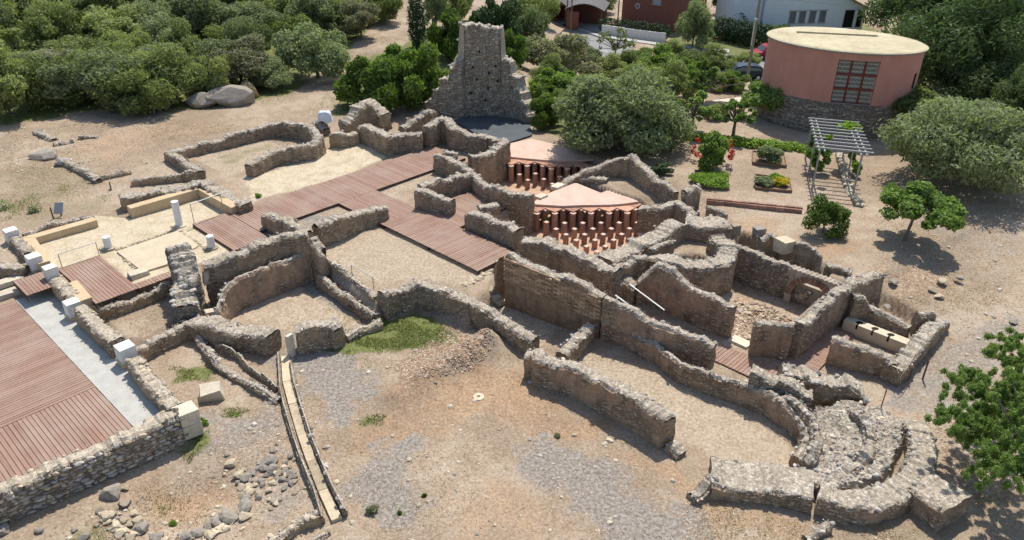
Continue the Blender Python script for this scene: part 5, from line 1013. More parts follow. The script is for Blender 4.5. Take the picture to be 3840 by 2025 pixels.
# ------------------------------------------------------------------ vegetation
def leaf_mat(name, dark, mid, light, trans=0.25):
    t = NT(name); v = t.node('ShaderNodeSeparateColor', {0: t.node('ShaderNodeVertexColor', layer_name='tone').outputs[0]}); r = t.node('ShaderNodeObjectInfo').outputs['Random']
    n = t.noise(t.coord('Object'), 0.9, 3)
    f = t.math('ADD', t.math('ADD', t.math('MULTIPLY', v.outputs[0], 0.42), t.math('MULTIPLY', r, 0.42)), t.math('MULTIPLY', n, 0.3))
    c = t.ramp(f, [(0.18, dark), (0.5, mid), (0.85, light)])
    t.put(t.b.inputs['Base Color'], c); t.b.inputs['Roughness'].default_value = 0.6; t.b.inputs['Specular IOR Level'].default_value = 0.3
    tr = t.node('ShaderNodeBsdfTranslucent', {'Color': t.mix(1.0, c, (0.9, 1.0, 0.55), 'MULTIPLY')}); mx = t.node('ShaderNodeMixShader', {0: trans}); t.l.new(t.b.outputs[0], mx.inputs[1]); t.l.new(tr.outputs[0], mx.inputs[2])
    t.l.new(mx.outputs[0], t.n['Material Output'].inputs[0]); return t.m
LEAF = {
    'olive': leaf_mat('olive_leaf', (0.112, 0.142, 0.065), (0.224, 0.266, 0.13), (0.366, 0.413, 0.236), .5),
    'wood': leaf_mat('holm_leaf', (0.103, 0.136, 0.045), (0.233, 0.279, 0.097), (0.403, 0.435, 0.182), .5),
    'bush': leaf_mat('lentisk_leaf', (0.059, 0.1, 0.018), (0.142, 0.218, 0.041), (0.26, 0.366, 0.077), .5),
    'fig': leaf_mat('fig_leaf', (0.095, 0.155, 0.035), (0.195, 0.29, 0.07), (0.31, 0.42, 0.125), .5),
    'pine': leaf_mat('pine_needle', (0.041, 0.073, 0.027), (0.092, 0.143, 0.051), (0.175, 0.235, 0.092), .4),
    'dark': leaf_mat('cypress_leaf', (0.018, 0.04, 0.014), (0.045, 0.085, 0.028), (0.09, 0.14, 0.05)),
    'grey': leaf_mat('grey_twig_leaf', (0.142, 0.142, 0.083), (0.254, 0.248, 0.153), (0.366, 0.354, 0.236), .5),
    'lime': leaf_mat('bright_leaf', (0.08, 0.15, 0.014), (0.18, 0.30, 0.03), (0.31, 0.45, 0.065), .4)}
def leaves(name, lobes, n, size, mat, seed, aspect=.45, up=.25, fill=.35, loc=None, inner=.72):
    """thousands of small leaf faces spread over overlapping lobes"""
    g = np.random.default_rng(seed); C = np.array([l[0] for l in lobes], float); Rd = np.array([l[1] if hasattr(l[1], '__len__') else (l[1],) * 3 for l in lobes], float)
    w = (Rd[:, 0] * Rd[:, 1]) ** .8; k = g.choice(len(lobes), n, p=w / w.sum())
    d = g.normal(size=(n, 3)); d /= np.linalg.norm(d, axis=1, keepdims=True)
    rad = np.where(g.random(n) < fill, g.uniform(.35, 1, n), g.normal(.96, .09, n)); rad = np.where(g.random(n) < .06, g.uniform(1.0, 1.35, n), rad)
    tw = 1 + .18 * vnoise(d[:, 0] * 3 + k, d[:, 1] * 3, d[:, 2] * 3, seed)
    P = C[k] + d * Rd[k] * (rad * tw)[:, None]
    deep = np.zeros(n, bool)
    for i in range(len(lobes)):
        q = (P - C[i]) / Rd[i]; deep |= (np.einsum('ij,ij->i', q, q) < inner ** 2) & (k != i)
    keep = ~deep | (g.random(n) < .12); P = P[keep]; d = d[keep]; n = len(P)
    nrm = d * .55 + g.normal(size=(n, 3)) * .55 + np.array([0, 0, up]); nrm /= np.linalg.norm(nrm, axis=1, keepdims=True)
    a = np.cross(nrm, g.normal(size=(n, 3))); a /= np.linalg.norm(a, axis=1, keepdims=True); b = np.cross(nrm, a)
    s = size * g.uniform(.6, 1.35, n); A = a * s[:, None]; B = b * (s * aspect)[:, None]
    V = np.stack([P - A, P - B + nrm * (s * .1)[:, None], P + A, P + B + nrm * (s * .1)[:, None]], 1).reshape(-1, 3)
    F = np.arange(n * 4).reshape(-1, 4)
    me = mesh_np(name, V, F, [mat]); ca = me.color_attributes.new('tone', 'FLOAT_COLOR', 'POINT'); tn = np.repeat(g.uniform(0, 1, n), 4)
    ca.data.foreach_set('color', np.stack([tn, tn, tn, np.ones_like(tn)], 1).astype(np.float32).ravel()); return me
def lobes_for(seed, w=1.0, h=1.0, n=16, z0=.35, flat=1.0, dome=True, rr_=(.13, .23), sp=.36):
    """unit crown: width 1 (radius .5), height from z0*h to h"""
    g = random.Random(seed); out = []
    for i in range(n):
        an = g.uniform(0, 6.283); rr = math.sqrt(g.random()) * sp; zz = z0 + (1 - z0) * (.14 + .70 * g.random() ** .8 * (1 - (rr / .5) ** 2 * .75 if dome else 1))
        r = g.uniform(*rr_); out.append(((rr * math.cos(an) * w, rr * math.sin(an) * w, zz * h), (r * w, r * w, r * .85 * min(w, h) * flat)))
    return out
def trunk_mesh(lobes, h, r=.05, seed=0, lean=(0, 0), forks=5, base_h=.3):
    g = random.Random(seed); m = MB(); top = Vector((lean[0], lean[1], h * base_h)); mid = Vector((lean[0] * .4 + g.uniform(-.03, .03), lean[1] * .4, h * base_h * .5))
    m.tube([(0, 0, -.15), mid, top], [r * 1.25, r, r * .85], 8)
    for l in sorted(lobes, key=lambda q: -q[0][2])[:forks]:
        e = Vector(l[0]); md = top.lerp(e, .5) + Vector((g.uniform(-.05, .05), g.uniform(-.05, .05), .03)); m.tube([top, md, e], [r * .6, r * .38, r * .15], 6)
    return m.mesh('trunk', BARK)
CROWN = {}
CAM = Vector((0, 0, 17))
def settle(b):
    """slide a surveyed point down its line of sight onto the terrain; returns point and distance ratio"""
    p = np.array((b[0], b[1], (b[2] if len(b) > 2 else U) - 17.0)); m = np.linspace(.75, 1.5, 400); Q = p[None] * m[:, None]
    under = np.argmax(Q[:, 2] + 17 < terrain_z(Q[:, 0], Q[:, 1])); lo = float(m[under]) if under > 0 else 1.0
    q = Vector((float(Q[under, 0]), float(Q[under, 1]), float(Q[under, 2] + 17))) if under > 0 else Vector((b[0], b[1], tz(b[0], b[1]))); return q, lo
def variant(key, seed, w, h, n_lobes, n_leaf, size, z0, mat, forks=6, r=.12, fill=.45, aspect=.45, lean=(0, 0)):
    lb = lobes_for(seed, w, h, n_lobes, z0, rr_=(.065, .2), sp=.44); CROWN[key] = (leaves('crown', lb, n_leaf, size, LEAF[mat], seed, aspect, fill=fill), trunk_mesh(lb, h, r, seed, lean, forks, max(.12, z0 + .1)), w, h)
for i in range(4): variant('wood%d' % i, 200 + i, 6, 5, 30, 13000, .15, .05, 'wood', r=.13)
for i in range(2): variant('olivew%d' % i, 220 + i, 6, 5.2, 30, 13000, .15, .06, 'olive', r=.14)
variant('grey0', 230, 5, 4.2, 16, 9000, .14, .08, 'grey', fill=.5)
for i in range(3): variant('bush%d' % i, 240 + i, 5, 4, 18, 9000, .17, .02, 'bush', r=.08)
variant('lime0', 250, 3, 2.2, 12, 3500, .14, .02, 'lime', r=.05)
variant('dark0', 251, 5, 6, 18, 9000, .17, .05, 'dark', r=.15)
variant('pine0', 252, 10, 9, 44, 26000, .2, .0, 'pine', r=.25, aspect=.3, fill=.4); variant('pine1', 253, 8, 8, 36, 20000, .2, .0, 'pine', r=.22, aspect=.3, fill=.4)
def tree(name, label, cat, base, key, w, h, rz=0.0, group=None, z=None):
    cr_, tr_, w0, h0 = CROWN[key]; base, k_ = settle(base); w *= k_; h *= k_; zz = base.z
    t_ = thing(name, label, cat, (base[0], base[1], zz), group, rz); kx = rs.uniform(.82, 1.2); t_.scale = (w / w0 * kx, w / w0 / kx, h / h0)
    link('crown', cr_, t_); link('trunk', tr_, t_); return t_
# --- the wood at the upper left: front trees told apart, the mass behind alike
GW = 'trees and tall shrubs of the wood at the upper left'
front = (((-33.74,49.69,0.80), 0.0267, 190, 190, 'wood0', 'bright green bushy tree at the left border of the wood'),
    ((-31.51,51.80,0.80), 0.0276, 170, 150, 'wood1', 'mid-green tree over the grassy gap at the left of the wood'),
    ((-28.21,51.35,0.80), 0.0274, 200, 180, 'olivew0', 'greyish olive tree hanging over the dark shaded ground'),
    ((-24.84,50.38,0.80), 0.0270, 170, 150, 'wood3', 'dense shrub left of the boulders'),
    ((-23.74,52.40,0.80), 0.0279, 170, 150, 'wood2', 'dull green shrub just behind the smaller boulder'),
    ((-20.14,56.07,0.80), 0.0295, 180, 140, 'grey0', 'grey-brown twiggy shrub above the long boulder'),
    ((-17.80,56.15,0.80), 0.0296, 110, 80, 'olivew1', 'small pale olive shrub at the path right of the boulder'),
    ((-15.23,59.19,0.80), 0.0310, 185, 165, 'olivew0', 'rounded olive tree standing alone beside the sandy path'),
    ((-14.11,72.20,0.80), 0.0369, 110, 110, 'grey0', 'greyish tree left of the upper sandy path'),
    ((-12.95,79.31,0.80), 0.0401, 90, 100, 'wood3', 'dark tree at the top beside the upper sandy path'))
for b, m, w, h, key, lb in front: tree('shrub_tree', lb, 'tree', b, key, w * m, h * m * 1.0, rs.uniform(0, 6), GW)
g2 = random.Random(5)
rows = ((245, 10, 560, 125), (205, -20, 690, 130), (165, 0, 700, 130), (130, -40, 860, 125), (95, 0, 860, 120), (62, -30, 880, 120), (32, 20, 960, 110), (5, -30, 980, 105), (-25, 0, 1000, 100), (-60, -20, 1010, 100))
from_d = {245: ((-36.50,53.25,0.80), (-8.35,54.11,0.80)), 205: ((-38.88,57.29,0.80), (-8.91,58.27,0.80)), 165: ((-41.59,61.89,0.80), (-9.55,63.01,0.80)), 130: ((-44.28,66.47,0.80), (-10.19,67.75,0.80)), 95: ((-47.35,71.69,0.80), (-10.92,73.14,0.80)), 62: ((-50.65,77.31,0.80), (-11.70,78.98,0.80)), 32: ((-54.09,83.14,0.80), (-12.52,85.05,0.80)), 5: ((-57.60,89.11,0.80), (-13.36,91.27,0.80)), -25: ((-62.07,96.72,0.80), (-14.43,99.23,0.80)), -60: ((-68.26,107.23,0.80), (-15.92,110.28,0.80))}
for v, u0, u1, dx in rows:
    pa, pb = from_d[v]; sc_ = math.hypot(pb[0] - pa[0], pb[1] - pa[1]) / 1000
    u_ = u0 + g2.uniform(0, 40)
    while u_ < u1:
        uu = u_ / 1000; p = (pa[0] + (pb[0] - pa[0]) * uu, pa[1] + (pb[1] - pa[1]) * uu + g2.uniform(-1.2, 1.2), U)
        key = g2.choice(('wood0', 'wood1', 'wood2', 'wood3', 'olivew0', 'olivew1', 'wood1', 'wood3', 'wood2', 'wood0', 'grey0'))
        tree('wood_tree', 'olive-green rounded tree crowded into the wood behind the front row', 'tree', p, key, g2.uniform(95, 195) * sc_, g2.uniform(85, 160) * sc_, g2.uniform(0, 6), GW)
        u_ += dx * g2.uniform(.85, 1.5)
# --- behind and beside the tower
for b, m, w, h, key, nm, lb in (((-9.82,51.71,0.80), 0.0276, 150, 140, 'bush0', 'shrub', 'dense green bush left of the tower near the sandy track'),
    ((-7.64,50.88,0.80), 0.0272, 150, 165, 'bush1', 'shrub', 'dark green bush in the middle of the thicket left of the tower'),
    ((-6.32,52.55,0.80), 0.0280, 130, 170, 'bush2', 'shrub', 'light green bush against the left flank of the tower'),
    ((-8.47,57.19,0.80), 0.0301, 150, 110, 'bush0', 'shrub', 'bush at the back of the thicket left of the tower'),
    ((-5.46,65.13,0.80), 0.0337, 110, 150, 'bush1', 'shrub', 'tall bush rising behind the left shoulder of the tower'),
    ((-4.19,69.45,0.80), 0.0356, 70, 90, 'lime0', 'shrub', 'yellow-green shrub peeping out beside the tower top'),
    ((-7.67,77.65,0.80), 0.0393, 65, 100, 'olivew1', 'shrub_tree', 'pale olive tree right of the cypress'),
    ((-5.89,81.58,0.80), 0.0411, 90, 110, 'wood0', 'shrub_tree', 'mid-green tree between cypress and dark ivy tree'),
    ((-1.66,65.26,0.80), 0.0337, 120, 190, 'dark0', 'ivy_tree', 'very dark ivy-clad tree rising behind the tower'),
    ((-0.06,61.47,0.80), 0.0320, 70, 110, 'bush2', 'shrub', 'green shrub behind the right shoulder of the tower'),
    ((1.33,68.91,0.80), 0.0354, 100, 130, 'olivew0', 'shrub_tree', 'slim olive-green tree right of the dark ivy tree'),
    ((0.58,62.73,0.80), 0.0326, 80, 75, 'olivew1', 'shrub_tree', 'small pale olive with forked trunk right of the tower'),
    ((3.35,59.24,0.80), 0.0310, 150, 130, 'grey0', 'shrub', 'grey spiky shrub in front of the street'),
    ((2.68,53.97,0.80), 0.0286, 110, 85, 'bush0', 'shrub', 'bright green bush right of the tower foot'),
    ((4.35,55.51,0.80), 0.0293, 110, 70, 'lime0', 'shrub', 'yellow-green bush between tower and big olive tree'),
    ((2.10,47.82,0.80), 0.0258, 80, 95, 'bush1', 'shrub', 'dark green bush pressed against the right flank of the tower'),
    ((11.20,105.41,-3.00), 0.0529, 100, 80, 'olivew0', 'shrub_tree', 'round pale tree in front of the carports'),
    ((17.71,77.18,-1.00), 0.0396, 115, 125, 'olivew1', 'shrub_tree', 'pale weeping tree over the street'),
    ((14.35,60.76,0.80), 0.0317, 100, 70, 'wood1', 'shrub', 'dull green shrub at the street edge behind the garden'),
    ((11.30,59.50,0.80), 0.0311, 130, 90, 'bush2', 'shrub', 'green shrub behind the right side of the big olive'),
    ((9.18,61.19,0.80), 0.0319, 90, 60, 'wood2', 'shrub', 'low shrub behind the top of the big olive'),
    ((18.81,101.86,-3.00), 0.0513, 70, 70, 'grey0', 'shrub', 'brownish bush beside the brick house'),
    ((28.25,104.85,-3.00), 0.0526, 90, 110, 'dark0', 'shrub_tree', 'dark conifer left of the white house'),
    ((27.60,95.17,-3.00), 0.0482, 60, 70, 'dark0', 'shrub', 'dark shrub below the stairs of the white house'),
    ((30.64,90.02,-3.00), 0.0459, 90, 50, 'bush1', 'shrub', 'climbing green shrub at the corner of the white house'),
    ((4.19,53.06,0.80), 0.0282, 120, 60, 'bush1', 'shrub', 'low green shrub under the left side of the big olive')):
    tree(nm, lb, nm.split('_')[-1], b, key, w * m, h * m * 1.02, rs.uniform(0, 6), z=(None if b[2] > 0 else None))
# cypress
def spindle(n, h, r, mat, seed):
    g = np.random.default_rng(seed); lobes = [((0.12 * r * math.sin(i * 2.4), 0.12 * r * math.cos(i * 2.4), h * (.06 + .9 * i / 11)), (r * (1.0 if i < 6 else 1 - (i - 5) / 7.5) * (.7 if i == 0 else 1), r * (1.0 if i < 6 else 1 - (i - 5) / 7.5), h * .1)) for i in range(12)]
    return leaves('crown', lobes, n, .13, LEAF[mat], seed, .3, up=.5)
cy = thing('cypress', 'slim dark cypress beside the upper sandy path', 'tree', (-8.55,69.28,0.80)); cy.location.z = tz(cy.location.x, cy.location.y); hc = 175 * 0.0361; link('crown', spindle(6000, hc, hc * .12, 'dark', 3), cy); link('trunk', MB().tube([(0, 0, -.2), (0, 0, hc * .8)], [.14, .04], 8).mesh('trunk', BARK), cy)
# --- big olive, right olive, pines
def big_tree(name, label, base, w, h, mat, seed, nl, nleaf, size, z0=.1, r=.22, fork=8, stems=1, lean=(0, 0), aspect=.4, fill=.3, up=.25, cat='tree', rr_=(.09, .19), sp=.40):
    base, k_ = settle(base); w *= k_; h *= k_; lb = lobes_for(seed, w, h, nl, z0, rr_=rr_, sp=sp); t_ = thing(name, label, cat, tuple(base))
    lb = [((c[0] + lean[0], c[1] + lean[1], c[2]), r_) for c, r_ in lb]
    link('crown', leaves('crown', lb, nleaf, size, LEAF[mat], seed, aspect, up, fill), t_); link('trunk', trunk_mesh(lb, h, r, seed, (lean[0] * .6, lean[1] * .6), fork, max(.2, z0 + .1)), t_); return t_
m_ = 0.0232; big_tree('olive_tree', 'huge spreading olive tree behind the upper hypocaust', (6.23,43.97,1.00), 335 * m_, 230 * m_, 'olive', 301, 46, 42000, .15, .03, r=.3)
m_ = 0.0215; big_tree('olive_tree', 'big grey-green olive tree at the right casting a deep shadow', (24.01,38.48,1.00), 360 * m_, 235 * m_, 'olive', 305, 46, 40000, .13, .12, r=.22, fork=14, rr_=(.1, .2), sp=.38)
m_ = 0.0252; big_tree('almond_tree', 'lighter green tree leaning on the round building at the right', (24.60,46.69,1.00), 190 * m_, 130 * m_, 'wood', 307, 22, 12000, .15, .15, r=.12)
m_ = 0.0288; tree('pine_tree', 'tall dark pine right of the round building', 'tree', (32.10,55.36,0.80), 'pine0', 330 * m_, 330 * m_)
m_ = 0.0300; tree('pine_tree', 'pine crown filling the top right corner', 'tree', (43.15,66.88,0.80), 'pine1', 260 * m_, 300 * m_, 2.0)
m_ = 0.0252; tree('pine_tree', 'dark bushy pine at the right border behind the olive', 'tree', (32.77,47.30,1.00), 'pine1', 190 * m_, 200 * m_, 1.0)
m_ = 0.0378; tree('pine_tree', 'far pine behind the roof edge of the round building', 'tree', (36.94,72.59,0.80), 'pine1', 200 * m_, 210 * m_, 4.0)
m_ = 0.0413; tree('pine_tree', 'far pine at the top behind the tall dark pine', 'tree', (46.90,81.88,0.80), 'pine0', 230 * m_, 200 * m_, 3.0)
m_ = 0.0282; tree('pine_tree', 'low dark pine between the right olive and the round building', 'tree', (32.08,52.49,0.80), 'pine1', 200 * m_, 150 * m_, 5.0)
m_ = 0.0307; tree('pine_tree', 'dark pine pressed against the right side of the round building', 'tree', (32.84,57.76,0.80), 'pine1', 150 * m_, 170 * m_, 2.5)
for i, (b, m, w, h, key, lb) in enumerate((((5.36,53.57,0.80), 0.0284, 120, 80, 'wood1', 'green shrub at the upper left of the big olive'), ((7.33,58.80,0.80), 0.0308, 110, 75, 'wood0', 'green shrub above the big olive below the street'), ((9.80,56.71,0.80), 0.0298, 110, 80, 'wood3', 'dull green shrub at the upper right of the big olive'), ((11.45,54.23,0.80), 0.0287, 110, 100, 'wood2', 'leafy shrub right of the big olive behind the pruned trees'), ((13.01,57.88,0.80), 0.0304, 100, 80, 'bush0', 'green shrub behind the pruned trees'), ((15.21,56.88,0.80), 0.0299, 70, 60, 'wood1', 'small shrub left of the ramp'), ((6.51,70.62,-1.00), 0.0366, 100, 60, 'olivew0', 'pale shrub at the street edge above the grey spiky shrub'), ((11.76,71.52,-1.00), 0.0370, 90, 45, 'bush1', 'low green shrub along the street verge'), ((14.74,71.63,-1.00), 0.0371, 90, 60, 'wood0', 'shrub at the foot of the weeping tree'), ((2.55,50.74,0.80), 0.0271, 80, 70, 'bush2', 'bush between the tower foot and the big olive'), ((2.82,57.56,0.80), 0.0302, 100, 80, 'wood2', 'shrub behind the bright bush right of the tower'), ((-1.28,58.52,0.80), 0.0307, 110, 60, 'wood1', 'shrub just behind the tower'), ((2.70,93.78,-2.00), 0.0474, 100, 90, 'wood3', 'tree left of the carports at the top'), ((17.69,68.24,-1.00), 0.0355, 100, 75, 'wood2', 'shrub at the street edge left of the parked dark car'), ((16.41,56.92,0.80), 0.0299, 80, 60, 'bush1', 'small shrub beside the ramp railing'), ((22.86,75.10,-2.00), 0.0389, 60, 40, 'wood3', 'low bush behind the street pole'))):
    tree('shrub', lb, 'shrub', b, key, w * m, h * m, rs.uniform(0, 6))
# fig-like trees with clumped big leaves
m_ = 0.0185; big_tree('fig_tree', 'young fig tree with bright leaves and a thin pale trunk', (18.10,31.58,1.00), 200 * m_, 150 * m_, 'fig', 311, 34, 8000, .105, .40, r=.07, fork=14, lean=(.35, .1), aspect=.7, fill=.5, rr_=(.06, .12), sp=.44)
m_ = 0.0187; big_tree('pomegranate_shrub', 'pale fluffy shrub below the pergola', (14.61,32.33,1.00), 115 * m_, 118 * m_, 'bush', 313, 20, 7000, .075, .0, r=.04, fork=10, fill=.5, cat='shrub')
m_ = 0.0266; big_tree('fig_tree', 'green garden tree in front of the stone base of the round building', (16.81,49.51,1.00), 125 * m_, 115 * m_, 'fig', 315, 32, 7500, .11, .28, r=.08, fork=9, aspect=.6)
for u_, lb, bb, m_ in ((1, 'pruned tree with knotty branches in front of the ramp', (13.69,45.66,1.00), 0.0248), (2, 'pruned knotty tree nearest the big olive', (11.22,46.33,1.00), 0.0251), (3, 'pruned knotty tree behind the other two at the garden edge', (13.24,52.67,1.00), 0.0280), (4, 'bare-branched knotty tree beside the street', (8.34,63.64,0.80), 0.0330)):
    big_tree('mulberry_tree', lb, bb, 95 * m_, 125 * m_, 'fig' if u_ < 4 else 'wood', 320 + u_, 26, (3000, 3200, 3200, 900)[u_ - 1], .1, .22, r=.1, fork=26, aspect=.6, fill=.8, rr_=(.045, .1), sp=.46)
# bottom right tree near the drone
bt = thing('carob_tree', 'leafy tree reaching into the picture at the lower right', 'tree', (15.41,15.48,0.00)); bz = tz(bt.location.x, bt.location.y); bt.location.z = bz
lbs = []; g3 = random.Random(9)
for (u_, p) in enumerate(((15.81,20.16,2.60), (15.17,18.39,3.00), (14.46,18.53,2.50), (14.14,16.58,3.00), (13.46,17.21,2.30), (13.44,15.89,2.60), (13.35,14.98,2.60), (13.81,15.39,3.20), (15.11,17.21,3.20), (14.04,18.78,2.30), (13.27,17.98,2.10), (13.04,15.58,2.30), (16.82,21.45,2.50), (16.87,20.33,2.80), (15.45,17.14,3.40), (14.44,15.17,3.40), (13.13,17.35,2.10), (14.53,19.49,2.30), (15.26,18.20,2.40), (14.67,17.88,2.20), (14.47,16.50,2.20), (15.64,19.28,2.00), (16.44,19.59,2.40), (14.04,17.05,2.00), (16.78,20.73,2.20), (13.95,15.34,2.40), (14.38,18.05,1.90), (15.00,17.06,2.60))):
    for _ in range(22): lbs.append(((p[0] - bt.location.x + g3.gauss(0, .3), p[1] - bt.location.y + g3.gauss(0, .3), p[2] - bz + g3.gauss(0, .22)), (g3.uniform(.07, .15), g3.uniform(.07, .15), g3.uniform(.08, .17))))
link('crown', leaves('crown', lbs, 110000, .042, LEAF['fig'], 77, .34, up=.15, fill=.75, inner=.3), bt); link('trunk', trunk_mesh(lbs, 3.0, .11, 4, (-.3, .1), 40, .4), bt)

for i, (b, m, w, h, key, lb) in enumerate((((10.01,46.30,1.00), 0.0251, 60, 60, 'bush1', 'leafy shrub at the right foot of the big olive'), ((8.12,39.35,1.00), 0.0219, 50, 40, 'dark0', 'small dark shrub beside the falling side of the gable wall'), ((27.11,54.04,1.00), 0.0286, 70, 55, 'olivew1', 'small pale shrub at the foot of the round building'), ((13.42,49.16,1.00), 0.0264, 50, 45, 'wood1', 'small shrub between the pruned garden trees'), ((23.68,47.83,1.00), 0.0258, 90, 75, 'wood0', 'leafy shrub between pergola and right olive'))):
    tree('shrub', lb, 'shrub', b, key, w * m, h * m, rs.uniform(0, 6))
# --- grass and weeds
def grass(name, label, polys, mat, seed, h=.07, kind='stuff'):
    g = np.random.default_rng(seed); PP_ = []
    for poly, n in polys:
        cxy = np.mean([p_[:2] for p_ in poly], 0); big_ = [(cxy[0] + (p_[0] - cxy[0]) * 1.25, cxy[1] + (p_[1] - cxy[1]) * 1.25) for p_ in poly]; Q = scatter(big_, n, g)
        sdp = poly_sd(Q[:, 0], Q[:, 1], poly) + .45 * fbm(Q[:, 0] * 1.3, Q[:, 1] * 1.3, 0 * Q[:, 0], 12); PP_.append(Q[g.random(len(Q)) < np.clip(sdp / .6 + .35, 0, 1)])
    P = np.concatenate(PP_); e = fbm(P[:, 0] * 1.6, P[:, 1] * 1.6, 0 * P[:, 0], 4); P = P[e > -.25]; n = len(P); Z = terrain_z(P[:, 0], P[:, 1])
    a = g.uniform(0, 6.283, n); hh = h * g.uniform(.4, 1.4, n); w = hh * g.uniform(.12, .25, n); ln = hh * g.uniform(-1.6, 1.6, n)
    B = np.column_stack([P, Z - .01]); t_ = np.stack([np.cos(a), np.sin(a), 0 * a], 1); l_ = np.stack([-np.sin(a), np.cos(a), 0 * a], 1)
    V = np.stack([B - t_ * w[:, None], B + t_ * w[:, None], B + l_ * ln[:, None] + np.array([0, 0, 1]) * hh[:, None]], 1).reshape(-1, 3)
    me = mesh_np(name, V, np.arange(n * 3).reshape(-1, 3), [mat]); ca = me.color_attributes.new('tone', 'FLOAT_COLOR', 'POINT'); tn = np.repeat(g.uniform(0, 1, n), 3); ca.data.foreach_set('color', np.stack([tn, tn, tn, np.ones_like(tn)], 1).astype(np.float32).ravel())
    return tag(link(name, me), label, 'grass', kind='stuff')
GRM = leaf_mat('grass_blade', (0.09, 0.125, 0.025), (0.19, 0.235, 0.06), (0.34, 0.34, 0.13), .5); DRY = leaf_mat('dry_grass', (0.25, 0.19, 0.09), (0.40, 0.32, 0.17), (0.56, 0.47, 0.28), .5)
grass('grass', 'green grass and weeds growing in patches', [([(-6.22,25.22,0.00), (-3.96,26.63,0.00), (-2.10,24.91,0.00), (-3.21,24.09,0.00), (-6.42,23.61,0.00), (-7.29,24.11,0.00)], 16000), ([(-12.50,22.70,0.00), (-11.08,22.96,0.00), (-10.80,22.01,0.00), (-12.00,21.91,0.00)], 2500), ([(-9.84,20.40,0.00), (-8.96,20.35,0.00), (-8.92,19.94,0.00), (-9.65,19.99,0.00)], 700), ([(-10.54,18.56,0.00), (-9.98,19.26,0.00), (-9.71,19.01,0.00), (-10.12,18.02,0.00)], 1200), ([(-5.09,20.06,0.00), (-4.30,20.14,0.00), (-4.30,19.60,0.00), (-4.97,19.65,0.00)], 800), ([(-10.44,16.35,0.00), (-10.03,16.41,0.00), (-9.97,16.15,0.00), (-10.25,16.09,0.00)], 250), ([(-7.92,26.99,0.00), (-5.83,26.02,0.00), (-4.62,23.31,0.00), (-5.40,22.09,0.00)], 1200), ([(-34.32,49.53,0.80), (-33.05,53.84,0.80), (-30.18,52.65,0.80), (-31.40,49.05,0.80), (-32.75,46.86,0.80)], 9000), ([(-21.58,51.07,0.80), (-16.17,56.76,0.80), (-16.12,58.59,0.80), (-15.73,53.09,0.80), (-20.58,50.80,0.80)], 2500), ([(-14.01,49.83,0.80), (-13.58,55.11,0.80), (-10.29,50.23,0.80), (-12.50,49.03,0.80)], 2500), ([(-25.71,34.89,0.80), (-24.89,36.56,0.80), (-24.04,35.25,0.80), (-24.56,32.94,0.80)], 2500), ([(-24.82,37.98,0.80), (-23.65,37.65,0.80), (-23.48,36.77,0.80), (-24.30,37.27,0.80)], 500), ([(-21.59,36.30,0.80), (-20.92,36.48,0.80), (-19.75,34.08,0.80), (-21.14,35.64,0.80)], 600), ([(-15.29,74.95,0.80), (-9.89,72.36,0.80), (-11.56,67.22,0.80), (-14.11,62.64,0.80)], 4000)], GRM, 1)
grass('dry_grass', 'dry yellow grass and low weeds on the earth banks', [([(6.11,16.50,0.00), (8.40,15.66,0.00), (12.44,15.37,0.00), (11.82,14.85,0.00), (5.17,14.77,0.00)], 6000), ([(13.94,18.46,0.10), (15.62,17.22,0.20), (14.88,15.83,0.00), (13.89,16.33,0.00)], 3500), ([(15.12,27.39,0.70), (19.08,29.38,0.90), (20.55,26.79,0.80), (17.44,25.40,0.70)], 5000), ([(-29.75,41.77,0.80), (-25.28,43.65,0.80), (-22.03,38.41,0.80), (-22.91,33.41,0.80), (-25.25,34.12,0.80)], 14000), ([(-26.19,49.20,0.80), (-20.76,48.80,0.80), (-16.89,47.56,0.80), (-21.33,43.76,0.80)], 7000), ([(-32.45,46.36,0.80), (-25.94,48.65,0.80), (-23.95,46.09,0.80), (-29.75,41.77,0.80)], 5000), ([(-11.35,16.82,0.00), (-9.56,17.39,0.00), (-8.61,15.81,0.00), (-10.03,15.54,0.00)], 2500), ([(-12.73,15.27,0.00), (-11.46,15.78,0.00), (-10.92,14.59,0.00), (-12.37,14.58,0.00)], 2000), ([(-0.88,22.55,0.00), (0.58,22.41,0.00), (5.08,17.86,0.00), (3.86,18.08,0.00)], 2200), ([(-5.25,17.73,0.00), (-2.00,18.36,0.00), (-0.26,15.18,0.00), (-4.36,15.13,0.00)], 1500)], DRY, 2, .055)
def weed(label, p, s, key='lime', name='weed'):
    g = random.Random(int(p[0] * 100)); lb = [((g.uniform(-.4, .4) * s, g.uniform(-.3, .3) * s, s * g.uniform(.15, .45)), s * g.uniform(.25, .4)) for _ in range(6)]
    t_ = thing(name, label, 'plant', (p[0], p[1], tz(p[0], p[1]))); link('foliage', leaves('foliage', lb, int(250 + 500 * s), .05, LEAF[key], int(s * 1000)), t_); link('stem', MB().tube([(0, 0, -.05), (0, 0, s * .4)], [.015, .006], 5).mesh('stem', BARK), t_); return t_
weed('tiny green weed at the corner of the front wall', (-10.22,19.58,0.00), .28); weed('single green weed inside the stone ring', (-9.71,15.65,0.00), .16); weed('small weed beside the boardwalk corner', (-13.19,36.31,0.80), .28, 'lime'); weed('small green weed in the middle of the foreground earth', (-2.55,16.50,0.00), .09, 'bush'); weed('small weed low on the foreground earth', (-3.18,15.80,0.00), .09, 'bush'); weed('silvery shrub at the left border of the excavation', (-25.37,34.66,0.80), .7, 'olive'); weed('silvery low shrub beside the metal panel', (-23.66,34.31,0.80), .45, 'olive'); weed('dark clump of weeds at the bottom of the foreground', (-4.00,15.86,0.00), .28, 'grey'); weed('brown dry tuft on the foreground earth', (1.54,19.19,0.00), .16, 'grey')

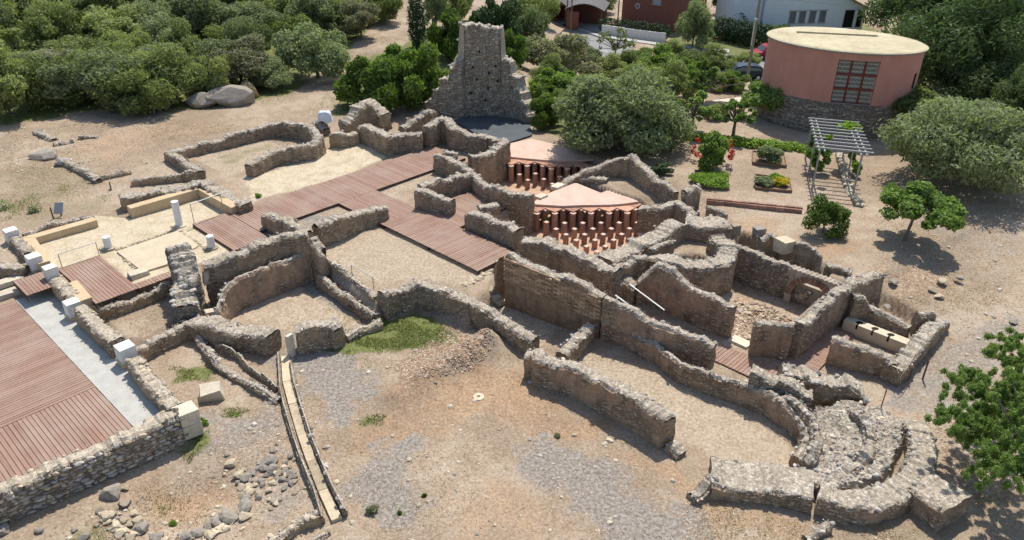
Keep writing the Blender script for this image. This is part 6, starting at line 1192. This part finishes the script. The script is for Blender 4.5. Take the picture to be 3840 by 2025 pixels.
# ------------------------------------------------------------------ garden
SOIL = simple('garden_soil', (0.20, 0.13, 0.085), (0.33, 0.23, 0.16), 4)
EDGE_W = simple('garden_board', (0.17, 0.10, 0.06), (0.29, 0.19, 0.12), 6)
def bed(label, quad, plants):
    root = thing('garden_bed', label, 'garden bed', quad[0]); q = [p[:2] for p in quad]
    for i in range(4):
        A_, B_ = Vector((*q[i], 1.06)), Vector((*q[(i + 1) % 4], 1.06)); d = B_ - A_
        MB().box((A_ + B_) / 2, (d.length + .05, .05, .2), math.atan2(d.y, d.x)).obj('board', EDGE_W, root)
    MB().prism(q, .9, 1.08).obj('soil', SOIL, root)
    return root
def clump(name, label, p, w, h, mat, seed, n=2500, size=.07, cat='plant'):
    lb = lobes_for(seed, w, h, 14, .0); t_ = thing(name, label, cat, p); link('foliage', leaves('foliage', lb, n, size, LEAF[mat], seed, .5, up=.5, fill=.4), t_); link('stem', MB().tube([(0, 0, -.05), (0, 0, h * .5)], [.03, .01], 6).mesh('stem', BARK), t_); return t_
bed('far garden bed with a grey-green bush', [(14.15,42.89,1.00), (15.87,42.49,1.00), (15.44,40.60,1.00), (13.66,41.07,1.00)], None)
clump('lavender_bush', 'grey-green bush filling the far garden bed', (14.68,41.41,1.08), 1.6, 1.0, 'olive', 401, 4000)
bed('near left garden bed of bright green leaves', [(10.10,39.78,1.00), (11.85,39.25,1.00), (11.39,37.35,1.00), (9.58,37.76,1.00)], None)
clump('lettuce_rows', 'bright green low plants in the near left garden bed', (10.67,38.23,1.08), 2.3, .45, 'lime', 402, 6500)
bed('near right garden bed with yellow flowers', [(13.32,39.28,1.00), (15.00,38.70,1.00), (14.62,37.02,1.00), (12.85,37.44,1.00)], None)
clump('santolina_plant', 'grey-green plant in the left half of the near right bed', (13.37,37.83,1.08), .95, .5, 'olive', 403, 2600)
clump('lettuce_rows', 'bright green plant behind the yellow flowers', (14.23,38.58,1.08), .9, .35, 'lime', 404, 1800)
LEAF['yellow'] = leaf_mat('yellow_flower', (0.35, 0.30, 0.02), (0.60, 0.48, 0.02), (0.75, 0.62, 0.05)); LEAF['red'] = leaf_mat('red_flower', (0.30, 0.02, 0.01), (0.55, 0.03, 0.02), (0.65, 0.08, 0.04))
clump('yellow_flowers', 'yellow flowering plant in the near right bed', (14.20,37.76,1.08), .9, .5, 'yellow', 405, 2200)
oc = clump('oleander_bush', 'tall flowering bush with red blossoms in the garden', (11.19,40.20,1.00), 1.9, 2.3, 'bush', 406, 7000, .08, 'shrub')
for p, sd_ in (((10.55,41.68,1.70), 1), ((12.06,40.66,1.70), 2), ((12.25,41.34,2.00), 3)):
    lb = [((p[0] - oc.location.x + random.Random(sd_ * 9 + i).uniform(-.3, .3), p[1] - oc.location.y, p[2] - oc.location.z + random.Random(sd_ + i * 7).uniform(-.55, .55)), .14) for i in range(7)]
    link('blossoms', leaves('blossoms', lb, 320, .05, LEAF['red'], sd_, .7, fill=.9), oc)
hp = thing('garden_hedge', 'long low strip of ground-cover leaves behind the beds', 'hedge', (14.24,44.59,1.00))
lb = []
for i in range(26):
    f = i / 25; q = np.array((10.99,45.34,1.00)) * (1 - f) + np.array((17.21,43.52,1.00)) * f; lb.append(((q[0] - hp.location.x, q[1] - hp.location.y + rs.uniform(-.3, .3), .12), (.42, .42, .22)))
link('foliage', leaves('foliage', lb, 9000, .08, LEAF['lime'], 9, .6, up=.6), hp)
# tiled garden kerb, two rows of separate kerb pieces
kb = thing('garden_kerb', 'long reddish brick kerb along the near edge of the garden', 'kerb', (12.24,35.43,1.00))
KM = simple('kerb_brick', (0.24, 0.13, 0.09), (0.38, 0.23, 0.17), 5, .3, .01, .9, .25); kme = MB().box((0, 0, 0), (1, 1, 1)).mesh('kerb_brick', KM)
for a_, b_, zz in (((9.84,35.60,1.12), (14.33,34.50,1.12), 1.08), ((9.85,35.67,1.20), (14.39,34.64,1.20), 1.14)):
    a_ = np.array(a_); b_ = np.array(b_); L = np.linalg.norm((b_ - a_)[:2]); n = int(L / .42)
    for i in range(n):
        p = a_ + (b_ - a_) * (i + .5) / n; o = link('kerb_brick', kme, kb); o.location = Vector((p[0], p[1], zz)) - kb.location; o.rotation_euler[2] = math.atan2(b_[1] - a_[1], b_[0] - a_[0]); o.scale = (L / n - .012, .14, .26)
# pergola
pg = thing('pergola', 'grey wooden pergola with vines climbing over it', 'pergola', (17.29,38.07,1.00))
PGM = simple('grey_timber', (0.24, 0.24, 0.23), (0.38, 0.38, 0.36), 6, .3, .01, .8); hz_ = 3.0
c1, c2, c3, c4 = [np.array(p) for p in ((16.77,42.24,3.30), (19.38,41.50,3.30), (18.24,36.69,3.30), (15.56,37.48,3.30))]
for i in range(10):
    f = i / 9; A_ = c1 * (1 - f) + c4 * f; B_ = c2 * (1 - f) + c3 * f; MB().box(tuple((A_ + B_) / 2 + np.array([0, 0, .07])), (np.linalg.norm(B_ - A_), .08, .07), math.atan2(B_[1] - A_[1], B_[0] - A_[0])).obj('rafter', PGM, pg)
for f in (.06, .16, .78, .88):
    A_ = c1 * (1 - f) + c2 * f; B_ = c4 * (1 - f) + c3 * f; A_ = A_ + (A_ - B_) * .03; B_ = B_ + (B_ - A_) * .06; MB().tube([tuple(A_), tuple(B_)], .045, 8).obj('beam', PGM, pg)
for f in (.1, .83):
    for e in (.03, .5, .97):
        q = (c1 * (1 - f) + c2 * f) * (1 - e) + (c4 * (1 - f) + c3 * f) * e; MB().tube([(q[0], q[1], .95), (q[0], q[1], 3.3)], .05, 8).obj('post', PGM, pg)
for k, (p, w_, h_) in enumerate((((16.94,39.95,1.00), 1.5, 1.7), ((17.62,43.08,1.00), .7, 1.9), ((18.63,40.89,3.00), 1.3, .8), ((18.88,39.41,1.00), .6, 1.3), ((18.85,40.27,1.60), .4, .5), ((16.80,38.99,3.20), .5, .3))):
    lb = [((c[0] + p[0] - pg.location.x, c[1] + p[1] - pg.location.y, c[2] + p[2] - pg.location.z), r_) for c, r_ in lobes_for(410 + k, w_, h_, 10, 0)]; link('vine', leaves('vine', lb, int(700 * w_ + 500), .08, LEAF['lime'], 420 + k, .7, fill=.5), pg)
wall('narrow row of pale stones under the pergola', [(19.19,42.72,1.15), (17.81,37.53,1.10), (17.54,35.33,1.10)], .4, group=G, stones=9, skey='pale', ssize=.12, mats=(FACE_TAN, TOP_TAN))
for i, p in enumerate(((11.85,39.83,1.00), (11.95,39.79,1.00), (12.07,39.73,1.00))): post(('left', 'middle', 'right')[i] + ' thin garden stake beside the red-flowered bush', p, .55, .02, mat=STEEL)

# ------------------------------------------------------------------ round building
def stained(name, c0, c1, stain):
    t = NT(name); uv = t.coord('UV'); ob = t.coord('Object'); n = t.noise(ob, 1.1, 4, .6)
    s1 = t.noise(t.node('ShaderNodeMapping', {'Vector': uv, 'Scale': (2.2, .22, 1)}).outputs[0], 1.0, 5, .7); s2 = t.noise(ob, 7.0, 3, .6)
    c = t.mix(t.ramp(s1, [(.48, grey(0)), (.75, grey(.5))]), t.ramp(t.math('ADD', t.math('MULTIPLY', n, .7), t.math('MULTIPLY', s2, .3)), [(.3, c0), (.7, c1)]), stain); return t.done(c, t.bump(s2, .1, .004), .85)
RED = stained('red_render', (0.52, 0.235, 0.17), (0.60, 0.29, 0.22), (0.41, 0.19, 0.145))
ROOFM = simple('gravel_roof', (0.36, 0.305, 0.19), (0.60, 0.53, 0.36), .55, .3, .01, .95); RIM = simple('roof_rim', (0.20, 0.22, 0.19), (0.28, 0.30, 0.26), 4, .1, .003, .5)
rb = thing('round_building', 'oval red building with flat pale roof on a stone base', 'building', (21.86,49.40,1.00))
bc = np.array((20.9, 49.3)); bu = np.array((.909, -.417)); bv = np.array((.417, .909)); ra_, rb_ = 4.65, 3.35; NO = 96
def ell(q, k=1.0): return bc + bu * (ra_ * k * math.cos(q)) + bv * (rb_ * k * math.sin(q))
TH = [2 * math.pi * i / NO for i in range(NO)]
open_ = [i for i in range(NO) if math.sin(TH[i]) < 0 and 19.35 < ell(TH[i])[0] < 22.0]; i0, i1 = min(open_), max(open_)
def ovwall(name, mat, z0, z1, k0=1.0, k1=1.0, idx=None, thick=.3):
    idx = list(range(NO + 1)) if idx is None else idx; v = []; f = []; uv = []; per = math.pi * (ra_ + rb_)
    for i in idx:
        q = 2 * math.pi * i / NO; a_ = ell(q, k0); b_ = ell(q, k1); c_ = ell(q, k1 * .93)
        v += [(*a_, z0), (*b_, z1), (*c_, z1), (*c_, z0)]; uu = per * i / NO; uv += [(uu, z0), (uu, z1), (uu, z1 + .3), (uu, z0)]
    for j in range(len(idx) - 1):
        p, q = j * 4, j * 4 + 4; f += [(p, q, q + 1, p + 1), (p + 1, q + 1, q + 2, p + 2), (p + 2, q + 2, q + 3, p + 3)]
    if len(idx) <= NO: f += [(0, 1, 2, 3), tuple(len(v) - 4 + t for t in (3, 2, 1, 0))]
    return link(name, mesh_np(name, np.array(v) - np.array(tuple(rb.location)), f, [mat], uv=uv, smooth=False), rb)
STB = wall_face('base_masonry', (0.31, 0.255, 0.205), (0.22, 0.18, 0.15), (0.42, 0.36, 0.29), stone=(3.6, 8.5), show=1.5, relief=1.0, course=True)
ovwall('stone_base', STB, .5, 3.05, 1.02, 1.005); ovwall('wall', RED, 3.05, 5.72, .995, .995, list(range(i1, NO + 1)) + list(range(NO + 1, NO + i0 + 1)))
ovwall('wall', RED, 5.72, 6.1, .997, .997)
rfv = [(*ell(q, 1.03), 6.12) for q in TH] + [(*ell(q, 1.03), 6.2) for q in TH] + [(*ell(q, 1.0), 6.26) for q in TH]
rf = link('roof', mesh_np('roof', np.array(rfv) - np.array(tuple(rb.location)), [tuple(range(NO - 1, -1, -1)), tuple(range(2 * NO, 3 * NO))] + [(i, (i + 1) % NO, NO + (i + 1) % NO, NO + i) for i in range(NO)] + [(NO + i, NO + (i + 1) % NO, 2 * NO + (i + 1) % NO, 2 * NO + i) for i in range(NO)], [ROOFM, RIM], [0, 0] + [1] * NO + [0] * NO), rb)
ra0, ra1 = np.array((18.38,51.06,6.30)), np.array((23.25,50.10,6.30))
MB().box(tuple((ra0 + ra1) / 2), (np.linalg.norm(ra1 - ra0), .16, .12), math.atan2(ra1[1] - ra0[1], ra1[0] - ra0[0])).obj('roof_ridge', ROOFM, rb)
# recessed entrance grille: red frame, nine panels of pale lattice
gl, gr_ = ell(TH[i0]), ell(TH[i1]); gd = (gr_ - gl) / np.linalg.norm(gr_ - gl); gn = np.array([-gd[1], gd[0]]); gn = gn if gn[1] > 0 else -gn
gl = gl + gn * .12; gr_ = gr_ + gn * .12; GW_ = np.linalg.norm(gr_ - gl); gz0, gz1 = 3.08, 5.72
def gp(x, z, o=0): p = gl + gd * x + gn * o; return (p[0], p[1], z)
gang = math.atan2(gd[1], gd[0]); DKR = simple('dark_red_paint', (0.20, 0.035, 0.025), (0.27, 0.05, 0.035), 5, .1, .002, .5); LAT = simple('lattice_cream', (0.42, 0.40, 0.33), (0.54, 0.52, 0.44), 5, .1, .002, .6)
gate = link('entrance_grille', None, rb)
for k in range(4):
    MB().box(gp(GW_ * k / 3, (gz0 + gz1) / 2), (.09, .1, gz1 - gz0), gang).obj('frame_bar', DKR, gate); MB().box(gp(GW_ / 2, gz0 + (gz1 - gz0) * k / 3), (GW_, .09, .09), gang).obj('frame_bar', DKR, gate)
for a_ in range(3):
    for b_ in range(3):
        m_ = MB(); x0, z0 = GW_ * a_ / 3 + .06, gz0 + (gz1 - gz0) * b_ / 3 + .06; w_, h_ = GW_ / 3 - .12, (gz1 - gz0) / 3 - .12
        for k in range(9): m_.box(gp(x0 + w_ * (k + .5) / 9, z0 + h_ / 2, .03), (.03, .03, h_), gang)
        for k in range(3): m_.box(gp(x0 + w_ / 2, z0 + h_ * (k + .5) / 3, .05), (w_, .02, .07), gang)
        m_.obj('lattice_panel', LAT, gate)
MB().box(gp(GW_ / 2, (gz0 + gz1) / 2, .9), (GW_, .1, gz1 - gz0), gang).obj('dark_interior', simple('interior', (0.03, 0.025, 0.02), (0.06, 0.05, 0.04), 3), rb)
for xx in (0, GW_): MB().box(gp(xx, (gz0 + gz1) / 2, .5), (.08, .8, gz1 - gz0), gang).obj('reveal', RED, rb)
MB().box(gp(GW_ / 2, gz0 - .05, .4), (GW_, 1.0, .1), gang).obj('sill', CONCRETE, rb)
for px_ in ((18.99,46.84,1.90), (20.22,46.29,1.90), (22.99,46.30,1.90)):
    pass
sw = MB().box((23.97,46.78,4.40), (1.2, .3, .9), -.4).obj('side_window', HOLE, rb)
# --- ramp with railing left of the building, terraces
rampp = [(13.27,52.09,1.60), (16.44,53.31,1.60), (16.65,51.19,1.30), (16.91,50.97,1.00), (16.31,51.83,1.10)]
tag(MB().prism([p[:2] for p in rampp], .8, 1.35).obj('ramp', simple('pale_paving', (0.48, 0.42, 0.34), (0.60, 0.54, 0.45), 2)), 'pale paved ramp left of the round building', 'ramp')
def fence(label, pts, h, nm='metal_railing'):
    root = thing(nm, label, 'railing', pts[0])
    for i, p in enumerate(pts): MB().tube([(p[0], p[1], p[2] - .1), (p[0], p[1], p[2] + h)], .03, 6).obj('post', STEEL, root)
    for i in range(len(pts) - 1):
        for k in (1.0, .5): MB().tube([(pts[i][0], pts[i][1], pts[i][2] + h * k), (pts[i + 1][0], pts[i + 1][1], pts[i + 1][2] + h * k)], .022, 6).obj('rail', STEEL, root)
    return root
fence('metal railing along the pale ramp', [(13.49,52.94,1.35), (14.88,54.12,1.35), (16.11,54.83,1.35), (16.99,54.52,1.35)], .9)

# ------------------------------------------------------------------ street, houses, cars
ASPH = simple('asphalt', (0.20, 0.20, 0.20), (0.27, 0.27, 0.265), .8, .2, .005); PAVE = simple('pavement_concrete', (0.36, 0.35, 0.33), (0.46, 0.45, 0.42), 1.2)
RZ = -3.02
def flat(name, poly, z0, z1, mat): return tag(MB().prism([p[:2] for p in poly], z0, z1).obj(name, mat), kind='structure')
flat('road', [(3.04,103.72,-3.00), (10.14,90.90,-3.00), (16.87,86.90,-3.00), (23.38,84.08,-3.00), (27.86,82.21,-3.00), (34.18,80.21,-3.00), (31.20,72.17,-3.00), (23.82,71.94,-3.00), (16.33,73.53,-3.00), (11.07,80.49,-3.00), (5.78,84.93,-3.00), (0.75,97.06,-3.00)], RZ - .6, RZ, ASPH)
flat('pavement', [(3.42,104.61,-3.00), (10.29,92.44,-3.00), (17.07,88.12,-3.00), (23.75,85.60,-3.00), (23.40,84.20,-3.00), (16.89,87.02,-3.00), (10.16,91.11,-3.00), (3.05,103.89,-3.00)], RZ - .6, RZ + .13, PAVE)
flat('side_road', [(-9.00,103.10,-1.00), (-5.11,100.53,-1.00), (-4.37,107.23,-1.00), (-9.48,109.02,-1.00)], -4.0, tz(*(-6.89,97.45,0.00)[:2]) + .3, ASPH)
flat('driveway', [(3.30,100.35,-3.00), (11.52,98.30,-3.00), (10.34,93.01,-3.00), (3.74,103.75,-3.00)], RZ - .6, RZ + .1, PAVE)
LM = simple('road_paint', (0.70, 0.70, 0.68), (0.80, 0.80, 0.78), 5); mk = tag(link('road_markings', None), kind='structure')
for a_, b_ in (((7.37,86.85,-3.00), (8.20,86.13,-3.00)), ((9.44,85.19,-3.00), (10.25,84.61,-3.00)), ((12.05,83.96,-3.00), (12.86,83.52,-3.00))):
    A_, B_ = Vector((*a_[:2], RZ + .006)), Vector((*b_[:2], RZ + .006)); d = B_ - A_; o = MB().box((A_ + B_) / 2, (d.length, .12, .006), math.atan2(d.y, d.x)).obj('lane_mark', LM); o.parent = mk
ww = thing('garden_wall', 'low white wall along the far side of the street', 'wall', (13.77,90.37,-3.00)); wp_ = [(10.41,92.87,-3.00), (12.84,91.56,-3.00), (17.23,89.03,-3.00)]
for i in range(2):
    A_, B_ = Vector(wp_[i]), Vector(wp_[i + 1]); d = B_ - A_; MB().box((A_ + B_) / 2 + Vector((0, 0, .5)), (d.length + .05, .2, 1.25 - .12 * i), math.atan2(d.y, d.x)).obj('wall_section', WHITE, ww)
hg = thing('hedge', 'dark clipped hedge above the white street wall', 'hedge', (14.74,91.78,-3.00))
link('foliage', leaves('foliage', [((((np.array(wp_[0]) * (1 - f) + np.array(wp_[2]) * f)[0] - hg.location.x), ((np.array(wp_[0]) * (1 - f) + np.array(wp_[2]) * f)[1] - hg.location.y) + 1.0, 1.0), (.8, .7, .8)) for f in np.linspace(.05, 1, 16)], 7000, .12, LEAF['dark'], 31), hg)
hd2 = thing('hedge', 'dark hedge along the white house garden', 'hedge', (26.05,88.85,-3.00))
link('foliage', leaves('foliage', [(((np.array((23.93,91.45,-3.00)) * (1 - f) + np.array((28.40,87.02,-3.00)) * f)[0] - hd2.location.x, (np.array((23.93,91.45,-3.00)) * (1 - f) + np.array((28.40,87.02,-3.00)) * f)[1] - hd2.location.y, 1.1), (1.1, 1.0, 1.3)) for f in np.linspace(0, 1, 12)], 9000, .14, LEAF['dark'], 33), hd2)
PAINTW = simple('house_white', (0.70, 0.72, 0.75), (0.80, 0.81, 0.83), 2, .05, .003); RTILE = simple('roof_tile', (0.40, 0.17, 0.09), (0.55, 0.28, 0.17), 3); GLASS = simple('window_grey', (0.13, 0.14, 0.15), (0.22, 0.23, 0.24), 4, .05, .002, .3); BRKH = simple('house_brick', (0.20, 0.075, 0.05), (0.32, 0.13, 0.09), 5)
def house(label, A, B, hts, depth, wallmat, roofmat, name='house', over=.35):
    """facade from A to B on plan, hts = [(fraction, height)] gable profile"""
    A = np.array(A); B = np.array(B); d = (B - A)[:2]; L = np.linalg.norm(d); d = d / L; n = np.array([-d[1], d[0]]); n = n if n[1] > 0 else -n; root = thing(name, label, 'house', tuple(A)); z0 = A[2]
    def q(x, z, o): p = A[:2] + d * x + n * o; return (p[0], p[1], z0 + z)
    k = len(hts); v = [q(0, -.5, 0)] + [q(f * L, h, 0) for f, h in hts] + [q(L, -.5, 0)]; v2 = [q(0, -.5, depth)] + [q(f * L, h, depth) for f, h in hts] + [q(L, -.5, depth)]; m = len(v)
    MB().add(v + v2, [tuple(range(m)), tuple(range(2 * m - 1, m - 1, -1)), (0, m, m + 1, 1), (m - 2, 2 * m - 2, 2 * m - 1, m - 1)]).obj('wall', wallmat, root)
    rm = MB()
    for i in range(k - 1):
        (f0, h0), (f1, h1) = hts[i], hts[i + 1]; x0 = f0 * L - (over if i == 0 else 0); x1 = f1 * L + (over if i == k - 2 else 0); sl = (h1 - h0) / ((f1 - f0) * L); y0 = h0 + (x0 - f0 * L) * sl; y1 = h1 + (x1 - f1 * L) * sl
        rm.add([q(x0, y0 + .02, -over), q(x1, y1 + .02, -over), q(x1, y1 + .02, depth + over), q(x0, y0 + .02, depth + over), q(x0, y0 + .2, -over), q(x1, y1 + .2, -over), q(x1, y1 + .2, depth + over), q(x0, y0 + .2, depth + over)], [(3, 2, 1, 0), (4, 5, 6, 7), (0, 1, 5, 4), (1, 2, 6, 5), (2, 3, 7, 6), (3, 0, 4, 7)])
    rm.obj('roof', roofmat, root)
    ang = math.atan2(d[1], d[0])
    def win(x, z, w, h, sill=True, mat=GLASS):
        o = MB().box(q(x, z, .0), (w, .06, h), ang).obj('window', mat, root); fr = MB()
        for sx in (-1, 1): fr.box(q(x + sx * w / 2, z, -.03), (.07, .12, h + .07), ang)
        fr.box(q(x, z + h / 2 + .05, -.06), (w + .3, .2, .1), ang)
        if sill: fr.box(q(x, z - h / 2 - .04, -.06), (w + .2, .2, .08), ang)
        f_ = fr.obj('window_frame', PAVE, None); f_.parent = o; f_.location = -Vector(root.location)
        return o
    return root, q, win, L, ang
hr, hq, hwin, HL, ha = house('white house with red tiled roof behind the round building', (29.50,93.64,-3.00), (42.31,95.77,-3.00), [(0, 5.4), (.35, 6.6), (1, 2.75)], 9, PAINTW, RTILE)
for pxx in (.28, .375, .475, .575): hwin(HL * pxx, 1.95, .8, 1.35)
MB().box(hq(HL * .885, 1.6, .35), (2.3, .9, 2.0), ha).obj('porch_opening', HOLE, hr); MB().box(hq(HL * .9, 1.6, -.12), (.35, .25, 2.0), ha).obj('porch_column', PAINTW, hr); MB().box(hq(HL * .885, .55, -.1), (2.4, .2, .12), ha).obj('porch_sill', PAINTW, hr)
ex = MB()
for k in range(8): ex.box(hq(-.4 - k * .32, .2 + k * .32, .6), (.34, 1.0, .12), ha)
ex.obj('outside_stair', STEEL, hr); ext = MB().box(hq(-1.9, 2.4, 3.0), (3.6, 5.0, 6.0), ha).obj('side_wing', PAINTW, hr)
h2, q2, win2, L2, a2 = house('brick house with small round window at the top of the picture', (13.54,99.98,-3.00), (19.24,95.19,-3.00), [(0, 5.2), (.5, 6.4), (1, 5.2)], 8, BRKH, RTILE)
win2(L2 * .66, 3.3, 1.1, 1.0, mat=PAVE)
MB().tube([q2(L2 * .3, 2.3, -.05), q2(L2 * .3, 2.3, .05)], .32, 16).obj('round_window', PAINTW, h2); MB().tube([q2(L2 * .3, 2.3, -.08), q2(L2 * .3, 2.3, .05)], .24, 16).obj('round_pane', GLASS, h2)
for i, (a_, b_, lb) in enumerate((((3.61,99.55,-3.00), (6.35,97.69,-3.00), 'left brick carport with a curved dark roof'), ((6.41,95.77,-3.00), (10.52,94.83,-3.00), 'right brick carport with a curved dark roof'))):
    A_ = np.array(a_); B_ = np.array(b_); d = (B_ - A_)[:2]; L = np.linalg.norm(d); d /= L; n = np.array([-d[1], d[0]]); cpt = thing('carport', lb, 'carport', tuple(A_), 'carports beside the brick house')
    def cq(x, z, o): p = A_[:2] + d * x + n * o; return (p[0], p[1], -3 + z)
    MB().prism([cq(0, 0, 0)[:2], cq(.25, 0, 0)[:2], cq(.25, 0, 5)[:2], cq(0, 0, 5)[:2]], -3.5, -.6).obj('side_wall', BRKH, cpt); MB().prism([cq(0, 0, 4.8)[:2], cq(L, 0, 4.8)[:2], cq(L, 0, 5)[:2], cq(0, 0, 5)[:2]], -3.5, -.6).obj('back_wall', BRKH, cpt)
    MB().prism([cq(.25, 0, 0)[:2], cq(1.4, 0, 0)[:2], cq(1.4, 0, .25)[:2], cq(.25, 0, .25)[:2]], -3.5, -.9).obj('front_wall', BRKH, cpt)
    v = []; 
    for o_ in (-.4, 5.2):
        for k in range(9): v.append(cq(-.3 + (L + .6) * k / 8, 2.3 + .75 * math.sin(math.pi * k / 8), o_))
        for k in range(9): v.append(cq(-.3 + (L + .6) * k / 8, 2.42 + .75 * math.sin(math.pi * k / 8), o_))
    f = []
    for k in range(8): f += [(k, k + 1, 18 + k + 1, 18 + k), (9 + k, 27 + k, 28 + k, 10 + k), (k, 9 + k, 10 + k, k + 1), (18 + k, 19 + k, 28 + k, 27 + k)]
    MB().add(v, f).obj('curved_roof', simple('carport_roof%d' % i, (0.10, 0.09, 0.09), (0.16, 0.15, 0.14), 4), cpt); MB().tube([cq(L - .1, -.3, .1), cq(L - .1, 2.4, .1)], .06, 8).obj('post', STEEL, cpt)
def car(label, p, rz, col, L=4.1):
    root = thing('parked_car', label, 'car', (p[0], p[1], RZ), 'cars parked in the street', rz); M_ = simple('car_paint_' + label[:4].strip(), tuple(c * .9 for c in col), col, 3, 0, .001, .3)
    prof = [(-.5, .32), (-.5, .62), (-.47, .8), (-.30, .88), (-.18, 1.38), (-.08, 1.45), (.2, 1.44), (.36, 1.3), (.46, .92), (.5, .8), (.5, .32)]
    def shell(pr, w, nm, mat, tuck=0.0):
        v = []; n = len(pr)
        for s_ in (-1, 1):
            for x, z in pr: v.append((x * L, s_ * (w - (tuck if z > .95 else 0)), z))
        f = [tuple(range(n - 1, -1, -1)), tuple(range(n, 2 * n))] + [(i, (i + 1) % n, n + (i + 1) % n, n + i) for i in range(n)]
        return bevel(link(nm, mesh_np(nm, v, f, [mat]), root), .05, 3)
    shell(prof, .84, 'body', M_, .12)
    shell([(-.27, .93), (-.175, 1.32), (-.07, 1.37), (.19, 1.36), (.32, 1.24), (.40, .95)], .845, 'side_window', GLASS, .115)
    WS = simple('windscreen_' + label[:4].strip(), (0.05, 0.06, 0.07), (0.09, 0.10, 0.11), 3, 0, .001, .15)
    for x0, z0, x1, z1, nm in ((-.295, .9, -.185, 1.36, 'windscreen'), (.455, .95, .37, 1.29, 'rear_window')):
        link(nm, mesh_np(nm, [(x0 * L - .02 * (1 if x0 < 0 else -1), -.68, z0), (x0 * L - .02 * (1 if x0 < 0 else -1), .68, z0), (x1 * L - .02 * (1 if x0 < 0 else -1), .6, z1), (x1 * L - .02 * (1 if x0 < 0 else -1), -.6, z1)], [(0, 1, 2, 3)], [WS]), root)
    for sx in (-.31, .31):
        for sy in (-.8, .8):
            wv = link('wheel', MB().tube([(0, -.1, 0), (0, .1, 0)], .31, 16).mesh('wheel', HOLE), root, (sx * L, sy, .31)); link('rim', MB().tube([(0, -.105, 0), (0, .105, 0)], .18, 12).mesh('rim', GALV), wv)
    for sy in (-.6, .6): link('headlight', MB().box((-.495 * L, sy, .68), (.06, .3, .14)).mesh('headlight', GALV), root); link('tail_light', MB().box((.497 * L, sy, .78), (.05, .25, .2)).mesh('tail_light', DKR), root)
    return root
def hit(b, z): f = (17 - z) / (17 - b[2]); return (b[0] * f, b[1] * f, z)
car('red car parked behind the round building', hit((27.15,82.19,-3.00), RZ), .15, (0.35, 0.02, 0.03)); car('dark blue car parked beside the street lamp', hit((22.07,73.96,-3.00), RZ), .1, (0.03, 0.05, 0.065), 4.3)
# poles, lamp, wires
lp = thing('street_lamp', 'wooden street pole with a lamp behind the ramp', 'street lamp', hit((21.49,70.08,-2.50), -2.4)); l0 = lp.location
htop = 8.6; MB().tube([(l0.x, l0.y, -3.4), (l0.x, l0.y, htop - 2.4)], [.16, .11], 10).obj('pole', simple('pole_wood', (0.20, 0.17, 0.13), (0.30, 0.27, 0.22), 5), lp); MB().tube([(l0.x - .16, l0.y - .1, 1.2), (l0.x - .16, l0.y - .1, 3.2), (l0.x - .1, l0.y - .12, 3.5)], .05, 8).obj('lamp_bracket', GALV, lp); MB().box((l0.x - .12, l0.y - .2, 3.5), (.2, .35, .14)).obj('lamp_head', GALV, lp)
for a_, b_, lb in ((hit((6.75,93.58,-3.00), -3), 9, 'thin street pole in front of the carports'), (hit((12.79,97.57,-3.00), -3), 9, 'thin street pole beside the brick house'), (hit((6.42,96.53,-3.00), -3), 9, 'thin street pole left of the other carport pole')):
    o = MB().tube([(a_[0], a_[1], -3.3), (a_[0], a_[1], b_)], [.08, .06], 8).obj('street_pole', STEEL, None, loc=a_); tag(o, lb, 'pole', 'street poles')
for i, (h0, h1) in enumerate(((5.9, 5.0), (5.6, 3.6))):
    A_ = Vector((l0.x, l0.y, h0)); B_ = Vector(hq(HL * 1.05, h1 - .5, -.3)); m_ = MB().tube([tuple(A_.lerp(B_, k / 10) - Vector((0, 0, 1.2 * 4 * (k / 10) * (1 - k / 10) * .25))) for k in range(11)], .02, 5).obj('overhead_wire', STEEL); tag(m_, ('upper', 'lower')[i] + ' overhead wire running to the white house', 'wire')
